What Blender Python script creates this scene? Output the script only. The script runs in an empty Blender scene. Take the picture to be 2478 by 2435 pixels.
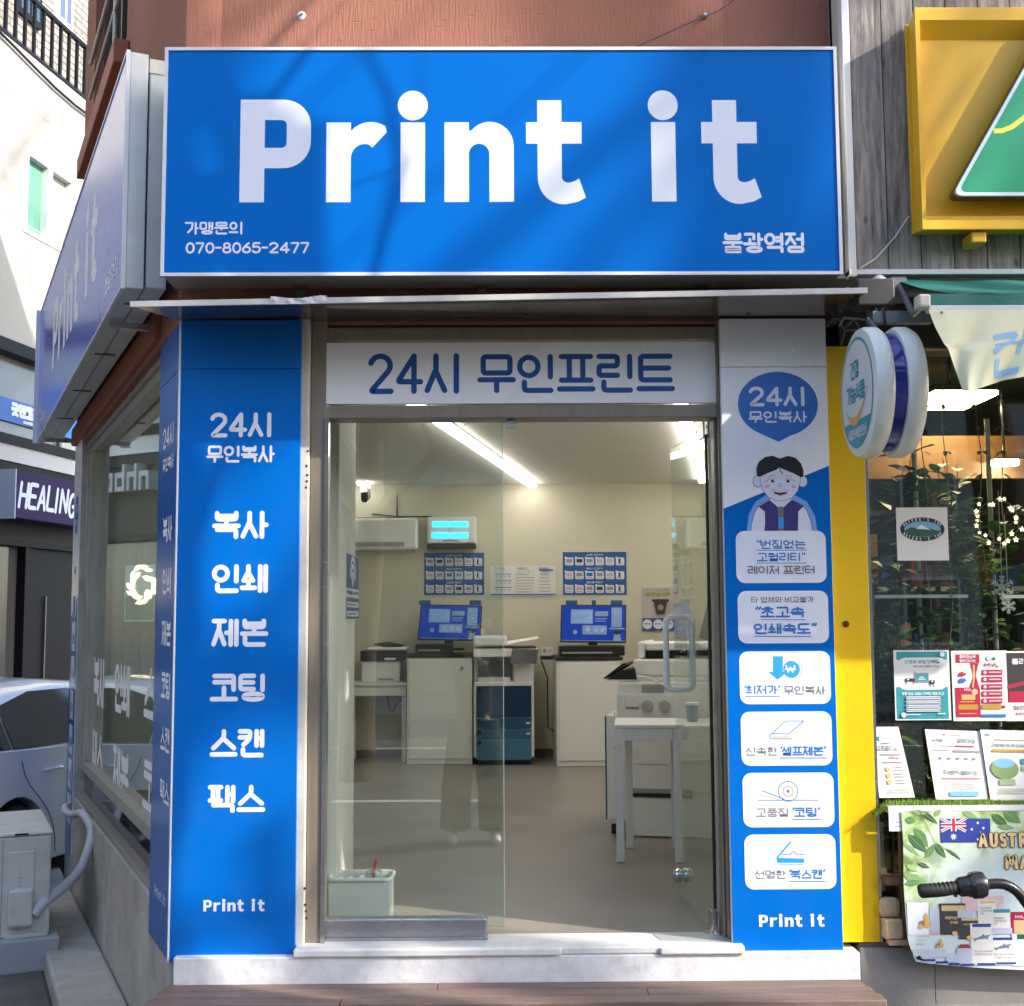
import bpy, bmesh, math, random
from mathutils import Vector, Matrix, Euler
R = math.radians
random.seed(7)
scene = bpy.context.scene
COL = scene.collection

# ---------------------------------------------------------------- camera
W0, H0, F0 = 2478.0, 2435.0, 3000.0
CAM = Vector((0.0, -5.08, 1.28))
YAW, PITCH, ROLL = 0.55, 5.31, 0.30
CM = (Matrix.Rotation(R(-YAW), 4, 'Z') @ Matrix.Rotation(R(90 + PITCH), 4, 'X') @ Matrix.Rotation(R(-ROLL), 4, 'Z'))
cd = bpy.data.cameras.new('camera'); cam = bpy.data.objects.new('camera', cd); COL.objects.link(cam)
cam.matrix_world = Matrix.Translation(CAM) @ CM
cd.sensor_fit = 'HORIZONTAL'; cd.sensor_width = 36.0; cd.lens = 36.0 * F0 / W0
cd.clip_start = 0.05; cd.clip_end = 400
scene.camera = cam

# ---------------------------------------------------------------- light
SUN_AZ, SUN_EL = 63.0, 32.0          # azimuth to the right of the facade normal
sv = Vector((math.sin(R(SUN_AZ)) * math.cos(R(SUN_EL)), -math.cos(R(SUN_AZ)) * math.cos(R(SUN_EL)), math.sin(R(SUN_EL))))
world = bpy.data.worlds.new('World'); scene.world = world; world.use_nodes = True
wn = world.node_tree.nodes; wl = world.node_tree.links
sky = wn.new('ShaderNodeTexSky'); sky.sky_type = 'NISHITA'; sky.sun_disc = False
sky.sun_elevation = R(SUN_EL); sky.sun_rotation = math.atan2(sv.x, sv.y)
sky.air_density = 1.0; sky.dust_density = 1.5; sky.ozone_density = 1.0
bgn = wn['Background']; bgn.inputs['Strength'].default_value = 0.15
wl.new(sky.outputs[0], bgn.inputs['Color'])
sd = bpy.data.lights.new('sun', 'SUN'); sd.energy = 2.1; sd.angle = R(0.53); sd.color = (1.0, 0.93, 0.82)
so = bpy.data.objects.new('sun', sd); COL.objects.link(so)
so.rotation_euler = sv.to_track_quat('Z', 'Y').to_euler(); so.location = (8, -6, 12)
vs = scene.view_settings; vs.view_transform = 'Standard'; vs.look = 'None'; vs.exposure = 1.85; vs.gamma = 1.0
vs.use_curve_mapping = False
cy = scene.cycles
cy.use_denoising = True; cy.max_bounces = 10; cy.transparent_max_bounces = 24; cy.glossy_bounces = 5
cy.diffuse_bounces = 4; cy.transmission_bounces = 8; cy.caustics_reflective = False; cy.caustics_refractive = False
cy.sample_clamp_indirect = 6.0

# ---------------------------------------------------------------- measuring helpers (pixels of the 2478x2435 photograph to points of the place)
def ray(px, py):
    d = Vector(((px - W0 / 2) / F0, -(py - H0 / 2) / F0, -1.0))
    return (CM.to_3x3() @ d).normalized()
def at(px, py, Y):
    r = ray(px, py); t = (Y - CAM.y) / r.y
    return CAM + r * t
def atz(px, py, z):
    r = ray(px, py); t = (z - CAM.z) / r.z
    return CAM + r * t
def X(px, Y, py=1490): return at(px, py, Y).x
def Z(py, Y, px=1187): return at(px, py, Y).z

class Plane:
    """A flat face of the place: local a runs right, b up, c towards the viewer."""
    def __init__(s, o, ax, ay=(0, 0, 1)):
        s.o = Vector(o); s.ax = Vector(ax).normalized(); s.ay = Vector(ay).normalized()
        s.n = s.ax.cross(s.ay).normalized()
        s.M = Matrix(((s.ax.x, s.ay.x, s.n.x, s.o.x), (s.ax.y, s.ay.y, s.n.y, s.o.y), (s.ax.z, s.ay.z, s.n.z, s.o.z), (0, 0, 0, 1)))
    def px(s, x, y):
        r = ray(x, y); t = (s.o - CAM).dot(s.n) / r.dot(s.n)
        p = CAM + r * t - s.o
        return (p.dot(s.ax), p.dot(s.ay))
    def w(s, a, b, c=0.0): return s.o + s.ax * a + s.ay * b + s.n * c
    def off(s, c): return Plane(s.o + s.n * c, s.ax, s.ay)
def front(Y): return Plane((0, Y, 0), (1, 0, 0))

# side wall of the shop: runs back and to the left from the corner
SPHI = R(24.2)
SU = Vector((-math.sin(SPHI), math.cos(SPHI), 0)); SN = Vector((-math.cos(SPHI), -math.sin(SPHI), 0))
CORNER = Vector((X(423, -0.06), -0.06, 0))
def side(out=0.0): return Plane(CORNER + SN * out, -SU)
def sw(s, out, z): return CORNER + SU * s + SN * out + Vector((0, 0, z))

# ---------------------------------------------------------------- materials
def nodes_of(name):
    m = bpy.data.materials.new(name); m.use_nodes = True
    nt = m.node_tree; b = nt.nodes['Principled BSDF']
    return m, nt, b
def lin(c):
    f = lambda v: v / 12.92 if v <= 0.04045 else ((v + 0.055) / 1.055) ** 2.4
    if isinstance(c, str): c = [int(c[i:i + 2], 16) / 255 for i in (0, 2, 4)]
    return tuple(f(v) for v in c)
def mat(name, col, rough=0.5, metal=0.0, var=0.06, scale=3.0, bump=0.0, bscale=40.0, stretch=(1, 1, 1), dirt=0.0, dirtcol=(0.12, 0.1, 0.08), dscale=4.0, coat=0.0, spec=0.5, emit=0.0, rvar=0.08, trans=0.0):
    m, nt, b = nodes_of(name)
    N, L = nt.nodes, nt.links
    g = N.new('ShaderNodeNewGeometry'); mp = N.new('ShaderNodeMapping'); L.new(g.outputs['Position'], mp.inputs['Vector'])
    mp.inputs['Scale'].default_value = stretch
    n1 = N.new('ShaderNodeTexNoise'); n1.inputs['Scale'].default_value = scale; n1.inputs['Detail'].default_value = 6
    n1.inputs['Roughness'].default_value = 0.6
    L.new(mp.outputs[0], n1.inputs['Vector'])
    mx = N.new('ShaderNodeMix'); mx.data_type = 'RGBA'
    mx.inputs['A'].default_value = (*[c * (1 - var * 1.6) for c in col], 1)
    mx.inputs['B'].default_value = (*[min(1, c * (1 + var * 1.6)) for c in col], 1)
    L.new(n1.outputs['Fac'], mx.inputs['Factor'])
    out = mx.outputs['Result']
    if dirt > 0:
        n2 = N.new('ShaderNodeTexNoise'); n2.inputs['Scale'].default_value = dscale; n2.inputs['Detail'].default_value = 9
        n2.inputs['Roughness'].default_value = 0.7
        L.new(mp.outputs[0], n2.inputs['Vector'])
        cr = N.new('ShaderNodeValToRGB'); cr.color_ramp.elements[0].position = 0.45; cr.color_ramp.elements[1].position = 0.75
        cr.color_ramp.elements[1].color = (dirt, dirt, dirt, 1)
        L.new(n2.outputs['Fac'], cr.inputs[0])
        m2 = N.new('ShaderNodeMix'); m2.data_type = 'RGBA'; m2.inputs['B'].default_value = (*dirtcol, 1)
        L.new(out, m2.inputs['A']); L.new(cr.outputs[0], m2.inputs['Factor']); out = m2.outputs['Result']
    L.new(out, b.inputs['Base Color'])
    mr = N.new('ShaderNodeMapRange'); mr.inputs['To Min'].default_value = max(0.02, rough - rvar); mr.inputs['To Max'].default_value = min(1, rough + rvar)
    L.new(n1.outputs['Fac'], mr.inputs['Value']); L.new(mr.outputs[0], b.inputs['Roughness'])
    b.inputs['Metallic'].default_value = metal; b.inputs['Coat Weight'].default_value = coat; b.inputs['Coat Roughness'].default_value = 0.06
    b.inputs['Specular IOR Level'].default_value = spec
    if emit: b.inputs['Emission Color'].default_value = (*col, 1); b.inputs['Emission Strength'].default_value = emit
    if bump:
        n3 = N.new('ShaderNodeTexNoise'); n3.inputs['Scale'].default_value = bscale; n3.inputs['Detail'].default_value = 6
        L.new(mp.outputs[0], n3.inputs['Vector'])
        bp = N.new('ShaderNodeBump'); bp.inputs['Strength'].default_value = bump; bp.inputs['Distance'].default_value = 0.01
        L.new(n3.outputs['Fac'], bp.inputs['Height']); L.new(bp.outputs[0], b.inputs['Normal'])
    return m
def glass_mat(name, tint=(0.93, 0.97, 0.94), r0=0.05, rough=0.0, power=5.0, top=0.9):
    m, nt, b = nodes_of(name); N, L = nt.nodes, nt.links
    N.remove(b); o = N['Material Output']
    lw = N.new('ShaderNodeLayerWeight'); lw.inputs['Blend'].default_value = 0.5
    pw = N.new('ShaderNodeMath'); pw.operation = 'POWER'; pw.inputs[1].default_value = power; L.new(lw.outputs['Facing'], pw.inputs[0])
    ma = N.new('ShaderNodeMath'); ma.operation = 'MULTIPLY_ADD'; ma.inputs[1].default_value = top - r0; ma.inputs[2].default_value = r0
    L.new(pw.outputs[0], ma.inputs[0])
    tr = N.new('ShaderNodeBsdfTransparent'); tr.inputs[0].default_value = (*tint, 1)
    gl = N.new('ShaderNodeBsdfGlossy'); gl.inputs['Roughness'].default_value = rough; gl.inputs['Color'].default_value = (0.95, 1, 0.98, 1)
    mx = N.new('ShaderNodeMixShader'); L.new(ma.outputs[0], mx.inputs[0]); L.new(tr.outputs[0], mx.inputs[1]); L.new(gl.outputs[0], mx.inputs[2])
    L.new(mx.outputs[0], o.inputs['Surface'])
    return m
def glow_mat(name, col, strength):
    m, nt, b = nodes_of(name); b.inputs['Base Color'].default_value = (*col, 1)
    b.inputs['Emission Color'].default_value = (*col, 1); b.inputs['Emission Strength'].default_value = strength
    return m

# ---------------------------------------------------------------- objects
WL = {}
def put(o, parent, loc):
    COL.objects.link(o)
    if parent is not None:
        o.parent = parent; o.location = Vector(loc) - WL[parent.name]
    else: o.location = loc
    WL[o.name] = Vector(loc)
    return o
def tag(o, label=None, cat=None, group=None, kind=None):
    if label: o['label'] = label
    if cat: o['category'] = cat
    if group: o['group'] = group
    if kind: o['kind'] = kind
    return o
def thing(name, label, cat, loc, group=None):
    o = bpy.data.objects.new(name, None); o.empty_display_size = 0.1
    put(o, None, Vector(loc)); return tag(o, label, cat, group)
def copy_tree(o, delta, parent=None, label=None):
    c = o.copy(); COL.objects.link(c)
    if parent is None: c.location = o.location + Vector(delta)
    else: c.parent = parent
    WL[c.name] = WL[o.name] + Vector(delta)
    if label: c['label'] = label
    for ch in list(o.children): copy_tree(ch, delta, c)
    return c

class B:
    """collects geometry in world space, then links it as one mesh object"""
    def __init__(s): s.v = []; s.f = []; s.m = []; s.sm = []
    def add(s, vs, fs, mi=0, smooth=False):
        k = len(s.v); s.v += [Vector(p) for p in vs]
        for f in fs: s.f.append([k + i for i in f]); s.m.append(mi); s.sm.append(smooth)
        return s
    def box(s, x0, x1, y0, y1, z0, z1, M=None, mi=0):
        vs = [Vector((x, y, z)) for z in (z0, z1) for y in (y0, y1) for x in (x0, x1)]
        if M is not None: vs = [M @ p for p in vs]
        return s.add(vs, [(0, 2, 3, 1), (4, 5, 7, 6), (0, 1, 5, 4), (2, 6, 7, 3), (0, 4, 6, 2), (1, 3, 7, 5)], mi)
    def poly(s, pts, mi=0): return s.add(pts, [list(range(len(pts)))], mi)
    def prism(s, pts, vec, mi=0):
        n = len(pts); vec = Vector(vec); q = [Vector(p) + vec for p in pts]
        s.add(list(pts) + q, [list(range(n))[::-1], list(range(n, 2 * n))] + [(i, (i + 1) % n, n + (i + 1) % n, n + i) for i in range(n)], mi)
        return s
    def tube(s, pts, r, n=8, mi=0, closed=False):
        pts = [Vector(p) for p in pts]; rings = []; k = len(pts); up = Vector((0.13, 0.21, 0.97))
        rr = r if isinstance(r, (list, tuple)) else [r] * k
        prev = None
        for i, p in enumerate(pts):
            a = pts[(i - 1) % k] if (closed or i > 0) else p; b = pts[(i + 1) % k] if (closed or i < k - 1) else p
            t = (b - a)
            t = t.normalized() if t.length > 1e-9 else Vector((0, 0, 1))
            u = prev - t * prev.dot(t) if prev is not None else t.cross(up)
            if u.length < 1e-4: u = t.orthogonal()
            u.normalize(); w = t.cross(u); prev = u
            rings.append([p + (u * math.cos(2 * math.pi * j / n) + w * math.sin(2 * math.pi * j / n)) * rr[i] for j in range(n)])
        vs = [q for rg in rings for q in rg]; fs = []
        for i in range(k if closed else k - 1):
            i2 = (i + 1) % k
            for j in range(n): fs.append((i * n + j, i * n + (j + 1) % n, i2 * n + (j + 1) % n, i2 * n + j))
        if not closed: fs += [tuple(range(n))[::-1], tuple(range((k - 1) * n, k * n))]
        return s.add(vs, fs, mi, True)
    def cyl(s, p0, p1, r0, r1=None, n=16, mi=0):
        return s.tube([p0, p1], [r0, r0 if r1 is None else r1], n, mi)
    def lathe(s, prof, o, ax=(0, 0, 1), n=24, mi=0, sx=1.0):
        """prof: (radius, height) pairs round axis ax from o"""
        ax = Vector(ax).normalized(); u = ax.orthogonal().normalized(); w = ax.cross(u); o = Vector(o); vs = []; fs = []
        for r, h in prof:
            for j in range(n):
                a = 2 * math.pi * j / n; vs.append(o + ax * h + (u * math.cos(a) * sx + w * math.sin(a)) * r)
        for i in range(len(prof) - 1):
            for j in range(n): fs.append((i * n + j, i * n + (j + 1) % n, (i + 1) * n + (j + 1) % n, (i + 1) * n + j))
        fs += [tuple(range(n))[::-1], tuple(range((len(prof) - 1) * n, len(prof) * n))]
        return s.add(vs, fs, mi, True)
    def grid(s, f, nu, nv, mi=0, smooth=True):
        vs = [f(i / nu, j / nv) for j in range(nv + 1) for i in range(nu + 1)]
        return s.add(vs, [(j * (nu + 1) + i, j * (nu + 1) + i + 1, (j + 1) * (nu + 1) + i + 1, (j + 1) * (nu + 1) + i) for j in range(nv) for i in range(nu)], mi, smooth)
    def build(s, name, mats, parent=None, bev=0.0, seg=2, recalc=True, label=None, kind=None, loc=None):
        me = bpy.data.meshes.new(name)
        lo = Vector((min(p.x for p in s.v), min(p.y for p in s.v), min(p.z for p in s.v)))
        hi = Vector((max(p.x for p in s.v), max(p.y for p in s.v), max(p.z for p in s.v)))
        c = Vector(((lo.x + hi.x) / 2, (lo.y + hi.y) / 2, lo.z)) if loc is None else Vector(loc)
        me.from_pydata([p - c for p in s.v], [], s.f)
        if not isinstance(mats, (list, tuple)): mats = [mats]
        for m in mats: me.materials.append(m)
        for i, p in enumerate(me.polygons): p.material_index = s.m[i]; p.use_smooth = s.sm[i]
        if recalc:
            bm = bmesh.new(); bm.from_mesh(me); bmesh.ops.recalc_face_normals(bm, faces=bm.faces)
            for e in bm.edges:
                if len(e.link_faces) == 2 and e.calc_face_angle(0) > R(40): e.smooth = False
            bm.to_mesh(me); bm.free()
        o = bpy.data.objects.new(name, me); put(o, parent, c)
        if bev:
            md = o.modifiers.new('bevel', 'BEVEL'); md.width = bev; md.segments = seg; md.limit_method = 'ANGLE'; md.angle_limit = R(40)
        if label or kind: tag(o, label, None, None, kind)
        return o

# ---------------------------------------------------------------- flat print: strokes, shapes and lettering as thin layers on a plane
def arc(cx, cy, rx, ry, a0, a1, n=14):
    return [(cx + rx * math.cos(R(a0 + (a1 - a0) * i / n)), cy + ry * math.sin(R(a0 + (a1 - a0) * i / n))) for i in range(n + 1)]
def rrect(x0, y0, x1, y1, r, n=5):
    return arc(x1 - r, y1 - r, r, r, 0, 90, n) + arc(x0 + r, y1 - r, r, r, 90, 180, n) + arc(x0 + r, y0 + r, r, r, 180, 270, n) + arc(x1 - r, y0 + r, r, r, 270, 360, n)
class Art:
    def __init__(s, plane, step=0.00003, base=0.0004):
        s.pl = plane; s.b = B(); s.k = base; s.step = step; s.mats = []
    def mi(s, m):
        if m not in s.mats: s.mats.append(m)
        return s.mats.index(m)
    def flat(s, pts, m, z=None):
        # counter-clockwise = facing the viewer
        A = sum(pts[i][0] * pts[(i + 1) % len(pts)][1] - pts[(i + 1) % len(pts)][0] * pts[i][1] for i in range(len(pts)))
        if A < 0: pts = pts[::-1]
        if z is None: z = s.k; s.k += s.step
        s.b.poly([s.pl.w(a, b, z) for a, b in pts], s.mi(m)); return s
    def rect(s, x0, y0, x1, y1, m, r=0): return s.flat(rrect(x0, y0, x1, y1, r) if r else [(x0, y0), (x1, y0), (x1, y1), (x0, y1)], m)
    def ell(s, cx, cy, rx, ry, m, n=28): return s.flat(arc(cx, cy, rx, ry, 0, 360 - 360 / n, n - 1), m)
    def pxflat(s, pts, m): return s.flat([s.pl.px(*p) for p in pts], m)
    def pxrect(s, x0, y0, x1, y1, m, r=0):
        a, b = s.pl.px(x0, y1); c, d = s.pl.px(x1, y0)
        return s.rect(min(a, c), min(b, d), max(a, c), max(b, d), m, r)
    def stroke(s, pts, w, m, cap='round', closed=False, corner=True, z=None):
        pts = [Vector(p) for p in pts]
        q = [pts[0]]
        for p in pts[1:]:
            if (p - q[-1]).length > 1e-6: q.append(p)
        pts = q
        if closed and (pts[0] - pts[-1]).length < 1e-6: pts.pop()
        if corner:   # round the sharp bends
            out = []; n = len(pts)
            for i, p in enumerate(pts):
                if not closed and i in (0, n - 1): out.append(p); continue
                a = pts[(i - 1) % n] - p; b = pts[(i + 1) % n] - p; ang = a.angle(b, 0) if a.length and b.length else math.pi
                if ang > R(150): out.append(p); continue
                d = min(w * 0.55, a.length * 0.45, b.length * 0.45); a = p + a.normalized() * d; b = p + b.normalized() * d
                for t in (0, .25, .5, .75, 1): out.append(a * (1 - t) ** 2 + p * 2 * t * (1 - t) + b * t * t)
            pts = out
        n = len(pts); Lf = []; Rt = []; h = w / 2
        for i, p in enumerate(pts):
            a = pts[i - 1] if (closed or i) else None; b = pts[(i + 1) % n] if (closed or i < n - 1) else None
            d1 = (p - a).normalized() if a is not None else None; d2 = (b - p).normalized() if b is not None else None
            if d1 is None: d1 = d2
            if d2 is None: d2 = d1
            n1 = Vector((-d1.y, d1.x)); n2 = Vector((-d2.y, d2.x)); mm = n1 + n2
            mm = n1 if mm.length < 1e-5 else mm.normalized()
            c = max(0.5, mm.dot(n1)); Lf.append(p + mm * h / c); Rt.append(p - mm * h / c)
        if z is None: z = s.k; s.k += s.step
        vs = [s.pl.w(q.x, q.y, z) for pr in zip(Lf, Rt) for q in pr]; fs = []
        for i in range(n if closed else n - 1):
            j = (i + 1) % n; fs.append((2 * i + 1, 2 * j + 1, 2 * j, 2 * i))
        s.b.add(vs, fs, s.mi(m))
        if cap == 'round' and not closed:
            for p, l, rt, q in ((pts[0], Lf[0], Rt[0], pts[1]), (pts[-1], Rt[-1], Lf[-1], pts[-2])):
                d = (l - p); pt = []
                for i in range(7):
                    a = math.pi * i / 6; pt.append(p + Vector((d.x * math.cos(a) - d.y * math.sin(a), d.x * math.sin(a) + d.y * math.cos(a))))
                s.b.poly([s.pl.w(t.x, t.y, z) for t in pt], s.mi(m))
        return s
    def pxstroke(s, pts, wpx, m, **k):
        q = [s.pl.px(*p) for p in pts]; a = s.pl.px(pts[0][0], pts[0][1]); b = s.pl.px(pts[0][0], pts[0][1] + 100)
        return s.stroke(q, wpx * abs(b[1] - a[1]) / 100, m, **k)
    def text(s, t, x0, y0, x1, y1, w, m):
        """letters in strokes, fitted to the box"""
        lay, wt = layout(t); h = w / 2
        for pts, closed in lay:
            q = [(x0 + h + (x1 - x0 - w) * px / wt, y0 + h + (y1 - y0 - w) * py) for px, py in pts]
            s.stroke(q, w, m, closed=closed)
        return s
    def pxtext(s, t, x0, y0, x1, y1, wr, m):
        """box in photo pixels (left, top, right, bottom); wr = stroke / height"""
        a, b = s.pl.px(x0, y1); c, d = s.pl.px(x1, y0)
        return s.text(t, a, b, c, d, abs(d - b) * wr, m)
    def build(s, name, parent=None, label=None, kind=None): return s.b.build(name, s.mats, parent, recalc=False, label=label, kind=kind)

# --- Hangul from its jamo
CHO = 'ㄱㄲㄴㄷㄸㄹㅁㅂㅃㅅㅆㅇㅈㅉㅊㅋㅌㅍㅎ'
JUNG = 'ㅏㅐㅑㅒㅓㅔㅕㅖㅗㅘㅙㅚㅛㅜㅝㅞㅟㅠㅡㅢㅣ'
JONG = ['', 'ㄱ', 'ㄲ', 'ㄳ', 'ㄴ', 'ㄵ', 'ㄶ', 'ㄷ', 'ㄹ', 'ㄺ', 'ㄻ', 'ㄼ', 'ㄽ', 'ㄾ', 'ㄿ', 'ㅀ', 'ㅁ', 'ㅂ', 'ㅄ', 'ㅅ', 'ㅆ', 'ㅇ', 'ㅈ', 'ㅊ', 'ㅋ', 'ㅌ', 'ㅍ', 'ㅎ']
RING = (arc(.5, .5, .5, .5, 90, 435, 23), True)
def jamo(c, tall=False):
    g = [(0, 1), (1, 1), (.9, .4), (.35, 0)] if tall else [(0, 1), (1, 1), (1, 0)]
    return {
        'ㄱ': [(g, False)], 'ㄴ': [([(0, 1), (0, 0), (1, 0)], False)],
        'ㄷ': [([(1, 1), (0, 1), (0, 0), (1, 0)], False)], 'ㄹ': [([(0, 1), (1, 1), (1, .5), (0, .5), (0, 0), (1, 0)], False)],
        'ㅁ': [([(0, 0), (1, 0), (1, 1), (0, 1)], True)], 'ㅂ': [([(0, 1), (0, 0), (1, 0), (1, 1)], False), ([(0, .52), (1, .52)], False)],
        'ㅅ': [([(.5, 1), (.5, .62), (0, 0)], False), ([(.5, .55), (1, 0)], False)], 'ㅇ': [RING],
        'ㅈ': [([(0, 1), (1, 1)], False), ([(.5, 1), (.5, .7), (0, 0)], False), ([(.5, .6), (1, 0)], False)],
        'ㅊ': [([(.3, 1.0), (.7, 1.0)], False), ([(0, .72), (1, .72)], False), ([(.5, .72), (.5, .5), (0, 0)], False), ([(.5, .45), (1, 0)], False)],
        'ㅋ': [(g, False), ([(0, .55), (.95, .55)], False)],
        'ㅌ': [([(1, 1), (0, 1), (0, 0), (1, 0)], False), ([(0, .5), (.95, .5)], False)],
        'ㅍ': [([(0, 1), (1, 1)], False), ([(0, 0), (1, 0)], False), ([(.27, 1), (.27, 0)], False), ([(.73, 1), (.73, 0)], False)],
        'ㅎ': [([(.3, 1), (.7, 1)], False), ([(0, .76), (1, .76)], False), (arc(.5, .27, .38, .27, 90, 435, 20), True)],
    }.get(c, [])
def box_in(sh, x0, y0, x1, y1): return [([(x0 + (x1 - x0) * a, y0 + (y1 - y0) * b) for a, b in p], c) for p, c in sh]
def cons(c, x0, y0, x1, y1, tall=False):
    dbl = {'ㄲ': 'ㄱㄱ', 'ㄸ': 'ㄷㄷ', 'ㅃ': 'ㅂㅂ', 'ㅆ': 'ㅅㅅ', 'ㅉ': 'ㅈㅈ', 'ㅄ': 'ㅂㅅ', 'ㄳ': 'ㄱㅅ', 'ㄺ': 'ㄹㄱ'}.get(c)
    if dbl:
        m = (x0 + x1) / 2; g = (x1 - x0) * .09
        return cons(dbl[0], x0, y0, m - g, y1, tall) + cons(dbl[1], m + g, y0, x1, y1, tall)
    return box_in(jamo(c, tall), x0, y0, x1, y1)
def vvert(v, y0, y1, x0, x1):
    """vertical vowels in the column x0..x1"""
    m = (y0 + y1) / 2; q = (y1 - y0); out = []
    ln = lambda a, b: out.append(([a, b], False))
    if v == 'ㅣ': ln((x1 - .04, y1), (x1 - .04, y0))
    if v in 'ㅏㅑ':
        xx = x0 + (x1 - x0) * .35; ln((xx, y1), (xx, y0))
        for yy in ((m,) if v == 'ㅏ' else (m + .17 * q, m - .17 * q)): ln((xx, yy), (x1 + .02, yy))
    if v in 'ㅓㅕ':
        ln((x1 - .03, y1), (x1 - .03, y0))
        for yy in ((m,) if v == 'ㅓ' else (m + .17 * q, m - .17 * q)): ln((x0 - .02, yy), (x1 - .03, yy))
    if v in 'ㅐㅒㅔㅖ':
        a = x0 + (x1 - x0) * .30; b = x1 - .01; ln((a, y1), (a, y0)); ln((b, y1), (b, y0))
        ys = (m,) if v in 'ㅐㅔ' else (m + .15 * q, m - .15 * q)
        for yy in ys: ln((a, yy), (b, yy)) if v in 'ㅐㅒ' else ln((x0 - .08, yy), (a, yy))
    return out
def vhor(v, x0, x1, yb, yt):
    out = []; ln = lambda a, b: out.append(([a, b], False)); m = (x0 + x1) / 2; q = x1 - x0
    xs = {'ㅗ': (m,), 'ㅜ': (m,), 'ㅛ': (m - .2 * q, m + .2 * q), 'ㅠ': (m - .2 * q, m + .2 * q), 'ㅡ': ()}[v]
    if v in 'ㅗㅛ':
        ln((x0, yb), (x1, yb))
        for a in xs: ln((a, yb), (a, yt))
    elif v in 'ㅜㅠ':
        ln((x0, yt), (x1, yt))
        for a in xs: ln((a, yt), (a, yb))
    else: ln((x0, (yb + yt) / 2), (x1, (yb + yt) / 2))
    return out
def syllable(ch):
    k = ord(ch) - 0xAC00; c = CHO[k // 588]; v = JUNG[(k % 588) // 28]; j = JONG[k % 28]
    lo = .40 if j else 0.0; out = []
    if v in 'ㅏㅐㅑㅒㅓㅔㅕㅖㅣ':
        wide = .45 if v in 'ㅐㅒㅔㅖ' else .55
        if v in 'ㅓㅕ': wide -= .06
        cy0 = lo + (.04 if j else .12)
        if c in 'ㅅㅈㅊ' and not j: cy0 = .02
        out += cons(c, 0, cy0, wide, 1 if c not in 'ㅇ' else .98, tall=True)
        out += vvert(v, lo, 1, wide + .16, .96)
    elif v in 'ㅗㅛㅜㅠㅡ':
        if j:
            up = v in 'ㅗㅛ'
            out += cons(c, .1, .74, .9, 1); out += vhor(v, 0, 1, .46 if up else .38, .74 if up else .52)
            if v == 'ㅡ': pass
        else:
            if v == 'ㅡ': out += cons(c, .06, .30, .94, 1) ; out += vhor(v, 0, 1, .04, .04)
            elif v in 'ㅗㅛ': out += cons(c, .1, .42, .9, 1); out += vhor(v, 0, 1, .02, .42 if c not in 'ㄱㅋ' else .5)
            else: out += cons(c, .1, .52, .9, 1); out += vhor(v, 0, 1, 0, .32)
    else:
        hv, vv = {'ㅘ': 'ㅗㅏ', 'ㅙ': 'ㅗㅐ', 'ㅚ': 'ㅗㅣ', 'ㅝ': 'ㅜㅓ', 'ㅞ': 'ㅜㅔ', 'ㅟ': 'ㅜㅣ', 'ㅢ': 'ㅡㅣ'}[v]
        wide = .56 if vv not in 'ㅐㅔ' else .46
        yb = lo + (.04 if j else .12)
        out += cons(c, .04, yb + (.30 if not j else .28), wide - .04, 1)
        out += vhor(hv, -.02, wide + .04, yb, yb + (.26 if hv == 'ㅗ' else .16 if hv == 'ㅜ' else 0))
        out += vvert(vv, lo, 1, wide + .16, .96)
    if j:
        flat = v in 'ㅗㅛㅜㅠㅡ'
        jy = .24
        if flat: out += cons(j, .12, 0, .9, .30 if v in 'ㅗㅛㅡ' else .24)
        else: out += cons(j, .14, 0, .93, jy)
        if flat and v in 'ㅜㅠ': pass
    return out
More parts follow.
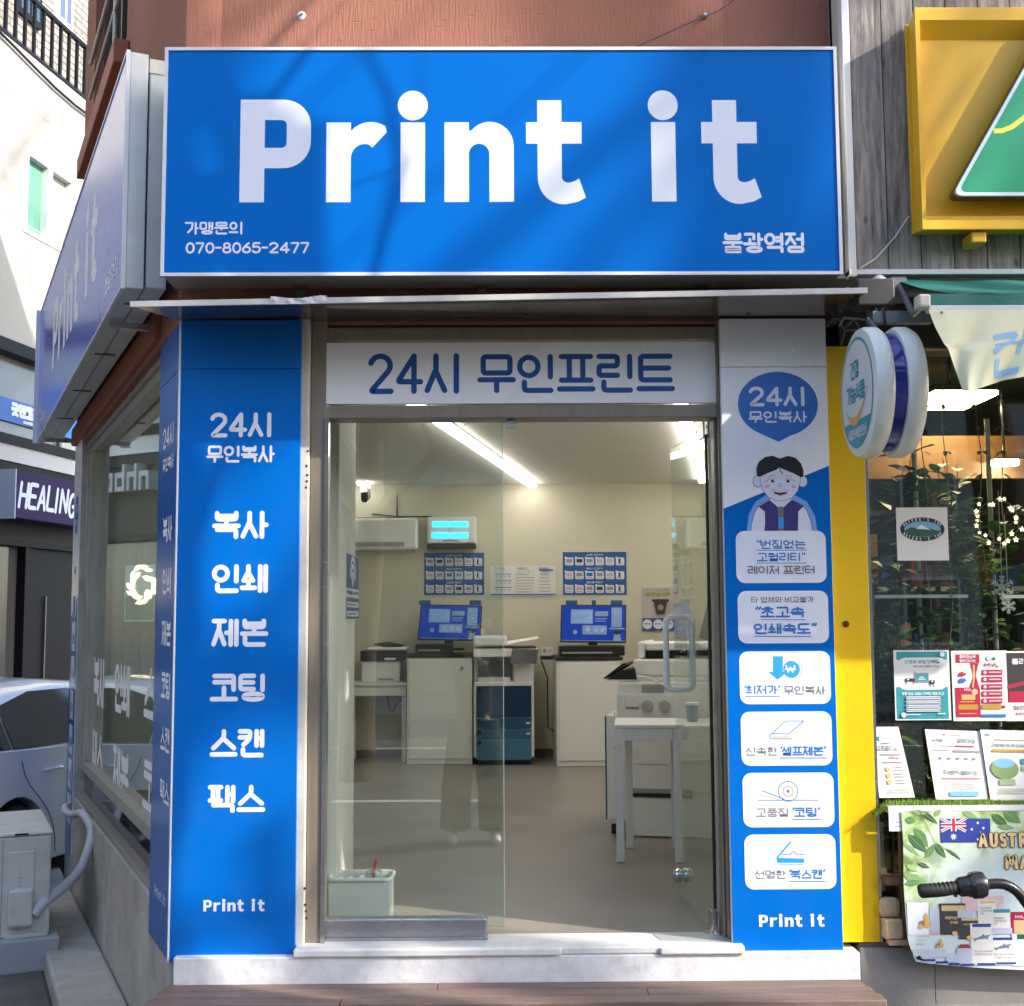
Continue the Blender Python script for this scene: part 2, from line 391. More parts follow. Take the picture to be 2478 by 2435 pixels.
GL = {
    '0': (.5, [(arc(.25, .5, .25, .5, 90, 435, 23), True)]), '1': (.3, [([(0, .82), (.2, 1), (.2, 0)], False)]),
    '2': (.55, [(arc(.27, .73, .26, .27, 165, -38, 12) + [(0.02, 0), (.55, 0)], False)]),
    '3': (.5, [(arc(.24, .75, .22, .25, 150, -90, 12) + arc(.24, .25, .26, .25, 90, -150, 12), False)]),
    '4': (.6, [([(.43, 0), (.43, 1)], False), ([(.43, 1), (0, .27), (.6, .27)], False)]),
    '5': (.5, [([(.46, 1), (.06, 1), (.03, .55)] + arc(.24, .32, .26, .32, 115, -150, 14), False)]),
    '6': (.5, [([(.4, 1), (.16, .7), (.02, .4)], False), (arc(.25, .3, .25, .3, 90, 435, 20), True)]),
    '7': (.5, [([(0, 1), (.5, 1), (.18, 0)], False)]),
    '8': (.5, [(arc(.25, .76, .2, .24, 90, 435, 18), True), (arc(.25, .27, .25, .27, 90, 435, 18), True)]),
    '9': (.5, [([(.1, 0), (.34, .3), (.48, .6)], False), (arc(.25, .7, .25, .3, 90, 435, 20), True)]),
    '-': (.32, [([(0, .52), (.32, .52)], False)]), ' ': (.28, []),
    '“': (.3, [([(.08, 1.05), (0, .85)], False), ([(.28, 1.05), (.2, .85)], False)]), '”': (.3, [([(.08, 1.05), (.06, .85)], False), ([(.28, 1.05), (.24, .85)], False)]),
    '‘': (.12, [([(.1, 1.05), (.02, .85)], False)]), '’': (.12, [([(.1, 1.05), (.02, .85)], False)]),
    'A': (.6, [([(0, 0), (.3, 1), (.6, 0)], False), ([(.12, .32), (.48, .32)], False)]), 'B': (.5, [([(0, 0), (0, 1)], False), ([(0, 1), (.36, .97), (.42, .75), (.32, .53), (0, .53)], False), ([(.32, .53), (.5, .28), (.4, 0), (0, 0)], False)]),
    'C': (.55, [(arc(.3, .5, .3, .5, 50, 310, 16), False)]), 'D': (.55, [([(0, 0), (0, 1), (.3, 1), (.55, .7), (.55, .3), (.3, 0)], True)]),
    'E': (.45, [([(.45, 1), (0, 1), (0, 0), (.45, 0)], False), ([(0, .5), (.38, .5)], False)]), 'F': (.45, [([(.45, 1), (0, 1), (0, 0)], False), ([(0, .52), (.38, .52)], False)]),
    'G': (.6, [(arc(.3, .5, .3, .5, 50, 330, 16) + [(.57, .45), (.35, .45)], False)]), 'H': (.55, [([(0, 0), (0, 1)], False), ([(.55, 0), (.55, 1)], False), ([(0, .5), (.55, .5)], False)]),
    'I': (.05, [([(.02, 0), (.02, 1)], False)]), 'K': (.5, [([(0, 0), (0, 1)], False), ([(.5, 1), (.02, .45)], False), ([(.15, .58), (.5, 0)], False)]),
    'L': (.42, [([(0, 1), (0, 0), (.42, 0)], False)]), 'M': (.7, [([(0, 0), (.06, 1), (.35, .25), (.64, 1), (.7, 0)], False)]),
    'N': (.55, [([(0, 0), (0, 1), (.55, 0), (.55, 1)], False)]), 'O': (.62, [(arc(.31, .5, .31, .5, 90, 435, 20), True)]),
    'P': (.5, [([(0, 0), (0, 1)], False), ([(0, 1), (.3, 1), (.5, .85), (.5, .62), (.3, .47), (0, .47)], False)]), 'R': (.5, [([(0, 0), (0, 1)], False), ([(0, 1), (.3, 1), (.48, .85), (.48, .63), (.3, .48), (0, .48)], False), ([(.25, .48), (.5, 0)], False)]),
    'S': (.5, [(arc(.25, .75, .23, .25, 40, 270, 12) + arc(.25, .25, .25, .25, 90, -140, 12), False)]), 'T': (.55, [([(0, 1), (.55, 1)], False), ([(.27, 1), (.27, 0)], False)]),
    'U': (.55, [([(0, 1), (0, .3)] + arc(.275, .27, .275, .27, 190, 350, 10) + [(.55, .3), (.55, 1)], False)]), 'V': (.55, [([(0, 1), (.28, 0), (.55, 1)], False)]),
    'W': (.8, [([(0, 1), (.2, 0), (.4, .8), (.6, 0), (.8, 1)], False)]), 'X': (.5, [([(0, 0), (.5, 1)], False), ([(0, 1), (.5, 0)], False)]), 'Y': (.5, [([(0, 1), (.25, .5), (.5, 1)], False), ([(.25, .5), (.25, 0)], False)]),
    "'": (.08, [([(.04, 1), (.04, .8)], False)]), '.': (.08, [([(.03, 0), (.05, .02)], False)]), ',': (.1, [([(.06, .05), (0, -.1)], False)]), '(': (.15, [([(.15, 1.05), (.02, .5), (.15, -.05)], False)]), ')': (.15, [([(0, 1.05), (.13, .5), (0, -.05)], False)]),
    'p': (.45, [([(0, .65), (0, -.3)], False), (arc(.22, .33, .22, .32, 90, 435, 16), True)]), 'r': (.3, [([(0, .65), (0, 0)], False), ([(0, .4), (.12, .6), (.3, .63)], False)]),
    'h': (.42, [([(0, 1), (0, 0)], False), ([(0, .4), (.15, .62), (.36, .6), (.42, .4), (.42, 0)], False)]), 'b': (.45, [([(0, 1), (0, 0)], False), (arc(.22, .32, .22, .32, 90, 435, 16), True)]),
    'i': (.06, [([(.03, .65), (.03, 0)], False), ([(.03, .92), (.03, .95)], False)]), 'n': (.42, [([(0, .65), (0, 0)], False), ([(0, .4), (.15, .62), (.36, .6), (.42, .4), (.42, 0)], False)]),
    't': (.3, [([(.12, .95), (.12, .1), (.3, 0)], False), ([(0, .65), (.3, .65)], False)]), 'g': (.42, [(arc(.2, .33, .2, .32, 90, 435, 16), True), ([(.42, .65), (.42, -.1), (.2, -.28), (0, -.15)], False)]),
    '/': (.3, [([(0, 0), (.3, 1)], False)]), ':': (.06, [([(.03, .2), (.03, .22)], False), ([(.03, .6), (.03, .62)], False)]),
    '₩': (.8, [([(.05, 1), (.22, 0), (.4, .8), (.58, 0), (.75, 1)], False), ([(0, .5), (.8, .5)], False)]),
}
def layout(t, gap=.16):
    x = 0; out = []
    for i, ch in enumerate(t):
        if '가' <= ch <= '힣':
            out += [([(x + a * .84, b) for a, b in p], c) for p, c in syllable(ch)]; x += .84 + gap
        elif ch in GL:
            w, sh = GL[ch]; out += [([(x + a, b) for a, b in p], c) for p, c in sh]; x += w + (gap * 1.15 if ch not in ' “‘' else .02)
        else: x += .5
    return out, max(.1, x - gap)
# --- the round bold latin lettering of the shop's name, units = cap height
def print_it(pl, parent, x0, y0, x1, y1, m, name='letter'):
    """'Print it' as on the signs, each letter its own part: box = left edge of P .. right edge of last t, baseline .. cap top"""
    sw = .237; u = (x1 - x0) / 5.055; v = (y1 - y0)
    P = lambda pts: [(x0 + p * u, y0 + q * v) for p, q in pts]
    def strip(a, outer, inner):
        for i in range(len(outer) - 1): a.flat(P([outer[i], outer[i + 1], inner[i + 1], inner[i]]), m, a.k)
    def rect(a, xa, ya, xb, yb): a.flat(P([(xa, ya), (xb, ya), (xb, yb), (xa, yb)]), m, a.k)
    def p_(a, x):
        rect(a, 0, 0, sw, 1)
        strip(a, [(sw, 1), (.42, 1)] + arc(.42, .74, .264, .26, 80, 0, 8) + arc(.42, .59, .264, .26, 0, -80, 8) + [(.42, .33), (sw, .33)],
              [(sw, .80), (.40, .80)] + arc(.40, .75, .05, .05, 80, 0, 8) + arc(.40, .578, .05, .05, 0, -80, 8) + [(.40, .528), (sw, .528)])
    def r_(a, x):
        rect(a, x, 0, x + sw, .775)
        strip(a, [(x + sw, .69)] + arc(x + .43, .535, .25, .245, 138, 55, 8) + [(x + .585, .68)], [(x + sw, .42)] + arc(x + .375, .43, .137, .135, 172, 75, 8) + [(x + .445, .53)])
    def i_(a, x):
        rect(a, x, 0, x + sw, .775); a.flat(P(arc(x + sw / 2, .94, .147, .147, 0, 345, 23)), m, a.k)
    def n_(a, x):
        rect(a, x, 0, x + sw, .775); rect(a, x + .435, 0, x + .672, .46)
        strip(a, [(x + sw, .69)] + arc(x + .44, .545, .232, .235, 140, 0, 12) + [(x + .672, .46)], [(x + sw, .48)] + arc(x + .336, .465, .099, .1, 170, 5, 12) + [(x + .435, .46)])
    def t_(a, x):
        rect(a, x + .11, .775, x + .345, .99); rect(a, x, .565, x + .54, .775); rect(a, x + .11, .235, x + .345, .565)
        strip(a, [(x + .11, .235)] + arc(x + .36, .235, .25, .26, 184, 275, 10) + [(x + .50, .0), (x + .575, .04)], [(x + .345, .235)] + arc(x + .41, .235, .065, .05, 184, 285, 10) + [(x + .47, .20), (x + .512, .225)])
    for f, x in ((p_, 0), (r_, .835), (i_, 1.554), (n_, 1.98), (t_, 2.773), (i_, 3.989), (t_, 4.479)):
        a = Art(pl); f(a, x); a.build(name, parent)
def word(pl, parent, t, x0, y0, x1, y1, wr, m, name='word'):
    a = Art(pl); a.pxtext(t, x0, y0, x1, y1, wr, m); return a.build(name, parent)

# ================================================================ materials of the place
BLUE = mat('sign_blue', (0.0, 0.128, 0.50), .42, var=.03, scale=1.5, rvar=.04, spec=.10, bump=.03, bscale=5)
BLUEP = mat('panel_blue', (0.0, 0.130, 0.52), .2, var=.03, scale=2.5, rvar=.05, spec=.22, bump=.035, bscale=5, dirt=.10, dirtcol=(.06, .16, .40), dscale=7)
NAVY = mat('print_navy', (0.005, 0.07, 0.30), .4, var=.02)
WHITE = mat('print_white', (0.72, 0.75, 0.85), .4, var=.02)
PWHITE = mat('panel_white', (0.83, 0.84, 0.87), .28, var=.02, rvar=.03)
BOXW = mat('sign_box_aluminium', (0.62, 0.65, 0.62), .35, var=.06, dirt=.35, dirtcol=(.25, .22, .16), dscale=3)
TRIMW = mat('white_trim', (0.68, 0.68, 0.70), .3, var=.04)
ALU = mat('champagne_aluminium', (0.27, 0.235, 0.19), .36, .35, var=.10, scale=2, stretch=(9, 9, .6), dirt=.35, dirtcol=(.12, .09, .06), dscale=3)
ALUD = mat('dark_aluminium', (0.13, 0.115, 0.10), .4, .3, var=.1)
STEEL = mat('brushed_steel', (0.42, 0.42, 0.42), .25, .9, var=.12, scale=4, stretch=(1, 1, 12))
CHROME = mat('polished_metal', (0.7, 0.7, 0.7), .12, 1.0, var=.03)
GALV = mat('canopy_metal', (0.34, 0.31, 0.27), .2, .85, var=.2, scale=2.5, dirt=.6, dirtcol=(.07, .05, .04), dscale=5)
CREAM = mat('cream_paint', (0.60, 0.57, 0.50), .6, var=.05, dirt=.4, dirtcol=(.3, .24, .17), dscale=5, bump=.15)
CONC = mat('old_concrete', (0.52, 0.49, 0.44), .85, var=.18, scale=3, dirt=.7, dirtcol=(.17, .15, .125), dscale=2.6, bump=.5, bscale=26)
WPAINT = mat('white_painted_concrete', (0.68, 0.69, 0.72), .62, var=.06, scale=4, dirt=.65, dirtcol=(.36, .34, .33), dscale=9, bump=.35, bscale=18)
ASPH = mat('asphalt', (0.10, 0.096, 0.092), .9, var=.3, scale=9, dirt=.6, dirtcol=(.035, .033, .03), dscale=1.7, bump=.9, bscale=120)
PAVE = mat('paving', (0.22, 0.21, 0.20), .85, var=.12, scale=6, dirt=.3, dirtcol=(.12, .11, .1), bump=.4, bscale=60)
BLACK = mat('black_plastic', (0.012, 0.012, 0.013), .38, var=.1)
RUBBER = mat('rubber', (0.008, 0.008, 0.008), .65, var=.1, bump=.1)
RED = mat('red_plastic', (0.65, 0.03, 0.02), .35)
GREYP = mat('print_grey', (0.18, 0.15, 0.16), .5)
ORANGE = mat('print_orange', (0.85, 0.42, 0.13), .5)
CYANP = mat('print_cyan', (0.02, 0.32, 0.72), .5)
MIDB = mat('print_midblue', (0.02, 0.15, 0.50), .5)

def stucco():
    """combed terracotta render: fine vertical grooves, broken horizontal nicks"""
    m, nt, b = nodes_of('terracotta_render'); N, L = nt.nodes, nt.links
    g = N.new('ShaderNodeNewGeometry')
    def noise(sc, st, det=5):
        mp = N.new('ShaderNodeMapping'); mp.inputs['Scale'].default_value = st; L.new(g.outputs['Position'], mp.inputs['Vector'])
        n = N.new('ShaderNodeTexNoise'); n.inputs['Scale'].default_value = sc; n.inputs['Detail'].default_value = det; L.new(mp.outputs[0], n.inputs['Vector']); return n.outputs['Fac']
    fine = noise(110, (1, 1, .10)); nick = noise(14, (1, 1, 6.5)); big = noise(1.2, (1, 1, .7))
    cr = N.new('ShaderNodeValToRGB'); e = cr.color_ramp.elements; e[0].position = .25; e[0].color = (.27, .105, .068, 1); e[1].position = .8; e[1].color = (.38, .165, .11, 1); L.new(big, cr.inputs[0])
    c2 = N.new('ShaderNodeValToRGB'); e = c2.color_ramp.elements; e[0].position = .62; e[0].color = (0, 0, 0, 1); e[1].position = .70; e[1].color = (1, 1, 1, 1); L.new(nick, c2.inputs[0])
    mx = N.new('ShaderNodeMix'); mx.data_type = 'RGBA'; mx.inputs['B'].default_value = (.16, .05, .03, 1)
    mu = N.new('ShaderNodeMath'); mu.operation = 'MULTIPLY'; mu.inputs[1].default_value = .38; L.new(c2.outputs[0], mu.inputs[0]); L.new(mu.outputs[0], mx.inputs['Factor']); L.new(cr.outputs[0], mx.inputs['A'])
    L.new(mx.outputs['Result'], b.inputs['Base Color']); b.inputs['Roughness'].default_value = .85
    s = N.new('ShaderNodeMath'); s.operation = 'SUBTRACT'; L.new(fine, s.inputs[0]); L.new(mu.outputs[0], s.inputs[1])
    bp = N.new('ShaderNodeBump'); bp.inputs['Strength'].default_value = .42; bp.inputs['Distance'].default_value = .010; L.new(s.outputs[0], bp.inputs['Height']); L.new(bp.outputs[0], b.inputs['Normal'])
    return m
TERRA = stucco()
TERRAP = mat('terracotta_paint', (0.36, 0.10, 0.05), .55, var=.15, scale=4, dirt=.5, dirtcol=(.16, .045, .03), bump=.2)
GLASS = glass_mat('shop_glass', (.93, .965, .945), .095)
GLASSD = glass_mat('door_glass', (.92, .96, .94), .07, power=3.6, top=.50)
GLASSW = glass_mat('window_glass', (.80, .86, .84), .16, power=2.2, top=.75)

F = lambda Y: front(Y)
# ================================================================ ground
g = B(); g.box(-90, 90, -90, 60, -.75, -.60); g.build('ground', ASPH, kind='structure')
# ================================================================ the shop building
shop = thing('shop_building', 'terracotta rendered corner building with the print shop on its ground floor', 'building', (0.3, 1, -.6))
XL = CORNER.x; XR = X(2047, 0); ZT = 2.50; HI = 9.6
RX = 2.42                                    # right inner wall
# upper walls: front, side (with the window opening left out), underside
b = B(); b.box(XL + .02, XR, 0.0, .22, ZT, HI); b.build('front_wall', TERRA, shop)
b = B(); b.prism([Vector((XL + .1, .23, 3.0)), Vector((3.9, .23, 3.0)), Vector((3.9, 7.2, 3.0)), Vector((-1.5, 7.2, 3.0)), sw(4.28, -.21, 3.0), sw(.1, -.21, 3.0)], (0, 0, HI - 3.0)); b.build('upper_storeys', TERRAP if False else CONC, shop)
SL = side(0)
def swq(b, s0, s1, z0, z1, o0, o1, mi=0):
    """box along the side wall"""
    q = [sw(s0, o0, z0), sw(s1, o0, z0), sw(s1, o1, z0), sw(s0, o1, z0)]
    return b.prism(q, (0, 0, z1 - z0), mi)
SEND = 4.30
# window in the upper side wall
ws0 = 1.97; ws1 = 3.70; wz0 = 4.60
b = B(); swq(b, 0, ws0, ZT, HI, -.2, 0.0); swq(b, ws1, SEND, ZT, HI, -.2, 0.0); swq(b, ws0, ws1, ZT, wz0, -.2, 0.0); b.build('side_wall', TERRA, shop)
b = B(); swq(b, 1.82, 3.85, 4.37, 4.51, 0.003, .088); b.build('window_ledge', TERRAP, shop, bev=.008)
DARKG = mat('dark_room', (.02, .022, .025), .5)
w = B(); swq(w, ws0, ws0 + .06, wz0, HI, -.16, -.06); swq(w, ws1 - .06, ws1, wz0, HI, -.16, -.06); swq(w, ws0 + .06, ws1 - .06, wz0, wz0 + .06, -.16, -.06); swq(w, 2.8, 2.86, wz0 + .06, HI, -.15, -.07)
w = w.build('window', mat('bronze_frame', (.05, .03, .022), .4, .3), shop)
p = B(); swq(p, ws0 + .06, ws1 - .06, wz0 + .06, HI, -.13, -.12); p.build('pane', mat('dark_pane', (.012, .018, .02), .05, spec=.9), w)
RAILM = mat('rail_cream', (.55, .52, .42), .4)
p = B(); p.tube([sw(ws0 + .02, .03, wz0 + .55), sw(ws1 - .02, .03, wz0 + .55)], .014); p.tube([sw(2.3, .03, wz0 + .0), sw(2.3, .03, HI)], .012); p.tube([sw(ws0 + .02, .03, wz0 + .3), sw(ws1 - .02, .03, wz0 + .3)], .012)
p.build('window_bar', RAILM, w)
# roof slab keeps daylight out
b = B(); b.prism([Vector((XL + .05, .22, 0)) + Vector((0, 0, 2.68)), Vector((RX + 1.6, .22, 2.68)), Vector((RX + 1.6, 7.2, 2.68)), Vector((-1.5, 7.2, 2.68)), sw(4.1, -.22, 2.68)], (0, 0, .2)); b.build('upper_floor', CONC, shop)
# terracotta lintel along the side (under the side sign)
b = B(); swq(b, .505, SEND, 2.535, 2.66, -.18, .035)
b.build('side_lintel', TERRAP, shop, bev=.012)
# end pillar of the side wall
b = B(); swq(b, 3.82, SEND, -.6, 2.533, -.22, 0.0); b.build('end_pillar', CONC, shop)
# low wall under side window
zs = SL.px(300, 2075)[1]
b = B(); swq(b, .01, 3.818, -.6, .10, -.24, -.004); b.build('low_wall', CONC, shop, bev=.01)
# front base, threshold
zb = -.125
b = B(); b.box(XL + .03, X(2050, -.06), -.10, .10, -.60, -.030); b.build('front_base', WPAINT, shop, bev=.006)
b = B(); b.box(X(718, -.11), X(1785, -.11), -.1005, .12, -.0295, -0.0); b.box(X(718, -.11), X(1352, -.11), -.113, -.1006, -.030, -.0006); b.box(X(1585, -.11), X(1785, -.11), -.113, -.1006, -.030, -.0006); b.build('doorstep', mat('white_stone_step', (.68, .68, .68), .4, var=.06, dirt=.55, dirtcol=(.4, .38, .36), dscale=9, bump=.1), shop, bev=.008)
# core of the left pillar, inner lining
WALLI = mat('interior_cream_wall', (.63, .595, .475), .75, var=.03, scale=1.5, bump=.12, bscale=120)
WALLW = mat('interior_white_wall', (.70, .70, .66), .65, var=.03)
CEIL = mat('interior_ceiling', (.74, .72, .66), .8, var=.03)
def vfloor():
    m, nt, b = nodes_of('vinyl_floor'); N, L = nt.nodes, nt.links
    g = N.new('ShaderNodeNewGeometry')
    n = N.new('ShaderNodeTexNoise'); n.inputs['Scale'].default_value = 1.6; n.inputs['Detail'].default_value = 8; L.new(g.outputs['Position'], n.inputs['Vector'])
    n2 = N.new('ShaderNodeTexNoise'); n2.inputs['Scale'].default_value = 90; n2.inputs['Detail'].default_value = 3; L.new(g.outputs['Position'], n2.inputs['Vector'])
    cr = N.new('ShaderNodeValToRGB'); e = cr.color_ramp.elements; e[0].position = .3; e[0].color = (.20, .178, .155, 1); e[1].position = .75; e[1].color = (.27, .245, .22, 1)
    mx = N.new('ShaderNodeMath'); mx.operation = 'MULTIPLY_ADD'; mx.inputs[1].default_value = .35; L.new(n2.outputs['Fac'], mx.inputs[0]); L.new(n.outputs['Fac'], mx.inputs[2])
    s = N.new('ShaderNodeMath'); s.operation = 'SUBTRACT'; s.inputs[1].default_value = .17; L.new(mx.outputs[0], s.inputs[0]); L.new(s.outputs[0], cr.inputs[0])
    L.new(cr.outputs[0], b.inputs['Base Color'])
    mr = N.new('ShaderNodeMapRange'); mr.inputs['To Min'].default_value = .25; mr.inputs['To Max'].default_value = .5; L.new(n.outputs['Fac'], mr.inputs['Value']); L.new(mr.outputs[0], b.inputs['Roughness'])
    bp = N.new('ShaderNodeBump'); bp.inputs['Strength'].default_value = .12; bp.inputs['Distance'].default_value = .002; L.new(n2.outputs['Fac'], bp.inputs['Height']); L.new(bp.outputs[0], b.inputs['Normal'])
    return m
YB = 6.60
lx = X(828, .50)                             # face of the white return wall
b = B(); b.prism([Vector((XL + .03, .12, -.003)), Vector((lx - .17, .12, -.003)), Vector((lx - .17, .34, -.003)), Vector((lx, .36, -.003)), Vector((lx, .98, -.003)), Vector((lx - .1, .98, -.003)), sw(.5, -.24, -.003), sw(.03, -.05, -.003)], (0, 0, 2.5)); b.build('corner_column', WALLW, shop)
fl = [Vector((XL + .2, .12, -.05)), Vector((1.28, .12, -.05)), Vector((RX, YB, -.05)), Vector((-1.45, YB, -.05)), sw(3.82, -.24, -.05), sw(.3, -.24, -.05)]
b = B(); b.prism(fl, (0, 0, .048)); b.build('shop_floor', vfloor(), None, kind='structure')
b = B(); b.prism([p + Vector((0, 0, 2.59)) for p in fl], (0, 0, .04)); b.build('ceiling', CEIL, shop)
b = B(); b.box(-1.449, RX + .1, YB, YB + .1, -.05, 2.62); b.build('back_wall', WALLI, shop)
b = B(); b.prism([Vector((1.282, .13, -.05)), Vector((1.36, .13, -.05)), Vector((RX + .08, YB - .002, -.05)), Vector((RX + .001, YB - .002, -.05))], (0, 0, 2.67)); b.build('right_wall', WALLI, shop)
b = B(); b.prism([sw(3.83, -.24, -.6), sw(3.83, -.14, -.6), Vector((-1.55, YB + .1, -.6)), Vector((-1.45, YB + .1, -.6))], (0, 0, 3.25)); b.build('left_wall', WALLW, shop)
# ceiling seen above canopy line (soffit behind the door frame)
# right pillar core
xr0 = X(1752, -.06, 1300); xr1 = X(2012, -.06, 1300)
b = B(); b.box(xr0 + .02, xr1 - .02, -.03, .40, -.003, 2.5); b.build('right_column', CONC, shop)
# skirting
b = B(); b.box(-1.4, RX - .01, YB - .015, YB - .001, 0, .07); b.build('skirting', mat('skirting_brown', (.12, .10, .085), .5), shop)

# ================================================================ entrance frame
ent = thing('shop_entrance', 'champagne aluminium entrance frame around the glass doorway between two blue pillars', 'door frame', (X(1260, .02), .02, 0))
fx0 = X(737, 0); fx1 = X(787, 0); gx0 = X(787, .05); gx1 = X(1742, .03)
ztop = Z(776, 0); zh1 = Z(830, 0); zh0 = Z(978, 0); zr = Z(1012, 0)
b = B(); b.box(X(748, 0), fx1, -.01, .12, 0, ztop); b.build('jamb', ALU, ent, bev=.004)
b = B(); b.box(X(716, -.03), X(748, 0) - .002, -.04, .10, -.003, ztop + .06); b.build('wall_edge', CREAM, ent, bev=.004)
b = B(); b.box(X(783, 0), X(786, 0) + .012, -.018, -.011, .0, zr); b.build('jamb_bead', STEEL, ent)
b = B(); b.box(gx1, X(1768, 0), -.01, .12, 0, ztop); b.box(gx1 - .012, gx1 - .001, .02, .10, 0, zr); b.build('jamb', ALU, ent, bev=.004)
b = B(); b.box(fx1 + .001, gx1 - .001, -.006, .11, zh1 + .012, ztop - .03); b.build('head_rail', ALU, ent, bev=.003)
b = B(); b.box(fx1 + .001, gx1 - .001, -.012, .12, zr, zh0 - .006); b.build('transom_rail', ALU, ent, bev=.003)
b = B(); b.box(X(735, 0), X(1768, 0), .04, .16, ztop - .03, ztop + .12); b.build('shutter_channel', ALU, ent, bev=.004)
b = B(); b.box(X(740, 0), X(1768, 0), -.03, -.02, ztop + .018, ztop + .032); b.box(X(740, 0), X(1768, 0), -.02, .04, ztop - .0, ztop + .04); b.build('shutter_rail', GALV, ent)
b = B()
for x, y in ((742, 1128), (744, 1150), (743, 1165), (741, 1180), (745, 1092), (739, 2190), (741, 2205), (738, 2150), (742, 2222)):
    p = at(x, y, -.04); b.lathe([(.004, 0), (.006, .001), (.004, .0015)], p, (0, -1, 0), n=7)
b.build('screw_holes', mat('rust', (.09, .05, .03), .8), ent, kind='stuff')
# transom sign
P0 = F(-.012)
hd = thing('transom_sign', 'white transom panel lettered in dark blue directly above the glass entrance', 'sign', at(1262, 978, -.012))
b = B(); b.box(X(783, 0) + .004, gx1 - .004, -.012, .02, zh0, zh1); b.build('panel', PWHITE, hd, bev=.002)
word(P0, hd, '24시', 889, 855, 1117, 954, .135, NAVY); word(P0, hd, '무인프린트', 1155, 856, 1632, 952, .135, NAVY)

# ================================================================ fixed pane, bottom rail
fp = thing('fixed_glass_pane', 'fixed glass pane with steel floor rail filling the left half of the entrance', 'window', (X(1000, .05), .05, 0))
xg1 = X(1217, .05)
b = B(); b.box(fx1 + .002, xg1, .052, .062, .04, zr - .002); b.build('pane', GLASS, fp)
b = B(); b.box(xg1 - .0005, xg1 + .0025, .0525, .0615, .085, zr - .003); b.build('pane_edge', mat('glass_edge', (.45, .60, .52), .2), fp)
b = B(); b.box(X(772, .02), X(1176, .02), .02, .09, .005, .082); b.build('floor_rail', mat('satin_rail', (.33, .33, .36), .28, .7, var=.08, stretch=(.4, 6, 6)), fp, bev=.006)
b = B(); b.box(X(772, .02) - .004, X(1176, .02) + .003, .012, .095, .0, .012); b.build('rail_foot', STEEL, fp, bev=.002)
b = B(); b.box(X(1227, .03), X(1252, .03), .03, .08, Z(1037, .05), zr - .001); b.build('stopper', mat('frosted_plastic', (.55, .6, .58), .3), fp, bev=.006)
# ================================================================ the open glass door
hx, hy = X(1737, .10, 2262), .10
dA = Vector((hx - .012, hy - .01, 0)); dB = atz(1640, 2170, 0.0); dB = Vector((X(1634, .82, 1600), .82, 0))
dd = (dB - dA).normalized(); dn = Vector((-dd.y, dd.x, 0))
dr = thing('glass_door', 'frameless glass door standing open into the shop with a pale tube handle', 'door', dA)
DP = Plane(dA, -dd); DP2 = Plane(dA, dd)
L_ = (dB - dA).length
def dbox(b, t0, t1, n0, n1, z0, z1, mi=0):
    return b.prism([dA + dd * t0 + dn * n0 + Vector((0, 0, z0)), dA + dd * t1 + dn * n0 + Vector((0, 0, z0)), dA + dd * t1 + dn * n1 + Vector((0, 0, z0)), dA + dd * t0 + dn * n1 + Vector((0, 0, z0))], (0, 0, z1 - z0), mi)
b = B(); dbox(b, .0, L_, -.005, .005, .012, zr - .02); b.build('pane', GLASSD, dr)
b = B(); dbox(b, -.014, -.002, -.006, .006, .1, zr - .06); b.build('seal', BLACK, dr)
for z0, z1 in ((.014, .09), (zr - .075, zr - .006)):
    b = B(); dbox(b, -.02, .06, -.014, -.0065, z0, z1); dbox(b, -.02, .06, .0065, .014, z0, z1); b.build('patch_fitting', STEEL, dr, bev=.003)
b = B(); b.lathe([(.045, 0), (.045, .006), (.02, .012), (.018, .03)], dA + Vector((0, 0, .002)), n=24); b.build('pivot', CHROME, dr)
# handle: rounded loop through the glass
hc = dA + dd * (L_ - .10); zt = 1.33 - (1508 - 1488) * 5.72 / 3000; zbm = 1.33 - (1695 - 1488) * 5.72 / 3000
hp = Plane(hc, dn); mm = (zt + zbm) / 2; hh = (zt - zbm) / 2 - .012
pts = [hp.w(x, z) for x, z in rrect(-.062, mm - hh, .062, mm + hh, .03, 6)]
b = B(); b.tube(pts, .0145, 10, closed=True); b.build('handle', mat('pale_handle', (.94, .94, .92), .5), dr)
b = B(); b.lathe([(.03, 0), (.034, .01), (.03, .03), (.01, .04)], dA + dd * (L_ - .08) + dn * .006 + Vector((0, 0, .1)), dn, n=20); b.lathe([(.03, 0), (.034, .01), (.03, .02)], dA + dd * (L_ - .08) - dn * .006 + Vector((0, 0, .1)), -dn, n=20); b.build('lock', CHROME, dr)
# white vinyl on the door, read from the street side when shut
VIN = mat('white_vinyl', (.75, .77, .78), .5)
a = Art(Plane(dA - dn * .006, -dd) if (-dd).cross(Vector((0, 0, 1))).dot(CAM - dA) > 0 else Plane(dA - dn * .006, dd), base=.001)
sgn = -1 if a.pl.ax.dot(dd) < 0 else 1
def dxy(t): return sgn * t
def dz(py): return 1.33 - (py - 1488) * 5.55 / 3000
def dtext(t, t0, t1, y0, y1, wr):
    q0, q1 = sorted((dxy(t0), dxy(t1))); a.text(t, q0, dz(y1), q1, dz(y0), abs(dz(y0) - dz(y1)) * wr, VIN)
q0, q1 = sorted((dxy(.62), dxy(.36))); print_it(a.pl, dr, q0, dz(1363), q1, dz(1345), VIN)
for row, yy in ((0, 1410), (1, 1505)):
    for k in range(3):
        cx = dxy(.62 - k * .13); a.stroke([(cx + .045 * math.cos(t * math.pi / 12), dz(yy) + .045 * math.sin(t * math.pi / 12)) for t in range(24)], .008, VIN, closed=True, corner=False)
        a.stroke([(cx - .012, dz(yy) - .02), (cx + .012, dz(yy) - .02), (cx + .012, dz(yy) + .022), (cx - .012, dz(yy) + .022)], .006, VIN, closed=True)
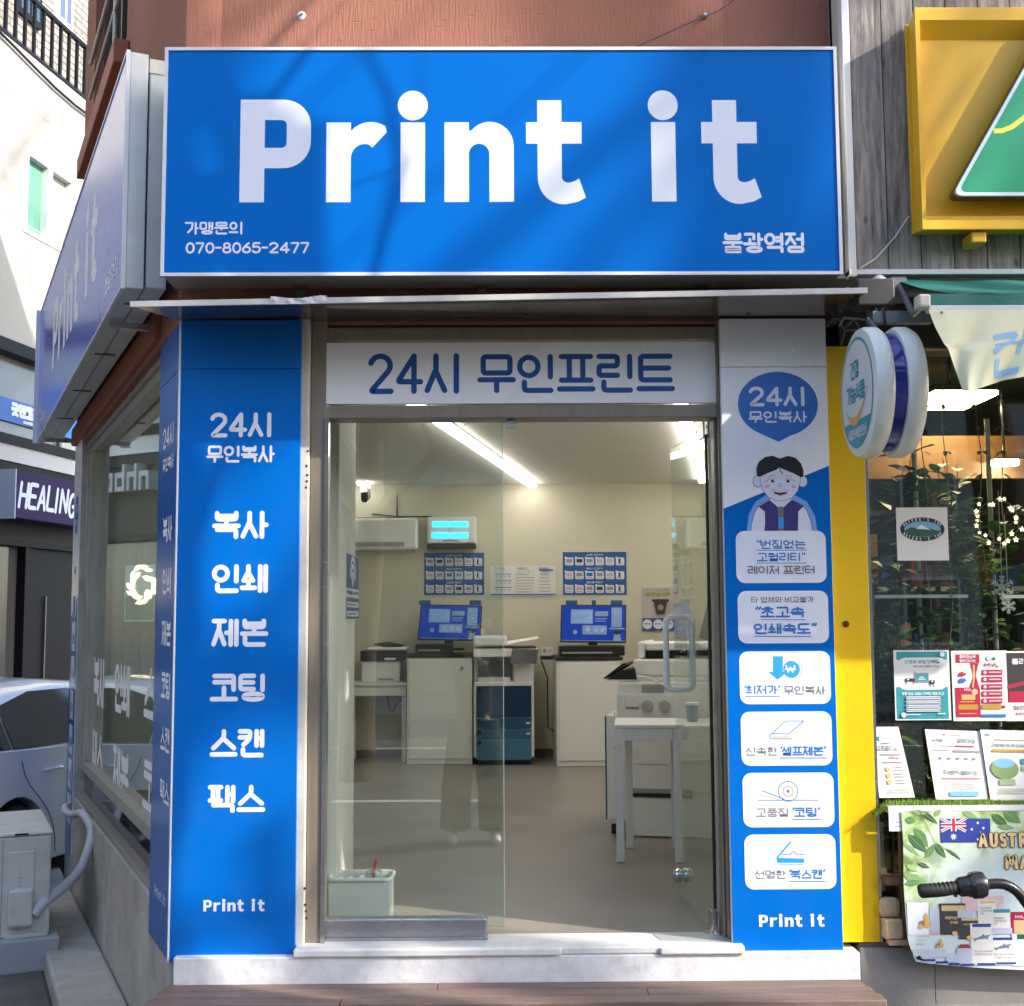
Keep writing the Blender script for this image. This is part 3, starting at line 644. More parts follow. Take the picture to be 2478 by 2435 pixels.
for k, (t, yy) in enumerate((('인쇄', 1452), ('복사', 1452), ('스캔', 1452), ('코팅', 1548), ('제본', 1548), ('팩스', 1548))):
    c = .62 - (k % 3) * .13; dtext(t, c + .03, c - .03, yy - 8, yy + 8, .14)
for t, y0 in (('24', 1580), ('무인', 1612), ('프린트', 1642)): dtext(t, .62, .52, y0, y0 + 22, .16)
a.build('door_lettering', dr)
# ================================================================ canopy over the entrance
cn = thing('metal_canopy', 'thin grey metal canopy with a patched white front edge over the whole entrance', 'canopy', (X(1200, -.36), -.36, 2.5))
cz0 = Z(736, -.40, 430); c0 = at(320, 741, -.40); c1 = at(2094, 708, -.40)
zb0 = Z(783, 0, 700)
bk0 = Vector((X(432, -.0), -.002, zb0 + .005)); bk1 = Vector((X(2040, -.0), -.002, zb0 + .005))
b = B(); b.prism([c0, c1, bk1, bk0], (0, 0, .008)); b.build('soffit_sheet', GALV, cn)
b = B(); b.prism([c0 + Vector((-.005, -.014, -.006)), c1 + Vector((.005, -.014, -.006)), c1 + Vector((.005, -.003, -.006)), c0 + Vector((-.005, -.003, -.006))], (0, 0, .022)); b.build('front_edge', mat('edge_white', (.55, .54, .52), .35, .2, var=.1, dirt=.4), cn)
TAPE = mat('wrinkled_tape', (.58, .56, .55), .2, .2, var=.2, scale=14, bump=.8, bscale=60)
def tape(xa, xb):
    def f(u, v):
        p = c0.lerp(c1, (xa + (xb - xa) * u - 320) / 1774); return p + Vector((0, -.0165 - .003 * abs(math.sin(u * 11 + v * 2)), -.008 + (.026 + .005 * math.sin(u * 7 + xa)) * v))
    b = B(); b.grid(f, 60, 4); b.build('tape_patch', TAPE, cn, recalc=False)
tape(655, 790)
b = B()
for i in range(7): p = c0.lerp(c1, .2 + i * .11).lerp(bk0.lerp(bk1, .2 + i * .11), .75); b.lathe([(.006, 0), (.008, .002), (.004, .005)], p, (0, 0, -1), n=8)
b.build('rivets', ALUD, cn, kind='stuff')

# ================================================================ main fascia sign
ms = thing('main_fascia_sign', 'large blue lightbox sign with big white lettering across the shop front', 'sign', (X(1215, -.34), -.34, Z(668, -.34)))
YS = -.34
m0 = at(394, 115, YS); m1 = at(2031, 668, YS); mx0 = X(394, YS, 400); mx1 = X(2032, YS, 400); mz0 = Z(667, YS, 1215); mz1 = Z(115, YS, 1215)
b = B(); b.box(mx0 + .004, mx1 - .004, YS + .012, YS + .20, mz0 + .004, mz1 - .004); b.build('box', BOXW, ms, bev=.004)
def frame4(b, x0, x1, z0, z1, w, y0, y1):
    b.box(x0, x1, y0, y1, z0, z0 + w); b.box(x0, x1, y0, y1, z1 - w, z1); b.box(x0, x0 + w, y0, y1, z0 + w, z1 - w); b.box(x1 - w, x1, y0, y1, z0 + w, z1 - w)
b = B(); frame4(b, mx0, mx1, mz0, mz1, .013, YS - .006, YS + .014); b.build('frame', TRIMW, ms)
b = B(); b.box(mx0 + .013, mx1 - .013, YS, YS + .011, mz0 + .013, mz1 - .013); b.build('face', BLUE, ms)
SP = F(YS)
a = Art(SP); x0, y0 = SP.px(579, 490); x1, y1 = SP.px(1842, 240)
x1 = SP.px(1844, 490)[0]
print_it(SP, ms, x0, y0, x1, y1, WHITE)
word(SP, ms, '가맹문의', 447, 537, 589, 568, .15, WHITE); word(SP, ms, '070-8065-2477', 449, 586, 750, 614, .17, WHITE, 'phone_number')
a = Art(SP); a.pxtext('불광역점', 1749, 563, 1948, 613, .15, WHITE); a.build('branch_name', ms)
for px in (724, 1165, 1700):
    c = X(px, -.2, 690); b = B(); b.box(c - .016, c + .016, -.16, -.001, mz0 - .035, mz0 + .0); b.box(c - .026, c + .026, -.20, -.13, mz0 - .006, mz0 + .002); b.build('bracket', ALUD, ms)
# ================================================================ side sign
OS = .235
ss = thing('side_fascia_sign', 'long blue lightbox sign running back along the side wall with dirty white underside', 'sign', sw(2, OS, 2.45))
PS = side(OS)
sa, sb_ = PS.px(302, 410)[0], PS.px(95, 900)[0]   # local a of near and far ends
z1s = PS.px(302, 144)[1]; z0s = PS.px(302, 683)[1]
s_n, s_f = -sa, -sb_
b = B(); swq(b, s_n, s_f, z0s, z1s, OS - .085, OS - .012); b.build('box', BOXW, ss, bev=.005)
b = B(); swq(b, s_n + .001, s_f, z0s + .01, z1s - .01, OS - .011, OS); b.build('face', mat('gloss_sign_blue', (.14, .20, .80), .16, var=.02, rvar=.02, spec=.4, coat=.15), ss)
b = B(); swq(b, s_n - .004, s_n + .012, z0s - .004, z1s + .004, OS - .0121, OS + .004); swq(b, s_f - .012, s_f + .03, z0s - .01, z1s + .01, OS - .05, OS + .03); swq(b, s_n + .0121, s_f - .0121, z0s - .004, z0s + .0099, OS - .0121, OS + .004); swq(b, s_n + .0121, s_f - .0121, z1s - .0099, z1s + .004, OS - .0121, OS + .004); b.build('frame', TRIMW, ss)
b = B(); swq(b, s_n + .01, s_f - .02, z0s + .012, z1s - .02, OS - .176, OS - .093); b.build('rear_box', BOXW, ss, bev=.005)
b = B(); swq(b, s_n + .004, s_n + .02, z1s - .075, z1s - .015, OS - .18, OS - .09); b.build('box_cap', CREAM, ss)
ax = lambda px, py=900: PS.px(px, py)[0]
bz = lambda t: z0s + (z1s - z0s) * t
VINW = mat('matt_white_vinyl', (.92, .92, .95), .9, var=.01, spec=.05)
print_it(PS, ss, ax(126), bz(.30), ax(228), bz(.76), VINW)
a = Art(PS); a.text('가맹문의', sb_ + .1, bz(.19), sb_ + .45, bz(.25), .007, VINW); a.build('word', ss); a = Art(PS); a.text('070-8065-2477', sb_ + .1, bz(.10), sb_ + .8, bz(.155), .007, VINW); a.build('phone_number', ss)
a = Art(PS); a.text('불광역점', sa - .60, bz(.10), sa - .14, bz(.19), .012, VINW); a.build('branch_name', ss)
for i in range(5):
    s_ = s_n + .25 + i * (s_f - s_n - .4) / 4; q = sw(s_, OS - .09, z0s - .002); b = B(); b.tube([q + SN * .05, q - SN * .05], .006, 6); b.build('clamp', ALUD, ss)
for s_ in (s_n + .55, s_f - .35):
    b = B(); swq(b, s_, s_ + .03, z0s - .04, z0s - .012, -.0, OS - .02); b.build('bracket', STEEL, ss)

# ================================================================ left pillar cladding
lp = thing('left_pillar_cladding', 'tall glossy blue panelled corner pillar to the left of the entrance', 'pillar', CORNER)
PL_ = F(-.06)
lz0 = Z(2327, -.06, 560); lz1 = zb0 + .0; xlr = X(724, -.06, 1300)
zj1 = Z(893, -.06, 560); zj0 = None
for z0, z1 in ((lz0, zj1 - .001), (zj1 + .001, lz1)):
    b = B(); b.box(XL + .004, xlr, -.06, -.03, z0, z1); b.build('front_panel', BLUEP, lp, bev=.0015)
    b = B(); swq(b, .004, .50, z0, z1, -.02, 0.0) if z0 != lz0 else b.prism([sw(.004, 0, lz0), sw(.50, 0, lz0 + .0), sw(.50, -.02, lz0), sw(.004, -.02, lz0)], (0, 0, z1 - z0)); b.build('side_panel', BLUEP, lp, bev=.0015)
b = B(); b.tube([CORNER + Vector((0, 0, lz0)), CORNER + Vector((0, 0, lz1))], .0045, 8); b.build('corner_bead', TRIMW, lp)
word(PL_, lp, '24시', 507, 998, 661, 1059, .165, WHITE)
word(PL_, lp, '무인복사', 499, 1078, 666, 1120, .15, WHITE)
for t, x0, y0, x1, y1 in (('복사', 513, 1236, 652, 1305), ('인쇄', 512, 1365, 652, 1436), ('제본', 511, 1497, 650, 1566), ('코팅', 507, 1630, 646, 1699), ('스캔', 507, 1764, 643, 1834), ('팩스', 502, 1899, 643, 1968)):
    word(PL_, lp, t, x0, y0, x1, y1, .165, WHITE)
x0, y0 = PL_.px(492, 2206); x1, y1 = PL_.px(641, 2177); print_it(PL_, lp, x0, y0, x1, y1, WHITE)
PSD = side(0.0)
def sidetext(t, pxa, pxb, yt, yb):
    q0 = PSD.px(pxa, yb); q1 = PSD.px(pxb, yt)
    zc = (PSD.px((pxa + pxb) / 2, yt)[1], PSD.px((pxa + pxb) / 2, yb)[1])
    a = Art(PSD); a.text(t, q0[0], zc[1], q1[0], zc[0], .15 * (zc[0] - zc[1]), VINW); a.build('side_word', lp)
sidetext('24시', 395, 421, 1030, 1080); sidetext('무인복사', 394, 421, 1105, 1138)
for t, y0, y1 in (('복사', 1250, 1312), ('인쇄', 1375, 1438), ('제본', 1503, 1563), ('코팅', 1628, 1692), ('스캔', 1760, 1820), ('팩스', 1890, 1945)):
    k = (y0 - 1250) / 700 * 8; sidetext(t, 394 - k, 417 - k, y0, y1)
q0 = PSD.px(374, 2150); q1 = PSD.px(400, 2150); print_it(PSD, lp, q0[0], PSD.px(387, 2180)[1], q1[0], PSD.px(387, 2155)[1], WHITE, 'side_letter')

# ================================================================ side shop window
sdw = thing('side_window', 'wide aluminium framed shop window along the side wall with white vinyl words', 'window', sw(1.9, -.1, .085))
FR = mat('old_aluminium', (.46, .43, .38), .4, .3, var=.12, stretch=(6, 6, .8), dirt=.5, dirtcol=(.10, .085, .065), dscale=4)
wb, wt_ = .355, 2.53; wn0, wn1 = .51, 3.81
b = B(); swq(b, wn0, wn1, wt_ - .06, wt_, -.14, -.03); swq(b, wn0, wn1, wt_ - .115, wt_ - .0605, -.12, -.05); b.build('head', FR, sdw, bev=.003)
b = B(); swq(b, wn0, wn1, wb - .06, wb, -.14, -.03); swq(b, wn0, wn1, .101, .135, -.13, -.012); b.build('sill', FR, sdw, bev=.003)
for s0, s1 in ((wn1 - .07, wn1), (3.57, 3.62), (wn0, wn0 + .05)):
    b = B(); swq(b, s0, s1, wb + .0005, wt_ - .1155, -.13, -.04 if s0 < 3.4 else -.03); b.build('mullion', FR, sdw, bev=.003)
b = B(); swq(b, wn0 + .05, wn1 - .10, wb, wt_ - .116, -.095, -.088); b.build('pane', GLASSW, sdw)
b = B(); swq(b, wn0, wn1, .136, wb - .061, -.075, -.065); b.build('lower_pane', mat('black_glass', (.01, .011, .012), .04, spec=.9), sdw)
PW = side(-.087)
for t, xa, xb, ya, yb in (('복사', 228, 252, 1592, 1712), ('인쇄', 279, 313, 1608, 1730), ('스캔', 350, 420, 1620, 1756), ('팩스', 222, 248, 1772, 1882), ('제본', 274, 310, 1812, 1942), ('코팅', 346, 420, 1858, 1988)):
    xm = (xa + xb) / 2; q0 = PW.px(xa, ya)[0]; q1 = PW.px(xb, yb)[0]; zt_ = PW.px(xm, ya)[1]; zb_ = PW.px(xm, yb)[1]
    a = Art(PW); a.text(t, q0, zb_, q1, zt_, .16 * (zt_ - zb_), VINW); a.build('word', sdw)
# tall printed panel on the end pillar
ep = thing('end_pillar_panel', 'narrow printed white and blue panel on the far end pillar of the side wall', 'sign', sw(4.05, 0, 0))
PE = side(0.004); e0, e1 = SEND - .01, SEND - .46
b = B(); swq(b, e1, e0, -.30, 2.53, .0005, .004); b.build('panel', PWHITE, ep)
a = Art(PE); a.flat([(-e0, -.30), (-e1, -.30), (-e1, 1.45), (-e0, 1.30)], BLUEP); a.build('blue_field', ep)
cxe = -(e0 + e1) / 2
a = Art(PE, base=.0008); a.ell(cxe, 2.02, .12, .14, MIDB); a.text('24시', cxe - .085, 2.03, cxe + .085, 2.10, .011, WHITE); a.text('무인복사', cxe - .09, 1.94, cxe + .09, 1.99, .007, WHITE); a.build('speech_bubble', ep)
a = Art(PE, base=.0008); a.ell(cxe, 1.58, .07, .085, BLACK); a.ell(cxe, 1.55, .062, .07, PWHITE); a.rect(cxe - .1, 1.30, cxe + .1, 1.46, PWHITE, .03); a.rect(cxe - .06, 1.30, cxe + .06, 1.45, MIDB); a.build('portrait', ep)
for k in range(6):
    z1 = 1.27 - k * .235; a = Art(PE, base=.0008); a.rect(cxe - .12, z1 - .2, cxe + .12, z1, PWHITE, .025)
    a.text(('고퀄리티', '초고속', '최저가', '셀프제본', '코팅', '북스캔')[k], cxe - .09, z1 - .15, cxe + .09, z1 - .09, .008, MIDB); a.build('card', ep)

# ================================================================ right pillar cladding
rp = thing('right_pillar_cladding', 'white and blue printed pillar right of the entrance with cartoon man and six cards', 'pillar', (X(1880, -.06), -.06, 0))
PR = F(-.06)
rz0 = Z(2331, -.06, 1915); rzj = Z(888, -.06, 1880); rz1 = zb0
b = B(); b.box(xr0, xr1, -.06, -.031, rz0, rzj - .001); b.build('panel', PWHITE, rp, bev=.0015)
b = B(); b.box(xr0, xr1, -.06, -.031, rzj + .001, rz1); b.build('upper_panel', PWHITE, rp, bev=.0015)
a = Art(PR); l0, l1 = xr0 + .001, xr1 - .001
a.flat([(l0, rz0 + .001), (l1, rz0 + .001), (l1, PR.px(2010, 1127)[1]), (l0, PR.px(1760, 1231)[1])], BLUEP); a.build('blue_field', rp)
CL = lambda x, y: (1700 + x / 2.538, 850 + y / 2.538)
a = Art(PR, base=.0008)
r0 = PR.px(*CL(463, 327)); rx_ = PR.px(*CL(709, 327))[0] - r0[0]; ry_ = PR.px(*CL(463, 127))[1] - r0[1]
a.flat([(r0[0] + rx_ * math.cos(t), r0[1] + ry_ * math.sin(t)) for t in [R(k) for k in range(0, 252, 9)]] + [PR.px(*CL(467, 557))] + [(r0[0] + rx_ * math.cos(t), r0[1] + ry_ * math.sin(t)) for t in [R(k) for k in range(288, 360, 9)]], MIDB)
a.pxtext('24시', 1811.5, 935.5, 1949.4, 984, .17, WHITE); a.pxtext('무인복사', 1811.5, 995, 1953, 1023.4, .15, WHITE); a.build('speech_bubble', rp)
# cartoon man
a = Art(PR, base=.0012)
SKIN = mat('print_skin', (.68, .68, .80), .4, var=0); HAIR = mat('print_black', (.006, .008, .012), .4, var=0); VEST = mat('print_vest', (.035, .03, .16), .4, var=0)
PINK = mat('print_pink', (.62, .42, .52), .4, var=0); MOUTH = mat('print_mouth', (.13, .015, .03), .4, var=0); HALO = mat('print_halo', (.16, .36, .75), .4, var=0)
cp = lambda pts: [PR.px(*CL(*p)) for p in pts]
body = [(295, 1110), (300, 1060), (318, 990), (345, 945), (420, 905), (530, 905), (610, 940), (640, 975), (665, 1040), (678, 1110)]
a.flat(cp([(270, 1110), (285, 1000), (325, 925), (395, 880), (560, 880), (640, 925), (690, 1010), (705, 1110)]), HALO)
a.flat(cp(body), HAIR); a.flat(cp([(478 + (x - 478) * .985, y + (3 if y < 1100 else 0)) for x, y in body]), SKIN)
a.flat(cp([(378, 1110), (384, 1060), (382, 985), (342, 955), (412, 915), (465, 960), (466, 1110)]), VEST)
a.flat(cp([(500, 1110), (497, 960), (545, 912), (622, 952), (588, 985), (586, 1110)]), VEST)
a.flat(cp([(466, 955), (466, 1110), (500, 1110), (497, 955)]), mat('print_shirt', (.15, .14, .16), .4, var=0)); a.flat(cp([(467, 1020), (467, 1088), (497, 1088), (497, 1020)]), CYANP)
a.flat(cp([(450, 880), (450, 925), (480, 955), (510, 925), (510, 880)]), SKIN)
a.stroke(cp([(416, 912), (462, 950), (480, 925)]), .006, SKIN); a.stroke(cp([(542, 912), (498, 950), (484, 925)]), .006, SKIN)
for cx in (340, 614): a.ell(*PR.px(*CL(cx, 800)), .0205, .0245, HAIR); a.ell(*PR.px(*CL(cx, 800)), .0185, .0225, SKIN)
cc = PR.px(*CL(477, 800)); sc_ = abs(PR.px(*CL(577, 800))[0] - cc[0]) / 100
face = [(cc[0] + sc_ * dx, cc[1] - sc_ * dy) for dx, dy in [(-123, -70), (-122, 0), (-105, 60), (-70, 100), (-30, 116), (0, 119), (30, 116), (70, 100), (105, 60), (122, 0), (123, -70), (80, -110), (-80, -110)]]
a.flat([(cc[0] + (x - cc[0]) * 1.02, cc[1] + (y - cc[1]) * 1.02) for x, y in face], HAIR); a.flat(face, SKIN)
hairp = [(355, 772), (334, 768), (330, 720), (345, 680), (385, 650), (430, 643), (476, 660), (525, 643), (570, 655), (605, 690), (620, 735), (618, 772), (602, 775), (560, 752), (490, 724), (474, 712), (455, 728), (400, 750), (362, 768)]
a.flat(cp(hairp), HAIR); a.stroke(cp([(474, 715), (478, 735), (490, 752)]), .004, HAIR)
for cx in (431, 525): a.ell(*PR.px(*CL(cx, 798)), .0068, .0068, HAIR); a.ell(*PR.px(*CL(cx + 5, 793)), .002, .002, WHITE)
for cx in (397, 560): a.ell(*PR.px(*CL(cx, 831)), .0102, .0072, PINK)
a.stroke(cp([(385, 803), (410, 786), (440, 782)]), .0016, HAIR); a.stroke(cp([(512, 782), (545, 786), (575, 803)]), .0016, HAIR); a.stroke(cp([(404, 775), (420, 765), (445, 763)]), .0016, HAIR); a.stroke(cp([(512, 768), (530, 765), (550, 771)]), .0016, HAIR)
a.stroke(cp([(476, 812), (466, 833), (487, 833)]), .0014, HAIR, closed=True, corner=False)
a.flat(cp([(426, 850), (478, 860), (530, 850), (515, 876), (478, 888), (442, 876)]), HAIR); a.flat(cp([(430, 853), (478, 861), (526, 853), (520, 864), (478, 869), (436, 864)]), WHITE); a.flat(cp([(436, 868), (478, 872), (520, 868), (508, 880), (478, 885), (448, 880)]), MOUTH)
a.build('portrait', rp)
def card(x0, y0, x1, y1, draw):
    a = Art(PR, base=.0018)
    p0 = PR.px(x0, (y0 + y1) / 2); p1 = PR.px(x1, (y0 + y1) / 2); xm = (x0 + x1) / 2
    a.rect(p0[0], PR.px(xm, y1)[1], p1[0], PR.px(xm, y0)[1], WHITE, .035); draw(a); return a.build('card', rp)
def ul(a, x0, x1, y): a.pxstroke([(x0, y), (x1, y)], 1.6, MIDB)
def c1(a):
    a.pxtext('“번짐없는', 1831, 1307, 1949, 1329, .15, MIDB); ul(a, 1829, 1951, 1332); a.pxtext('고퀄리티”', 1832, 1338, 1950, 1359, .15, MIDB); ul(a, 1830, 1951, 1363); a.pxtext('레이저 프린터', 1809, 1369, 1972, 1390, .15, GREYP)
def c2(a):
    a.pxtext('타 업체와 비교불가', 1817, 1444, 1969, 1459, .14, GREYP); a.pxtext('“초고속', 1828, 1468, 1947, 1495, .17, MIDB); ul(a, 1842, 1948, 1500); a.pxtext('인쇄속도”', 1824, 1508, 1978, 1535, .17, MIDB); ul(a, 1826, 1963, 1540)
DL = lambda x, y: (1700 + x / 2.38, 1600 + y / 2.38)
def c3(a):
    a.ell(*PR.px(*DL(520, 48)), .0395, .0395, ORANGE); a.ell(*PR.px(*DL(517, 48)), .037, .037, WHITE); a.ell(*PR.px(*DL(512, 48)), .034, .034, CYANP)
    a.pxtext('₩', *DL(474, 22), *DL(540, 70), .18, WHITE)
    a.pxflat([DL(405, -28), DL(462, -28), DL(462, 62), DL(488, 62), DL(432, 108), DL(378, 62), DL(405, 62)], CYANP)
    a.pxtext('‘최저가’', 1801, 1659, 1889, 1680, .15, MIDB); ul(a, 1803, 1887, 1685); a.pxtext('무인복사', 1897, 1660, 1997, 1681, .12, GREYP)
def c4(a):
    a.pxstroke([DL(582, 345), DL(476, 345), DL(400, 418), DL(495, 420), DL(582, 345)], 2, MIDB); a.pxstroke([DL(398, 418), DL(384, 432), DL(396, 448), DL(516, 448)], 2, MIDB); a.pxstroke([DL(408, 433), DL(500, 433), DL(578, 362)], 2, ORANGE); a.pxstroke([DL(408, 441), DL(506, 440), DL(576, 376)], 1.6, ORANGE)
    a.pxtext('신속한', 1804, 1808, 1881, 1829, .13, GREYP); a.pxtext('‘셀프제본’', 1888, 1806, 2000, 1829, .15, MIDB); ul(a, 1888, 2000, 1834)
def c5(a):
    c = PR.px(*DL(492, 750))
    for rr, m in ((.0405, MIDB), (.037, WHITE), (.023, ORANGE), (.017, WHITE), (.006, MIDB)): a.ell(*c, rr, rr, m)
    a.pxstroke([DL(320, 801), DL(666, 801)], 2, MIDB); a.pxstroke([DL(344, 747), DL(470, 796)], 2.2, MIDB); a.pxstroke([DL(332, 772), DL(440, 796)], 2.2, ORANGE)
    a.pxtext('고품질', 1829, 1956, 1908, 1977, .13, GREYP); a.pxtext('‘코팅’', 1917, 1954, 1986, 1977, .15, MIDB); ul(a, 1917, 1986, 1983)
def c6(a):
    a.pxstroke([DL(430, 1130), DL(506, 1042)], 4.5, CYANP); a.pxflat([DL(424, 1132), DL(585, 1137), DL(585, 1162), DL(430, 1162)], CYANP); a.pxstroke([DL(438, 1170), DL(576, 1170)], 1.6, CYANP)
    a.pxstroke([DL(458, 1115), DL(500, 1112), DL(522, 1094), DL(545, 1112), DL(588, 1114)], 1.8, MIDB); a.pxstroke([DL(492, 1128), DL(508, 1110), DL(522, 1104), DL(540, 1114), DL(556, 1128)], 1.8, ORANGE)
    a.pxtext('선명한', 1826, 2106, 1902, 2127, .13, GREYP); a.pxtext('‘북스캔’', 1909, 2104, 1998, 2127, .15, MIDB); ul(a, 1909, 1998, 2133)
card(1781, 1285, 1999, 1411, c1); card(1785.5, 1430, 2004.6, 1557, c2); card(1789.5, 1576, 2009.5, 1704, c3); card(1793, 1722, 2013, 1853, c4); card(1797.5, 1870, 2018, 2002, c5); card(1801.7, 2019, 2022.7, 2152, c6)
x0, y0 = PR.px(1837, 2243); x1, y1 = PR.px(1995, 2213); print_it(PR.off(.0012), rp, x0, y0, x1, y1, WHITE)

# ================================================================ wooden deck in front
WOOD = mat('brown_deck_board', (.16, .105, .085), .55, var=.2, scale=3, stretch=(1.2, 14, 14), dirt=.4, dirtcol=(.28, .22, .19), dscale=3, bump=.3, bscale=30)
dk = thing('entrance_deck', 'brown composite deck step lying along the foot of the white painted base', 'deck', (X(1260, -.3), -.3, -.6))
dxl, dxr = X(398, -.16, 2372), X(2080, -.16, 2390)
for i, (ya, yb) in enumerate(((-.103, -.188), (-.191, -.276), (-.279, -.365))):
    cuts = [dxl + (ya + .103) * .14, (-.25, .55, -.6)[i], dxr + .02 - (ya + .103) * .14]
    for k in range(2):
        b = B(); b.box(cuts[k] + .001, cuts[k + 1] - .001, yb, ya, -.158, -.130 - .0006 * i); b.build('board', WOOD, dk, bev=.004)
b = B(); b.box(dxl - .02, dxr + .03, -.360, -.345, -.60, -.160); b.box(dxl - .02, dxl - .005, -.344, -.105, -.6, -.160); b.build('riser', WOOD, dk)

# ================================================================ neighbour to the right: building shell
nb = thing('neighbour_building', 'neighbouring shop building clad above in weathered grey boards', 'building', (2.6, .5, -.6))
NXL = X(2050, 0, 1500); YN = -.22
b = B(); b.box(XR + .03, 9.0, -.04, .20, 2.62, HI - 1.2); b.build('upper_wall', CONC, nb)
b = B(); b.box(XR + .012, 9.0, .02, .20, 2.40, 2.619); b.build('lintel', mat('dark_board', (.03, .022, .018), .7, bump=.2), nb)
TILE = mat('grey_base_tile', (.21, .20, .195), .6, var=.08, scale=4, dirt=.3, dirtcol=(.13, .12, .115), dscale=5, bump=.1)
zt0 = Z(2276, 0, 2200)
tx = [NXL + .004, X(2258, -.02, 2300), X(2258, -.02, 2300) + .62, X(2258, -.02, 2300) + 1.24, X(2258, -.02, 2300) + 1.86]
for i in range(4):
    b = B(); b.box(tx[i] + .001, tx[i + 1] - .001, -.03, .1, -.62, zt0 - .02); b.build('base_tile', TILE, nb, bev=.002)
b = B(); b.box(tx[0], tx[-1], -.02, .16, zt0 - .0195, zt0); b.build('base_ledge', ALUD, nb)
# gap of dark cavity between shops
b = B(); b.box(XR - .02, NXL + .02, .10, .18, -.6, 2.6); b.build('party_gap', mat('dark_gap', (.03, .024, .02), .8), nb)
WBD = []
def planks_mat(i):
    k = .8 + .4 * random.random()
    m, nt, b = nodes_of('weathered_board'); N, L = nt.nodes, nt.links
    g = N.new('ShaderNodeNewGeometry'); mp = N.new('ShaderNodeMapping'); mp.inputs['Scale'].default_value = (11, 11, .9); mp.inputs['Location'].default_value = (i * 3.1, i, i * 1.7); L.new(g.outputs['Position'], mp.inputs['Vector'])
    n = N.new('ShaderNodeTexNoise'); n.inputs['Scale'].default_value = 3.4; n.inputs['Detail'].default_value = 9; n.inputs['Roughness'].default_value = .68; n.inputs['Distortion'].default_value = .35; L.new(mp.outputs[0], n.inputs['Vector'])
    m2 = N.new('ShaderNodeMapping'); m2.inputs['Scale'].default_value = (6, 6, 3.0); m2.inputs['Location'].default_value = (i * 1.3, 0, i); L.new(g.outputs['Position'], m2.inputs['Vector'])
    vo = N.new('ShaderNodeTexVoronoi'); vo.inputs['Scale'].default_value = 1.3; L.new(m2.outputs[0], vo.inputs['Vector'])
    kr = N.new('ShaderNodeValToRGB'); kr.color_ramp.elements[0].position = .03; kr.color_ramp.elements[0].color = (.15, .15, .15, 1); kr.color_ramp.elements[1].position = .11; L.new(vo.outputs['Distance'], kr.inputs[0])
    cr = N.new('ShaderNodeValToRGB'); e = cr.color_ramp.elements; e[0].position = .30; e[0].color = (.055 * k, .05 * k, .048 * k, 1); e[1].position = .68; e[1].color = (.42 * k, .385 * k, .36 * k, 1); el = e.new(.5); el.color = (.25 * k, .225 * k, .21 * k, 1); L.new(n.outputs['Fac'], cr.inputs[0])
    mx = N.new('ShaderNodeMix'); mx.data_type = 'RGBA'; mx.blend_type = 'MULTIPLY'; mx.inputs['Factor'].default_value = 1; L.new(cr.outputs[0], mx.inputs['A']); L.new(kr.outputs[0], mx.inputs['B'])
    L.new(mx.outputs['Result'], b.inputs['Base Color']); b.inputs['Roughness'].default_value = .8
    bp = N.new('ShaderNodeBump'); bp.inputs['Strength'].default_value = .5; bp.inputs['Distance'].default_value = .006; L.new(n.outputs['Fac'], bp.inputs['Height']); L.new(bp.outputs[0], b.inputs['Normal'])
    return m
PMS = [planks_mat(i) for i in range(4)]
pz0 = Z(652, YN, 2250); px0 = X(2062, YN, 330); x = px0; pw = X(2141, YN, 330) - px0
xe = 4.1; i = 0
while x < xe:
    b = B(); b.box(x + .0015, min(x + pw, xe) - .0015, YN, YN + .02, pz0, 5.2); b.build('board', PMS[i % 4], nb, bev=.003); x += pw; i += 1
b = B(); b.box(px0 - .02, xe, YN + .021, -.045, pz0, 5.2); b.build('board_backing', CONC, nb)
b = B(); b.box(px0 - .03, px0, YN - .006, YN + .05, pz0 - .03, 5.2); b.build('side_trim', TRIMW, nb, bev=.002)
b = B(); b.box(px0 - .03, xe, YN - .008, YN + .05, pz0 - .022, pz0 - .0005); b.build('bottom_trim', TRIMW, nb, bev=.002)
b = B(); b.box(px0 - .16, xe, YN + .051, -.0, pz0 - .022, pz0 - .010); b.build('soffit', CONC, nb)
# ---- yellow pillar strip
YEL = mat('yellow_panel', (.80, .50, .004), .35, var=.03, scale=2, bump=.05, bscale=4, dirt=.2, dirtcol=(.4, .22, .02), dscale=3)
yp = thing('yellow_pillar', 'plain yellow panelled strip standing between the printed pillar and the plant filled window', 'pillar', (NXL + .05, -.03, 0))
yx0, yx1 = X(2012, -.03, 1100), X(2099, -.03, 1300)
b = B(); b.box(xr1 + .006, yx1, -.03, .08, zt0 + .002, Z(838, -.03, 2040)); b.build('panel', YEL, yp, bev=.002)
b = B(); b.box(yx1 + .0005, yx1 + .012, -.028, .08, zt0 + .002, 2.4); b.build('edge_trim', STEEL, yp)
b = B(); b.lathe([(.012, 0), (.014, .004), (.008, .008)], at(2047, 1510, -.03), (0, -1, 0), n=8); b.build('rust_spot', mat('rusty', (.12, .04, .015), .9), yp)
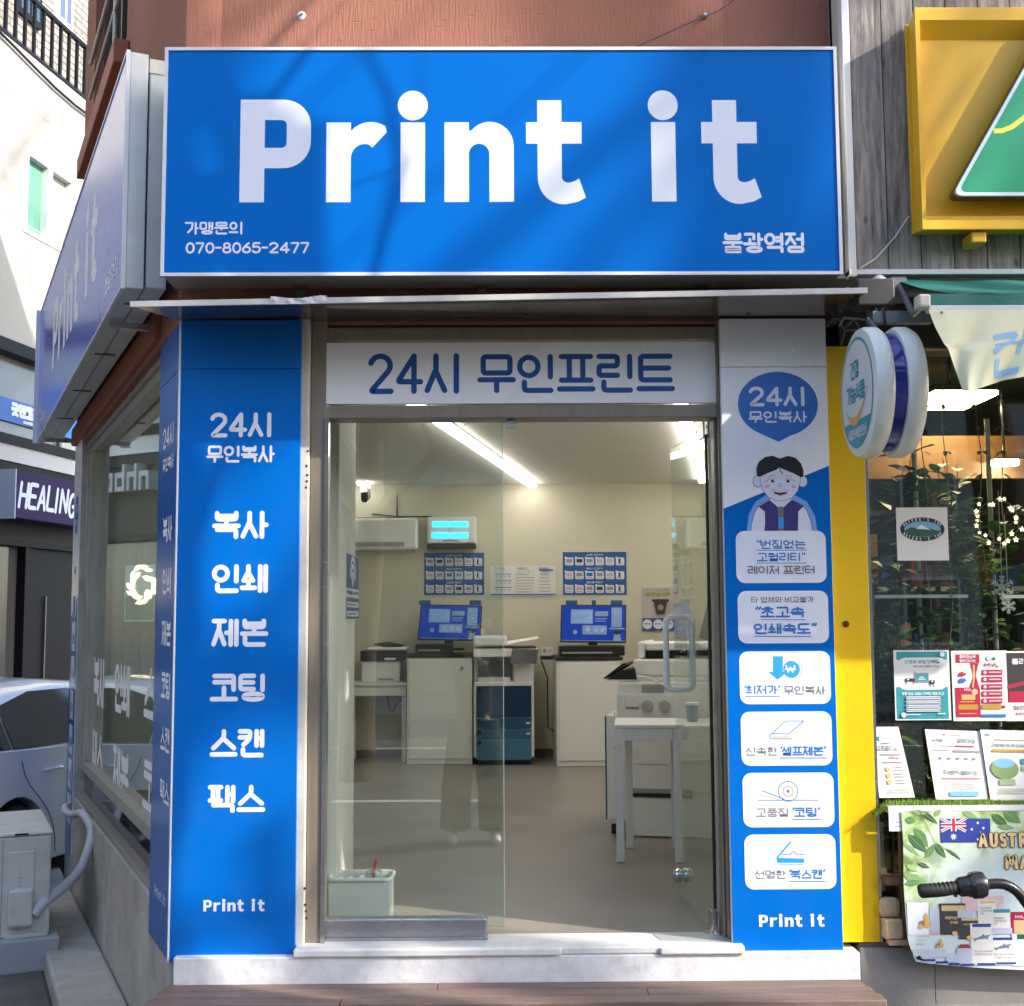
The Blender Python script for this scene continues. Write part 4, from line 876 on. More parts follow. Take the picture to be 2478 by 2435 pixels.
# ---- neighbour window and its room
nw = thing('neighbour_window', 'large shop window of the neighbouring health food store full of plants and posters', 'window', (2.2, .02, 0))
wx0 = yx1 + .014; wxe = 4.6; wz0 = zt0 + .002
b = B(); b.box(wx0, wxe, .02, .028, wz0, 2.39); b.build('pane', glass_mat('neighbour_glass', (.82, .86, .84), .075), nw)
b = B(); b.box(3.35, 3.41, .0, .08, wz0, 2.39); b.build('mullion', ALUD, nw)
NR = B(); DK = mat('store_wall', (.10, .075, .05), .8, var=.25, scale=2)
NR.box(2.0, wxe, 3.4, 3.5, -.4, 2.6); NR.prism([Vector((1.42, .2, -.4)), Vector((1.46, .2, -.4)), Vector((2.04, 3.4, -.4)), Vector((2.0, 3.4, -.4))], (0, 0, 3.0)); NR.box(wxe, wxe + .1, .2, 3.5, -.4, 2.6)
NR.build('store_wall', DK, nb)
b = B(); b.prism([Vector((1.43, .1, wz0 - .14)), Vector((wxe, .1, wz0 - .14)), Vector((wxe, 3.5, wz0 - .14)), Vector((2.05, 3.5, wz0 - .14))], (0, 0, .12)); b.build('store_floor', mat('store_floor', (.18, .13, .09), .5), nb)
b = B(); b.prism([Vector((1.43, .2, 2.601)), Vector((wxe, .2, 2.601)), Vector((wxe, 3.5, 2.601)), Vector((2.05, 3.5, 2.601))], (0, 0, .04)); b.build('store_ceiling', mat('store_ceiling', (.25, .22, .18), .8), nb)
b = B(); b.box(1.66, wxe, 1.2, 1.26, 1.98, 2.2); b.build('store_beam', mat('orange_wood', (.28, .13, .05), .6, var=.2, stretch=(1, 8, 8)), nb)
# lit ceiling panels
LP_ = glow_mat('warm_lamp', (1.0, .82, .42), 10.0); LW = glow_mat('white_lamp', (1.0, .95, .85), 14.0)
for px, py, Y, w, m, lab in ((2300, 965, 1.0, .15001, LP_, 'square warm ceiling lamp glowing near the top of the plant window'), (2430, 1126, 1.1, .07, LW, 'small round white ceiling lamp further back in the plant shop')):
    p = at(px, py, Y); o = thing('ceiling_lamp', lab, 'lamp', p)
    b = B(); (b.box(p.x - w, p.x + w, p.y - .22, p.y + .22, p.z - .02, p.z) if w > .15 else b.lathe([(w, 0), (w, .02)], p, (0, 0, 1), n=20)); b.build('diffuser', m, o)
    b = B(); b.box(p.x - w - .01, p.x + w + .01, p.y - (.23 if w > .15 else .08), p.y + (.23 if w > .15 else .08), p.z + .001 if w > .15 else p.z + .021, p.z + .03) ; b.cyl(p + Vector((0, 0, .03)), Vector((p.x, p.y, 2.6)), .008, n=6); b.build('housing', STEEL, o)
# shelving with boxes
SHW = mat('white_shelf', (.72, .72, .68), .4)
SHC = [mat('carton_' + n, c, .5, var=.1) for n, c in (('amber', (.45, .24, .04)), ('green', (.08, .22, .09)), ('red', (.4, .03, .05)), ('white', (.6, .58, .52)), ('blue', (.04, .12, .35)), ('brown', (.2, .1, .05)), ('pink', (.5, .25, .2)), ('lime', (.35, .45, .06)))]
rk = thing('display_rack', 'white edged display rack with rows of cartons deep inside the plant shop', 'shelf', (2.4, 2.1, zt0))
for z in (.12, .55, .98, 1.42, 1.85):
    b = B(); b.box(1.88, 4.2, 1.9, 2.35, z, z + .025); b.build('shelf', SHW if z in (.98, 1.42) else DK, rk)
for x_ in (1.86, 2.45, 3.3): b = B(); b.box(x_, x_ + .03, 1.9, 2.35, zt0 - .02, 2.2); b.build('upright', DK, rk)
rnd = random.Random(3)
b = B(); n = 0; x_ = 0
proto = {}
for z, zn in ((.145, 'lowest'), (.575, 'second lowest'), (1.005, 'middle'), (1.445, 'top')):
    x_ = 1.92; last = ''
    while x_ < 4.0:
        w = rnd.choice((.07, .09, .12, .16)); h = rnd.choice((.12, .18, .24, .3)); m = rnd.choice(SHC)
        if rnd.random() < .8 and x_ < 3.1:
            key = (w, h, m.name)
            if key not in proto:
                bb = B(); bb.box(0, w, 0, .12, 0, h); o = bb.build('carton', m, None, bev=.003); proto[key] = o
            else: o = proto[key].copy(); COL.objects.link(o)
            o.location = (x_ + w / 2, 2.0, z + .001); o['category'] = 'carton'
            o['group'] = 'cartons on the display rack'; nm = m.name.split('_')[1]; o['label'] = ('small ' if h < .2 else 'tall ') + nm + ' carton ' + ('right of ' + ('an ' if last == 'amber' else 'a ') + last + ' one' if last else 'leftmost') + ' on the ' + zn + ' shelf behind the plants'; last = nm
        x_ += w + .015
# ---- plants inside the window
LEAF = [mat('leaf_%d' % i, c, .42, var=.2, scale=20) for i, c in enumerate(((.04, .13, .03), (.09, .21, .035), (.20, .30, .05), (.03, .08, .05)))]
STEM = mat('stem', (.09, .07, .04), .7)
def leafpts(p, d, up, L, w):
    d = d.normalized(); s = d.cross(up)
    s = s.normalized() if s.length > 1e-4 else d.orthogonal().normalized()
    n = s.cross(d).normalized()
    a = [p, p + d * L * .35 + s * w * .5 + n * .1 * w, p + d * L * .75 + s * w * .38, p + d * L - n * L * .12, p + d * L * .75 - s * w * .38, p + d * L * .35 - s * w * .5 + n * .1 * w]
    return a
def plant(name, label, base, h, n, spread, L, cat='plant', mats=LEAF, pot=True, droop=.3, seed=1, group=None):
    rr = random.Random(seed); o = thing(name, label, cat, base, group); base = Vector(base)
    if pot:
        b = B(); b.lathe([(.07, 0), (.10, .15), (.105, .16), (.09, .155)], base, n=16); b.build('pot', mat('clay_pot', (.25, .13, .08), .7), o)
    st = B(); lf = B(); k = max(3, n // 22); tips = []
    for i in range(k):
        a = rr.random() * 6.28; hh = h * (.55 + .45 * rr.random()); pts = []
        for t in range(7):
            u = t / 6; pts.append(base + Vector((math.cos(a) * spread * u * u * rr.uniform(.7, 1.1), math.sin(a) * spread * u * u * .7, .12 + hh * u)))
        st.tube(pts, [.006 - .004 * t / 6 for t in range(7)], 5); tips.append(pts)
    for j in range(n):
        pts = tips[j % k]; u = rr.uniform(.25, 1); q = u * 6; i0 = min(5, int(q)); p = pts[i0].lerp(pts[i0 + 1], q - i0)
        a = rr.random() * 6.28; d = Vector((math.cos(a), math.sin(a), rr.uniform(-droop, .7)))
        lf.add(leafpts(p, d, Vector((rr.uniform(-.3, .3), rr.uniform(-.3, .3), 1)), L * rr.uniform(.6, 1.2), L * .42), [(0, 1, 2, 3, 4, 5)], rr.choice((0, 0, 1, 1, 2, 3)), False)
    st.build('stem', STEM, o); lf.build('foliage', mats, o, recalc=False, kind='stuff'); return o
plant('potted_plant', 'tall dark leafed plant just right of the yellow strip inside the window', (X(2150, .35), .40, zt0), 2.0, 240, .16, .13, seed=2)
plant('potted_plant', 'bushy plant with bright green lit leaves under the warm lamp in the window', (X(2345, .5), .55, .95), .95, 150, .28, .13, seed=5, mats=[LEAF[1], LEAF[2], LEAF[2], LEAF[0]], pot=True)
plant('potted_plant', 'dense green plant behind the white framed paper in the middle of the window', (X(2330, .4), .75, zt0), 1.30, 260, .34, .12, seed=7)
plant('potted_plant', 'low spreading plant behind the red poster at the right of the window', (X(2440, .4), .50, .05), 1.1, 220, .34, .12, seed=9)
b = B(); b.box(X(2330, .5) - .16, X(2345, .5) + .2, .42, .68, .925, .948); 
o = thing('plant_shelf', 'narrow dark shelf carrying the bright green plant inside the window', 'shelf', (X(2345, .5), .55, .92)); b.build('board', DK, o)
b = B(); b.tube([(X(2330, .5) - .14, .66, wz0), (X(2330, .5) - .14, .66, 2.2)], .012, 8); b.tube([(X(2345, .5) + .18, .66, wz0), (X(2345, .5) + .18, .66, 2.2)], .012, 8); b.build('post', SHW, o)
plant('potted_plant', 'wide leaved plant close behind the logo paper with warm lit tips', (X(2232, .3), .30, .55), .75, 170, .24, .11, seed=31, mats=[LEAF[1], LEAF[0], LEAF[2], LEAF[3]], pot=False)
plant('potted_plant', 'tall bushy plant at the right edge of the window behind the star ring', (X(2450, .6), .75, zt0), 1.75, 300, .30, .13, seed=33)
plant('potted_plant', 'leafy plant low in the window behind the teal poster', (X(2200, .5), .62, zt0), .95, 240, .26, .12, seed=35)
# hanging leaf strands
for i, px in enumerate((2250, 2302, 2385, 2440)):
    rr = random.Random(20 + i); xx = X(px, .12); o = thing('hanging_vine', ('thin hanging vine nearest the round sign', 'thin vine hanging past the warm lamp', 'thin vine hanging left of the star ornament', 'thin vine hanging at the far right of the window')[i], 'vine', (xx, .12, 1.2))
    pts = [Vector((xx + .01 * math.sin(t * 1.3 + i), .12, 2.38 - t * .1)) for t in range(15 - i * 2)]
    b = B(); b.tube(pts, .0022, 5); b.build('stem', mat('vine_stem', (.35, .3, .2), .7), o)
    lf = B()
    for p in pts[2:]:
        for k in range(2):
            a = rr.random() * 6.28; lf.add(leafpts(p, Vector((math.cos(a), math.sin(a), -.5)), Vector((0, 0, 1)), .045, .02), [(0, 1, 2, 3, 4, 5)], rr.choice((0, 1, 2)))
    lf.build('foliage', LEAF, o, recalc=False, kind='stuff')
# star wreath and snowflake
o = thing('star_wreath', 'ring of small glowing gold stars hanging in the right of the window', 'ornament', at(2415, 1260, .07))
GOLD = glow_mat('gold_star', (1.0, .85, .45), 1.6)
rr = random.Random(4)
for i in range(22):
    a = i / 22 * 6.28 + rr.uniform(-.1, .1); r_ = rr.uniform(.07, .11); c = at(2415, 1262, .07) + Vector((math.cos(a) * r_, rr.uniform(-.02, .02), math.sin(a) * r_)); sR = rr.uniform(.008, .013)
    pts = [c + Vector((math.cos(R(90 + k * 36)) * (sR if k % 2 == 0 else sR * .42), 0, math.sin(R(90 + k * 36)) * (sR if k % 2 == 0 else sR * .42))) for k in range(10)]
    b = B(); b.prism(pts, (0, .003, 0)); b.build('star', GOLD, o)
b = B(); b.tube([at(2415, 1262, .07) + Vector((math.cos(t * .314) * .09, 0, math.sin(t * .314) * .09)) for t in range(20)], .002, 5, closed=True); b.build('wire', STEEL, o)
SNOW = mat('snow_white', (.62, .62, .58), .5)
def snow(c, r, label):
    o = thing('snowflake_ornament', label, 'ornament', c, None); b = B()
    for k in range(6):
        a = R(60 * k + 30); d = Vector((math.cos(a), 0, math.sin(a))); e = Vector((-d.z, 0, d.x)); b.tube([c, c + d * r], .0035, 5)
        for t in (.4, .7): b.tube([c + d * r * t, c + d * r * (t + .22) + e * r * .22], .003, 5); b.tube([c + d * r * t, c + d * r * (t + .22) - e * r * .22], .003, 5)
    b.tube([c + Vector((math.cos(t) * r * .25, 0, math.sin(t) * r * .25)) for t in [R(k * 30) for k in range(12)]], .003, 5, closed=True)
    b.build('flake', SNOW, o); b = B(); b.tube([c + Vector((0, 0, r)), c + Vector((0, 0, r + .35))], .0015, 4); b.build('thread', SNOW, o)
snow(at(2425, 1422, .06), .052, 'large white snowflake ornament hanging below the star ring')
snow(at(2440, 1467, .09), .032, 'smaller white snowflake ornament half hidden under the larger one')
for a_, b_, lb in ((2117, 2343, 'long white bar drawn for a reflected strip light across the left of the plant window'), (2424, 2560, 'white bar drawn for a reflected strip light at the right edge of the plant window')):
    p = at(a_, 1444, .10); q = at(b_, 1441, .10); o = thing('strip_rail', lb, 'rail', p); b = B(); b.box(p.x, q.x, .10, .115, p.z - .007, p.z + .007); b.build('bar', mat('rail_white', (.85, .85, .82), .3), o)  # plain white bar drawn in for a fluorescent reflection in the glass
# ---- papers stuck to the pane
PW_ = mat('paper', (.74, .73, .70), .6, var=.01); TEAL = mat('print_teal', (.03, .28, .32), .5); CRIM = mat('print_crimson', (.42, .01, .05), .5); DGRN = mat('print_green', (.01, .10, .05), .5); SKYB = mat('print_sky', (.18, .42, .65), .5); GOLDP = mat('print_gold', (.45, .26, .03), .5); DKP = mat('print_dark', (.04, .03, .03), .5); TXT = mat('print_text', (.28, .28, .29), .5); LGT = mat('print_light', (.5, .5, .5), .5)
def sheet(name, label, px0, py0, px1, py1, Y, cat='poster', lean=None, m=PW_):
    o = thing(name, label, cat, at((px0 + px1) / 2, py1, Y)); pl = F(Y); a0 = pl.px(px0, py1); a1 = pl.px(px1, py0); x0, x1 = min(a0[0], a1[0]), max(a0[0], a1[0])
    b = B(); b.box(x0, x1, Y, Y + .002, a0[1], a1[1]); b.build('sheet', m, o); return o, pl
def lines(a, x0, x1, ys, m=TXT, w=3, rs=random.Random(2)):
    for y in ys: a.pxrect(x0 + rs.uniform(0, 3), y - w / 2, x1 - rs.uniform(0, (x1 - x0) * .25), y + w / 2, m)
o, pl = sheet('logo_paper', 'white paper with green oval mountain logo stuck in the plant window', 2172, 1228, 2292, 1357, .016)
a = Art(pl); c = pl.px(2232, 1281); ex = pl.px(2286, 1281)[0] - c[0]; ey = c[1] - pl.px(2232, 1310)[1]
a.ell(*c, ex, ey, mat('print_black2', (.012, .02, .018), .5)); a.ell(*c, ex * .82, ey * .66, SKYB); a.pxflat([(2188, 1285), (2205, 1276), (2225, 1279), (2240, 1276), (2262, 1282), (2277, 1286), (2262, 1296), (2232, 1300), (2203, 1296)], DGRN); a.pxflat([(2216, 1280), (2230, 1270), (2236, 1274), (2252, 1282)], WHITE); a.build('logo', o)
for t, s_ in (("NATURE'S TOP", 1), ("NATURE'S TOP", -1)):
    a = Art(pl, base=.0009)
    for i, ch in enumerate(t):
        if ch == ' ': continue
        ang = R(90 - s_ * (i - 5.5) * 11.5) if s_ > 0 else R(-90 + (i - 5.5) * 11.5)
        q = (c[0] + math.cos(ang) * ex * .91, c[1] + math.sin(ang) * ey * .83); lay, wt = layout(ch); hgt = .0105; rot = (ang - R(90)) * .45 if s_ > 0 else (ang + R(90)) * .45
        for p_, cl in lay:
            pp = [((u - wt / 2) * hgt * .8, (v - .5) * hgt) for u, v in p_]; a.stroke([(q[0] + u * math.cos(rot) - v * math.sin(rot), q[1] + u * math.sin(rot) + v * math.cos(rot)) for u, v in pp], .0022, WHITE, closed=cl)
    a.build('word', o)
EL = lambda x, y: (2030 + x / 2.929, 1150 + y / 2.929)
o, pl = sheet('goat_milk_poster', 'teal and white product poster with a jar, second lowest row at left of the window', *EL(402, 1240), *EL(779, 1738), .014)
a = Art(pl)
a.pxrect(*EL(408, 1250), *EL(766, 1310), TEAL); a.pxrect(*EL(412, 1500), *EL(772, 1730), TEAL); a.pxrect(*EL(424, 1292), *EL(758, 1522), PW_, .03)
a.pxtext('산양유 유청 단백질', *EL(465, 1308), *EL(712, 1336), .13, TEAL); a.pxtext('케이지비 포뮬러 300g', *EL(525, 1347), *EL(708, 1362), .13, GREYP)
a.pxrect(*EL(540, 1395), *EL(634, 1470), TXT, .006); a.pxrect(*EL(545, 1415), *EL(630, 1462), TEAL); a.pxrect(*EL(540, 1388), *EL(634, 1402), WHITE, .004); lines(a, EL(562, 0)[0], EL(614, 0)[0], (EL(0, 1432)[1], EL(0, 1446)[1]), WHITE, 2)
for (xs, ys, xe_, ye) in ((470, 1440, 535, 1462), (640, 1452, 678, 1480)):
    a.pxrect(*EL(xs, ys), *EL(xe_, ye), DKP, .004); a.pxrect(*EL(xs + 4, ye - 4), *EL(xs + 9, ye + 20), DKP); a.pxrect(*EL(xe_ - 9, ye - 4), *EL(xe_ - 4, ye + 20), DKP); a.pxrect(*EL(xs + 14, ys + 3), *EL(xs + 26, ys + 14), WHITE, .002)
a.pxtext('동물 임상 실험시 단백질 함량 최고', *EL(445, 1537), *EL(742, 1560), .14, WHITE)
for y in (1578, 1607, 1637, 1665): a.pxrect(*EL(470, y - 11), *EL(726, y + 11), WHITE, .008); a.pxrect(*EL(490, y - 3), *EL(706, y + 3), TXT)
c = pl.px(*EL(458, 1700)); a.ell(*c, .010, .010, WHITE); a.pxrect(*EL(480, 1694), *EL(576, 1700), WHITE); a.pxrect(*EL(700, 1686), *EL(752, 1694), WHITE); c = pl.px(*EL(728, 1270)); a.ell(*c, .010, .010, WHITE)
a.build('print', o)
o, pl = sheet('red_health_poster', 'white and crimson product poster with artery picture and stacked red bars in the window', *EL(813, 1243), *EL(1190, 1744), .0145)
a = Art(pl)
a.pxrect(*EL(826, 1270), *EL(994, 1332), CRIM); a.pxtext('콜라겐소부', *EL(855, 1276), *EL(968, 1298), .15, WHITE); a.pxtext('정리교시는', *EL(855, 1305), *EL(968, 1326), .15, WHITE)
a.pxflat([EL(930, 1332), EL(990, 1332), EL(970, 1420), EL(995, 1505), EL(925, 1505), EL(955, 1420)], CRIM); a.pxstroke([EL(955, 1350), EL(958, 1420), EL(950, 1500)], 4, ORANGE)
a.pxflat([EL(840, 1425), EL(852, 1400), EL(885, 1390), EL(880, 1405), EL(905, 1400), EL(895, 1420), EL(870, 1430)], CRIM); a.pxflat([EL(842, 1455), EL(860, 1440), EL(890, 1440), EL(905, 1455), EL(880, 1475), EL(850, 1475)], MIDB)
a.pxrect(*EL(832, 1505), *EL(998, 1715), CRIM); a.pxtext('MVL', *EL(888, 1510), *EL(940, 1530), .16, WHITE); a.pxrect(*EL(870, 1555), *EL(965, 1592), ORANGE, .003); a.pxrect(*EL(848, 1625), *EL(985, 1662), GOLDP, .004); c = pl.px(*EL(963, 1536)); a.ell(*c, .012, .012, mat('print_cream', (.7, .5, .3), .5)); lines(a, EL(848, 0)[0], EL(985, 0)[0], (EL(0, 1606)[1], EL(0, 1690)[1]), ORANGE, 2)
a.pxtext('MVL', *EL(1028, 1330), *EL(1138, 1360), .2, CRIM); c = pl.px(*EL(1057, 1299)); a.ell(*c, .009, .009, TEAL); a.ell(*c, .006, .006, PW_); a.pxflat([EL(1097, 1283), EL(1112, 1310), EL(1082, 1310)], DGRN)
for y in (1398, 1448, 1500, 1550, 1600): a.pxrect(*EL(1014, y - 19), *EL(1156, y + 19), CRIM); a.pxrect(*EL(1062, y - 6), *EL(1150, y + 4), PINK); c = pl.px(*EL(1035, y)); a.ell(*c, .007, .007, PINK)
a.pxrect(*EL(1014, 1624), *EL(1150, 1660), GOLDP, .004); a.pxrect(*EL(1150, 1632), *EL(1176, 1652), CRIM, .003); a.pxrect(*EL(1008, 1694), *EL(1180, 1716), MIDB)
a.build('print', o)
o, pl = sheet('dark_photo_poster', 'poster with dark red photograph at the right edge of the plant window', *EL(1187, 1246), *EL(1600, 1744), .014)
a = Art(pl); a.pxrect(*EL(1200, 1258), *EL(1590, 1612), DKP); a.pxtext('폴리코사놀', *EL(1225, 1300), *EL(1480, 1342), .17, WHITE); a.pxstroke([EL(1205, 1500), EL(1290, 1480), EL(1400, 1440)], 9, CRIM); a.pxrect(*EL(1205, 1530), *EL(1580, 1610), CRIM); a.pxtext('혈관사', *EL(1238, 1632), *EL(1360, 1664), .15, TXT); a.pxtext('MVL', *EL(1255, 1680), *EL(1360, 1706), .18, CRIM); a.build('print', o)

# ================================================================ yellow box sign with the green triangle
YS2 = YN - .135
ysn = thing('yellow_box_sign', 'deep yellow box sign with a green triangle emblem on the grey boards', 'sign', at(2400, 573, YS2))
YEL2 = mat('sign_yellow', (.72, .42, .02), .32, var=.03, scale=2)
ax0 = X(2223, YS2, 300); az1 = Z(17, YS2, 2350); az0 = Z(556, YS2, 2350); axe = ax0 + 2.2
rim = .055; lip = .018
b = B(); b.box(ax0, axe, YN - .03, YN - .008, az0 + .02, az1 - .02); b.build('back_box', YEL2, ysn)
b = B()
o_ = [(ax0, az0), (axe, az0), (axe, az1), (ax0, az1)]; i_ = [(ax0 + lip, az0 + rim), (axe - lip, az0 + rim), (axe - lip, az1 - rim), (ax0 + lip, az1 - rim)]; q_ = [(ax0 + lip + .004, az0 + rim + .01), (axe - lip - .004, az0 + rim + .01), (axe - lip - .004, az1 - rim - .06), (ax0 + lip + .004, az1 - rim - .06)]
k_ = [(ax0 + .012, az0 + .02), (axe, az0 + .02), (axe, az1 - .02), (ax0 + .012, az1 - .02)]
V = lambda P, Y: [Vector((x, Y, z)) for x, z in P]
vs_ = V(k_, YN - .030) + V(o_, YS2) + V(i_, YS2) + V(q_, YS2 + .05)
fs_ = [(a * 4 + j, a * 4 + (j + 1) % 4, (a + 1) * 4 + (j + 1) % 4, (a + 1) * 4 + j) for a in range(3) for j in range(4)] + [(12, 13, 14, 15)]
b.add(vs_, fs_); b.build('tray', YEL2, ysn, bev=.004)
b = B(); p = at(2360, 573, YS2 + .06); b.box(p.x - .03, p.x + .03, YS2 + .02, YN - .01, p.z - .035, p.z + .01); b.build('bracket', YEL2, ysn, bev=.006)
TY = YS2 - .055
def tri(ins):
    A_, B_, C_ = Vector(F(TY).px(2300, 476)), Vector(F(TY).px(2860, 476)), Vector(F(TY).px(2580, -20))
    pts = []
    cen = (A_ + B_ + C_) / 3
    T = [p + (cen - p).normalized() * ins * 2 for p in (A_, B_, C_)]; rad = .045 - ins * .3
    for i, p in enumerate(T):
        a, c = T[i - 1], T[(i + 1) % 3]; u = (a - p).normalized() * rad; w = (c - p).normalized() * rad
        for t in (0, .2, .4, .6, .8, 1): pts.append((p + u) * (1 - t) ** 2 + p * 2 * t * (1 - t) + (p + w) * t * t)
    return [(p.x, p.y) for p in pts]
te = thing('triangle_emblem', 'green triangle emblem with pale blue rim standing proud of the yellow box', 'emblem', F(TY).w(*tri(0)[0]))
b = B(); b.prism([Vector((x, TY, z)) for x, z in tri(0)][::-1], (0, .055, 0)); b.build('body', mat('emblem_brown', (.07, .045, .03), .45), te)
EMG = mat('emblem_green', (.015, .26, .13), .3, var=.02); 
a = Art(F(TY)); a.flat(tri(.004), mat('emblem_pale', (.50, .62, .74), .3)); a.build('rim', te)
a = Art(F(TY), base=.0012); a.flat(tri(.018), EMG); a.build('field', te)
a = Art(F(TY), base=.002); a.pxstroke([(2404, 318), (2425, 317), (2448, 308), (2475, 288), (2510, 255), (2540, 215)], 12, mat('emblem_yellow', (.62, .58, .06), .4), cap='butt'); a.build('swoosh', te)
# cables on the boards and the render
CAB = mat('white_cable', (.55, .54, .5), .5)
def cable(label, pts, r=.0035, m=CAB, name='cable'):
    o = thing(name, label, 'cable', pts[0]); b = B(); b.tube(pts, r, 6); b.build('line', m, o); return o
cable('thin white cable slanting down the grey boards to the yellow sign', [at(2081, 650, YN - .012), at(2120, 625, YN - .010), at(2165, 575, YN - .009), at(2200, 523, YN - .02)])
cable('grey cable hanging down beside the right end of the blue fascia sign', [at(2003, -30, -.01), at(2005, 40, -.01), at(2008, 118, -.01)], .003, mat('grey_cable', (.2, .18, .17), .5))
cable('steel wire running up to the right from the top of the blue sign', [at(1530, 118, -.05), at(1700, 42, -.08), at(1740, 26, -.10), at(1830, -40, -.2)], .003, STEEL)
hk = thing('wall_hook', 'white wall hook with a rusty pin above the middle left of the blue sign', 'hook', at(730, 38, 0)); b = B(); b.lathe([(.016, 0), (.019, .002), (.012, .005)], at(730, 38, 0), (0, -1, 0), n=16); b.build('plate', TRIMW, hk); b = B(); b.tube([at(731, 34, 0), at(731, 34, -.03), at(706, 50, -.045)], .004, 6); b.build('pin', ALUD, hk)
hk = thing('wall_hook', 'steel wall hook where the wire meets the render above the blue sign', 'hook', at(1705, 36, 0)); b = B(); b.lathe([(.012, 0), (.014, .01), (.008, .02)], at(1705, 40, 0), (0, -1, 0), n=16); b.build('plate', STEEL, hk); b = B(); b.tube([at(1705, 40, 0), at(1705, 38, -.07)], .005, 6); b.build('pin', STEEL, hk)
rr = random.Random(8)
cable('tangle of grey cables in the gap above the printed right pillar', [at(1990 + i * 13, 775 + 14 * math.sin(i * 1.9) + i * 2, -.04 - .01 * (i % 3)) for i in range(9)] + [at(2045, 800, -.05), at(2035, 835, -.03)], .005, mat('grey_cable2', (.16, .16, .16), .5))
cable('second grey cable looping from the canopy end to the round sign arm', [at(2030, 790, -.05), at(2042, 770, -.07), at(2080, 772, -.12), at(2100, 775, -.2)], .005, mat('grey_cable3', (.28, .28, .28), .5))

# ================================================================ awning
TEALF = mat('teal_awning', (.012, .14, .115), .6, var=.08, scale=3, bump=.15, bscale=70)
aw = thing('teal_awning', 'rolled out teal fabric awning over the neighbouring shop window', 'awning', at(2400, 700, -.6))
fa = at(2169, 678, -.20); fb = at(2244, 712, -.90); xr_ = 3.6
b = B(); b.grid(lambda u, v: Vector((fa.x + (xr_ - fa.x) * u, fa.y + (fb.y - fa.y) * v, fa.z + (fb.z - fa.z) * v - .012 * math.sin(v * 3.1) + .003 * math.sin(u * 40))), 40, 8); b.grid(lambda u, v: Vector((fa.x + (xr_ - fa.x) * u, fa.y + (fb.y - fa.y) * v, fa.z + (fb.z - fa.z) * v - .014 * math.sin(v * 3.1) - .003 + .003 * math.sin(u * 40))), 40, 8); b.build('fabric', TEALF, aw, recalc=False)
vz = Z(742, -.90, 2300)
b = B(); b.grid(lambda u, v: Vector((fb.x + (xr_ - fb.x) * u, -.902 - .003 * math.sin(u * 60), fb.z - (fb.z - vz) * v)), 60, 3); b.build('valance', TEALF, aw, recalc=False)
b = B(); b.box(fb.x - .005, xr_, -.92, -.885, vz - .022, vz); b.build('front_bar', TRIMW, aw, bev=.004)
b = B(); p0 = at(2217, 745, -.91); b.box(p0.x, fb.x - .001, -.94, -.88, vz - .012, Z(716, -.91, 2230)); b.build('end_cap', CREAM, aw, bev=.008)
GREYM = mat('grey_steel', (.20, .21, .22), .45, .3, dirt=.4)
b = B(); c = at(2145, 702, -.2); b.lathe([(.05, 0), (.055, .02), (.055, .07), (.03, .08)], c, (1, 0, 0), n=16); b.cyl(c + Vector((.07, 0, 0)), Vector((xr_, c.y, c.z)), .03, n=12); b.build('roller', GREYM, aw)
b = B(); b.lathe([(.02, 0), (.032, .015), (.034, .04), (.03, .06), (.012, .075)], at(2128, 712, -.30), (0, 0, 1), n=16); b.build('crank_head', mat('pale_metal', (.5, .5, .5), .3, .4), aw)
c = at(2128, 738, -.30); b = B(); b.tube([c + Vector((.014 * math.cos(R(t)), 0, .038 * math.sin(R(t)))) for t in range(0, 360, 20)], .005, 8, closed=True); b.build('crank_loop', TRIMW, aw)
b = B(); q0 = at(2098, 705, -.26); q1 = at(2108, 785, -.26); b.box(q0.x, q0.x + .035, -.28, -.24, q1.z, q0.z); b.build('arm_post', GREYM, aw, bev=.002)
q2 = at(2250, 757, -.30)
b = B(); b.box(q0.x + .0, q2.x, -.325, -.285, Z(785, -.3, 2170), Z(756, -.3, 2170)); b.build('arm', GREYM, aw, bev=.002)
b = B(); b.tube([at(2139, 750, -.33), at(2141, 765, -.335), at(2143, 790, -.33)], .004, 6); b.build('tie', BLACK, aw)
b = B(); b.box(1.40, 1.55, -.34, -.22, 2.49, 2.60); b.build('mounting_bracket', mat('dark_steel', (.05, .05, .05), .5, .4), aw, bev=.008)
b = B(); b.tube([at(2175, 690, -.24), at(2210, 760, -.45), at(2236, 735, -.89)], .012, 8); b.build('folding_arm', GREYM, aw)
# banner hung from it
bn = thing('cream_banner', 'pale yellow cloth banner with light blue letters hanging from the teal awning', 'banner', at(2400, 920, -.93))
BNM = mat('banner_cloth', (.78, .77, .52), .7, var=.05, scale=6, bump=.2, bscale=12)
YB_ = -.932
L0 = [(2247, 750), (2262, 790), (2284, 832), (2294, 842), (2310, 890), (2330, 947)]
def lerp_list(P, t):
    q = t * (len(P) - 1); i = min(len(P) - 2, int(q)); f = q - i
    return (P[i][0] + (P[i + 1][0] - P[i][0]) * f, P[i][1] + (P[i + 1][1] - P[i][1]) * f)
BOT = [(2330, 947), (2352, 946), (2385, 935), (2430, 920), (2478, 912), (2560, 900), (2700, 880)]
def bf(u, v):
    l = lerp_list(L0, v); t = (2700, 748); bm_ = lerp_list(BOT, u)
    top = (2247 + (2700 - 2247) * u, 750 - 2 * u)
    x = (1 - v) * top[0] + v * bm_[0] + (1 - u) * (l[0] - ((1 - v) * 2247 + v * 2330)); y = (1 - v) * top[1] + v * bm_[1] + (1 - u) * (l[1] - ((1 - v) * 750 + v * 947))
    w = YB_ - .012 * math.sin(u * 14 + v * 5) * v - .02 * v * (1 - u) + .008 * math.sin(v * 9 + u * 25) * v
    return at(x, y, w)
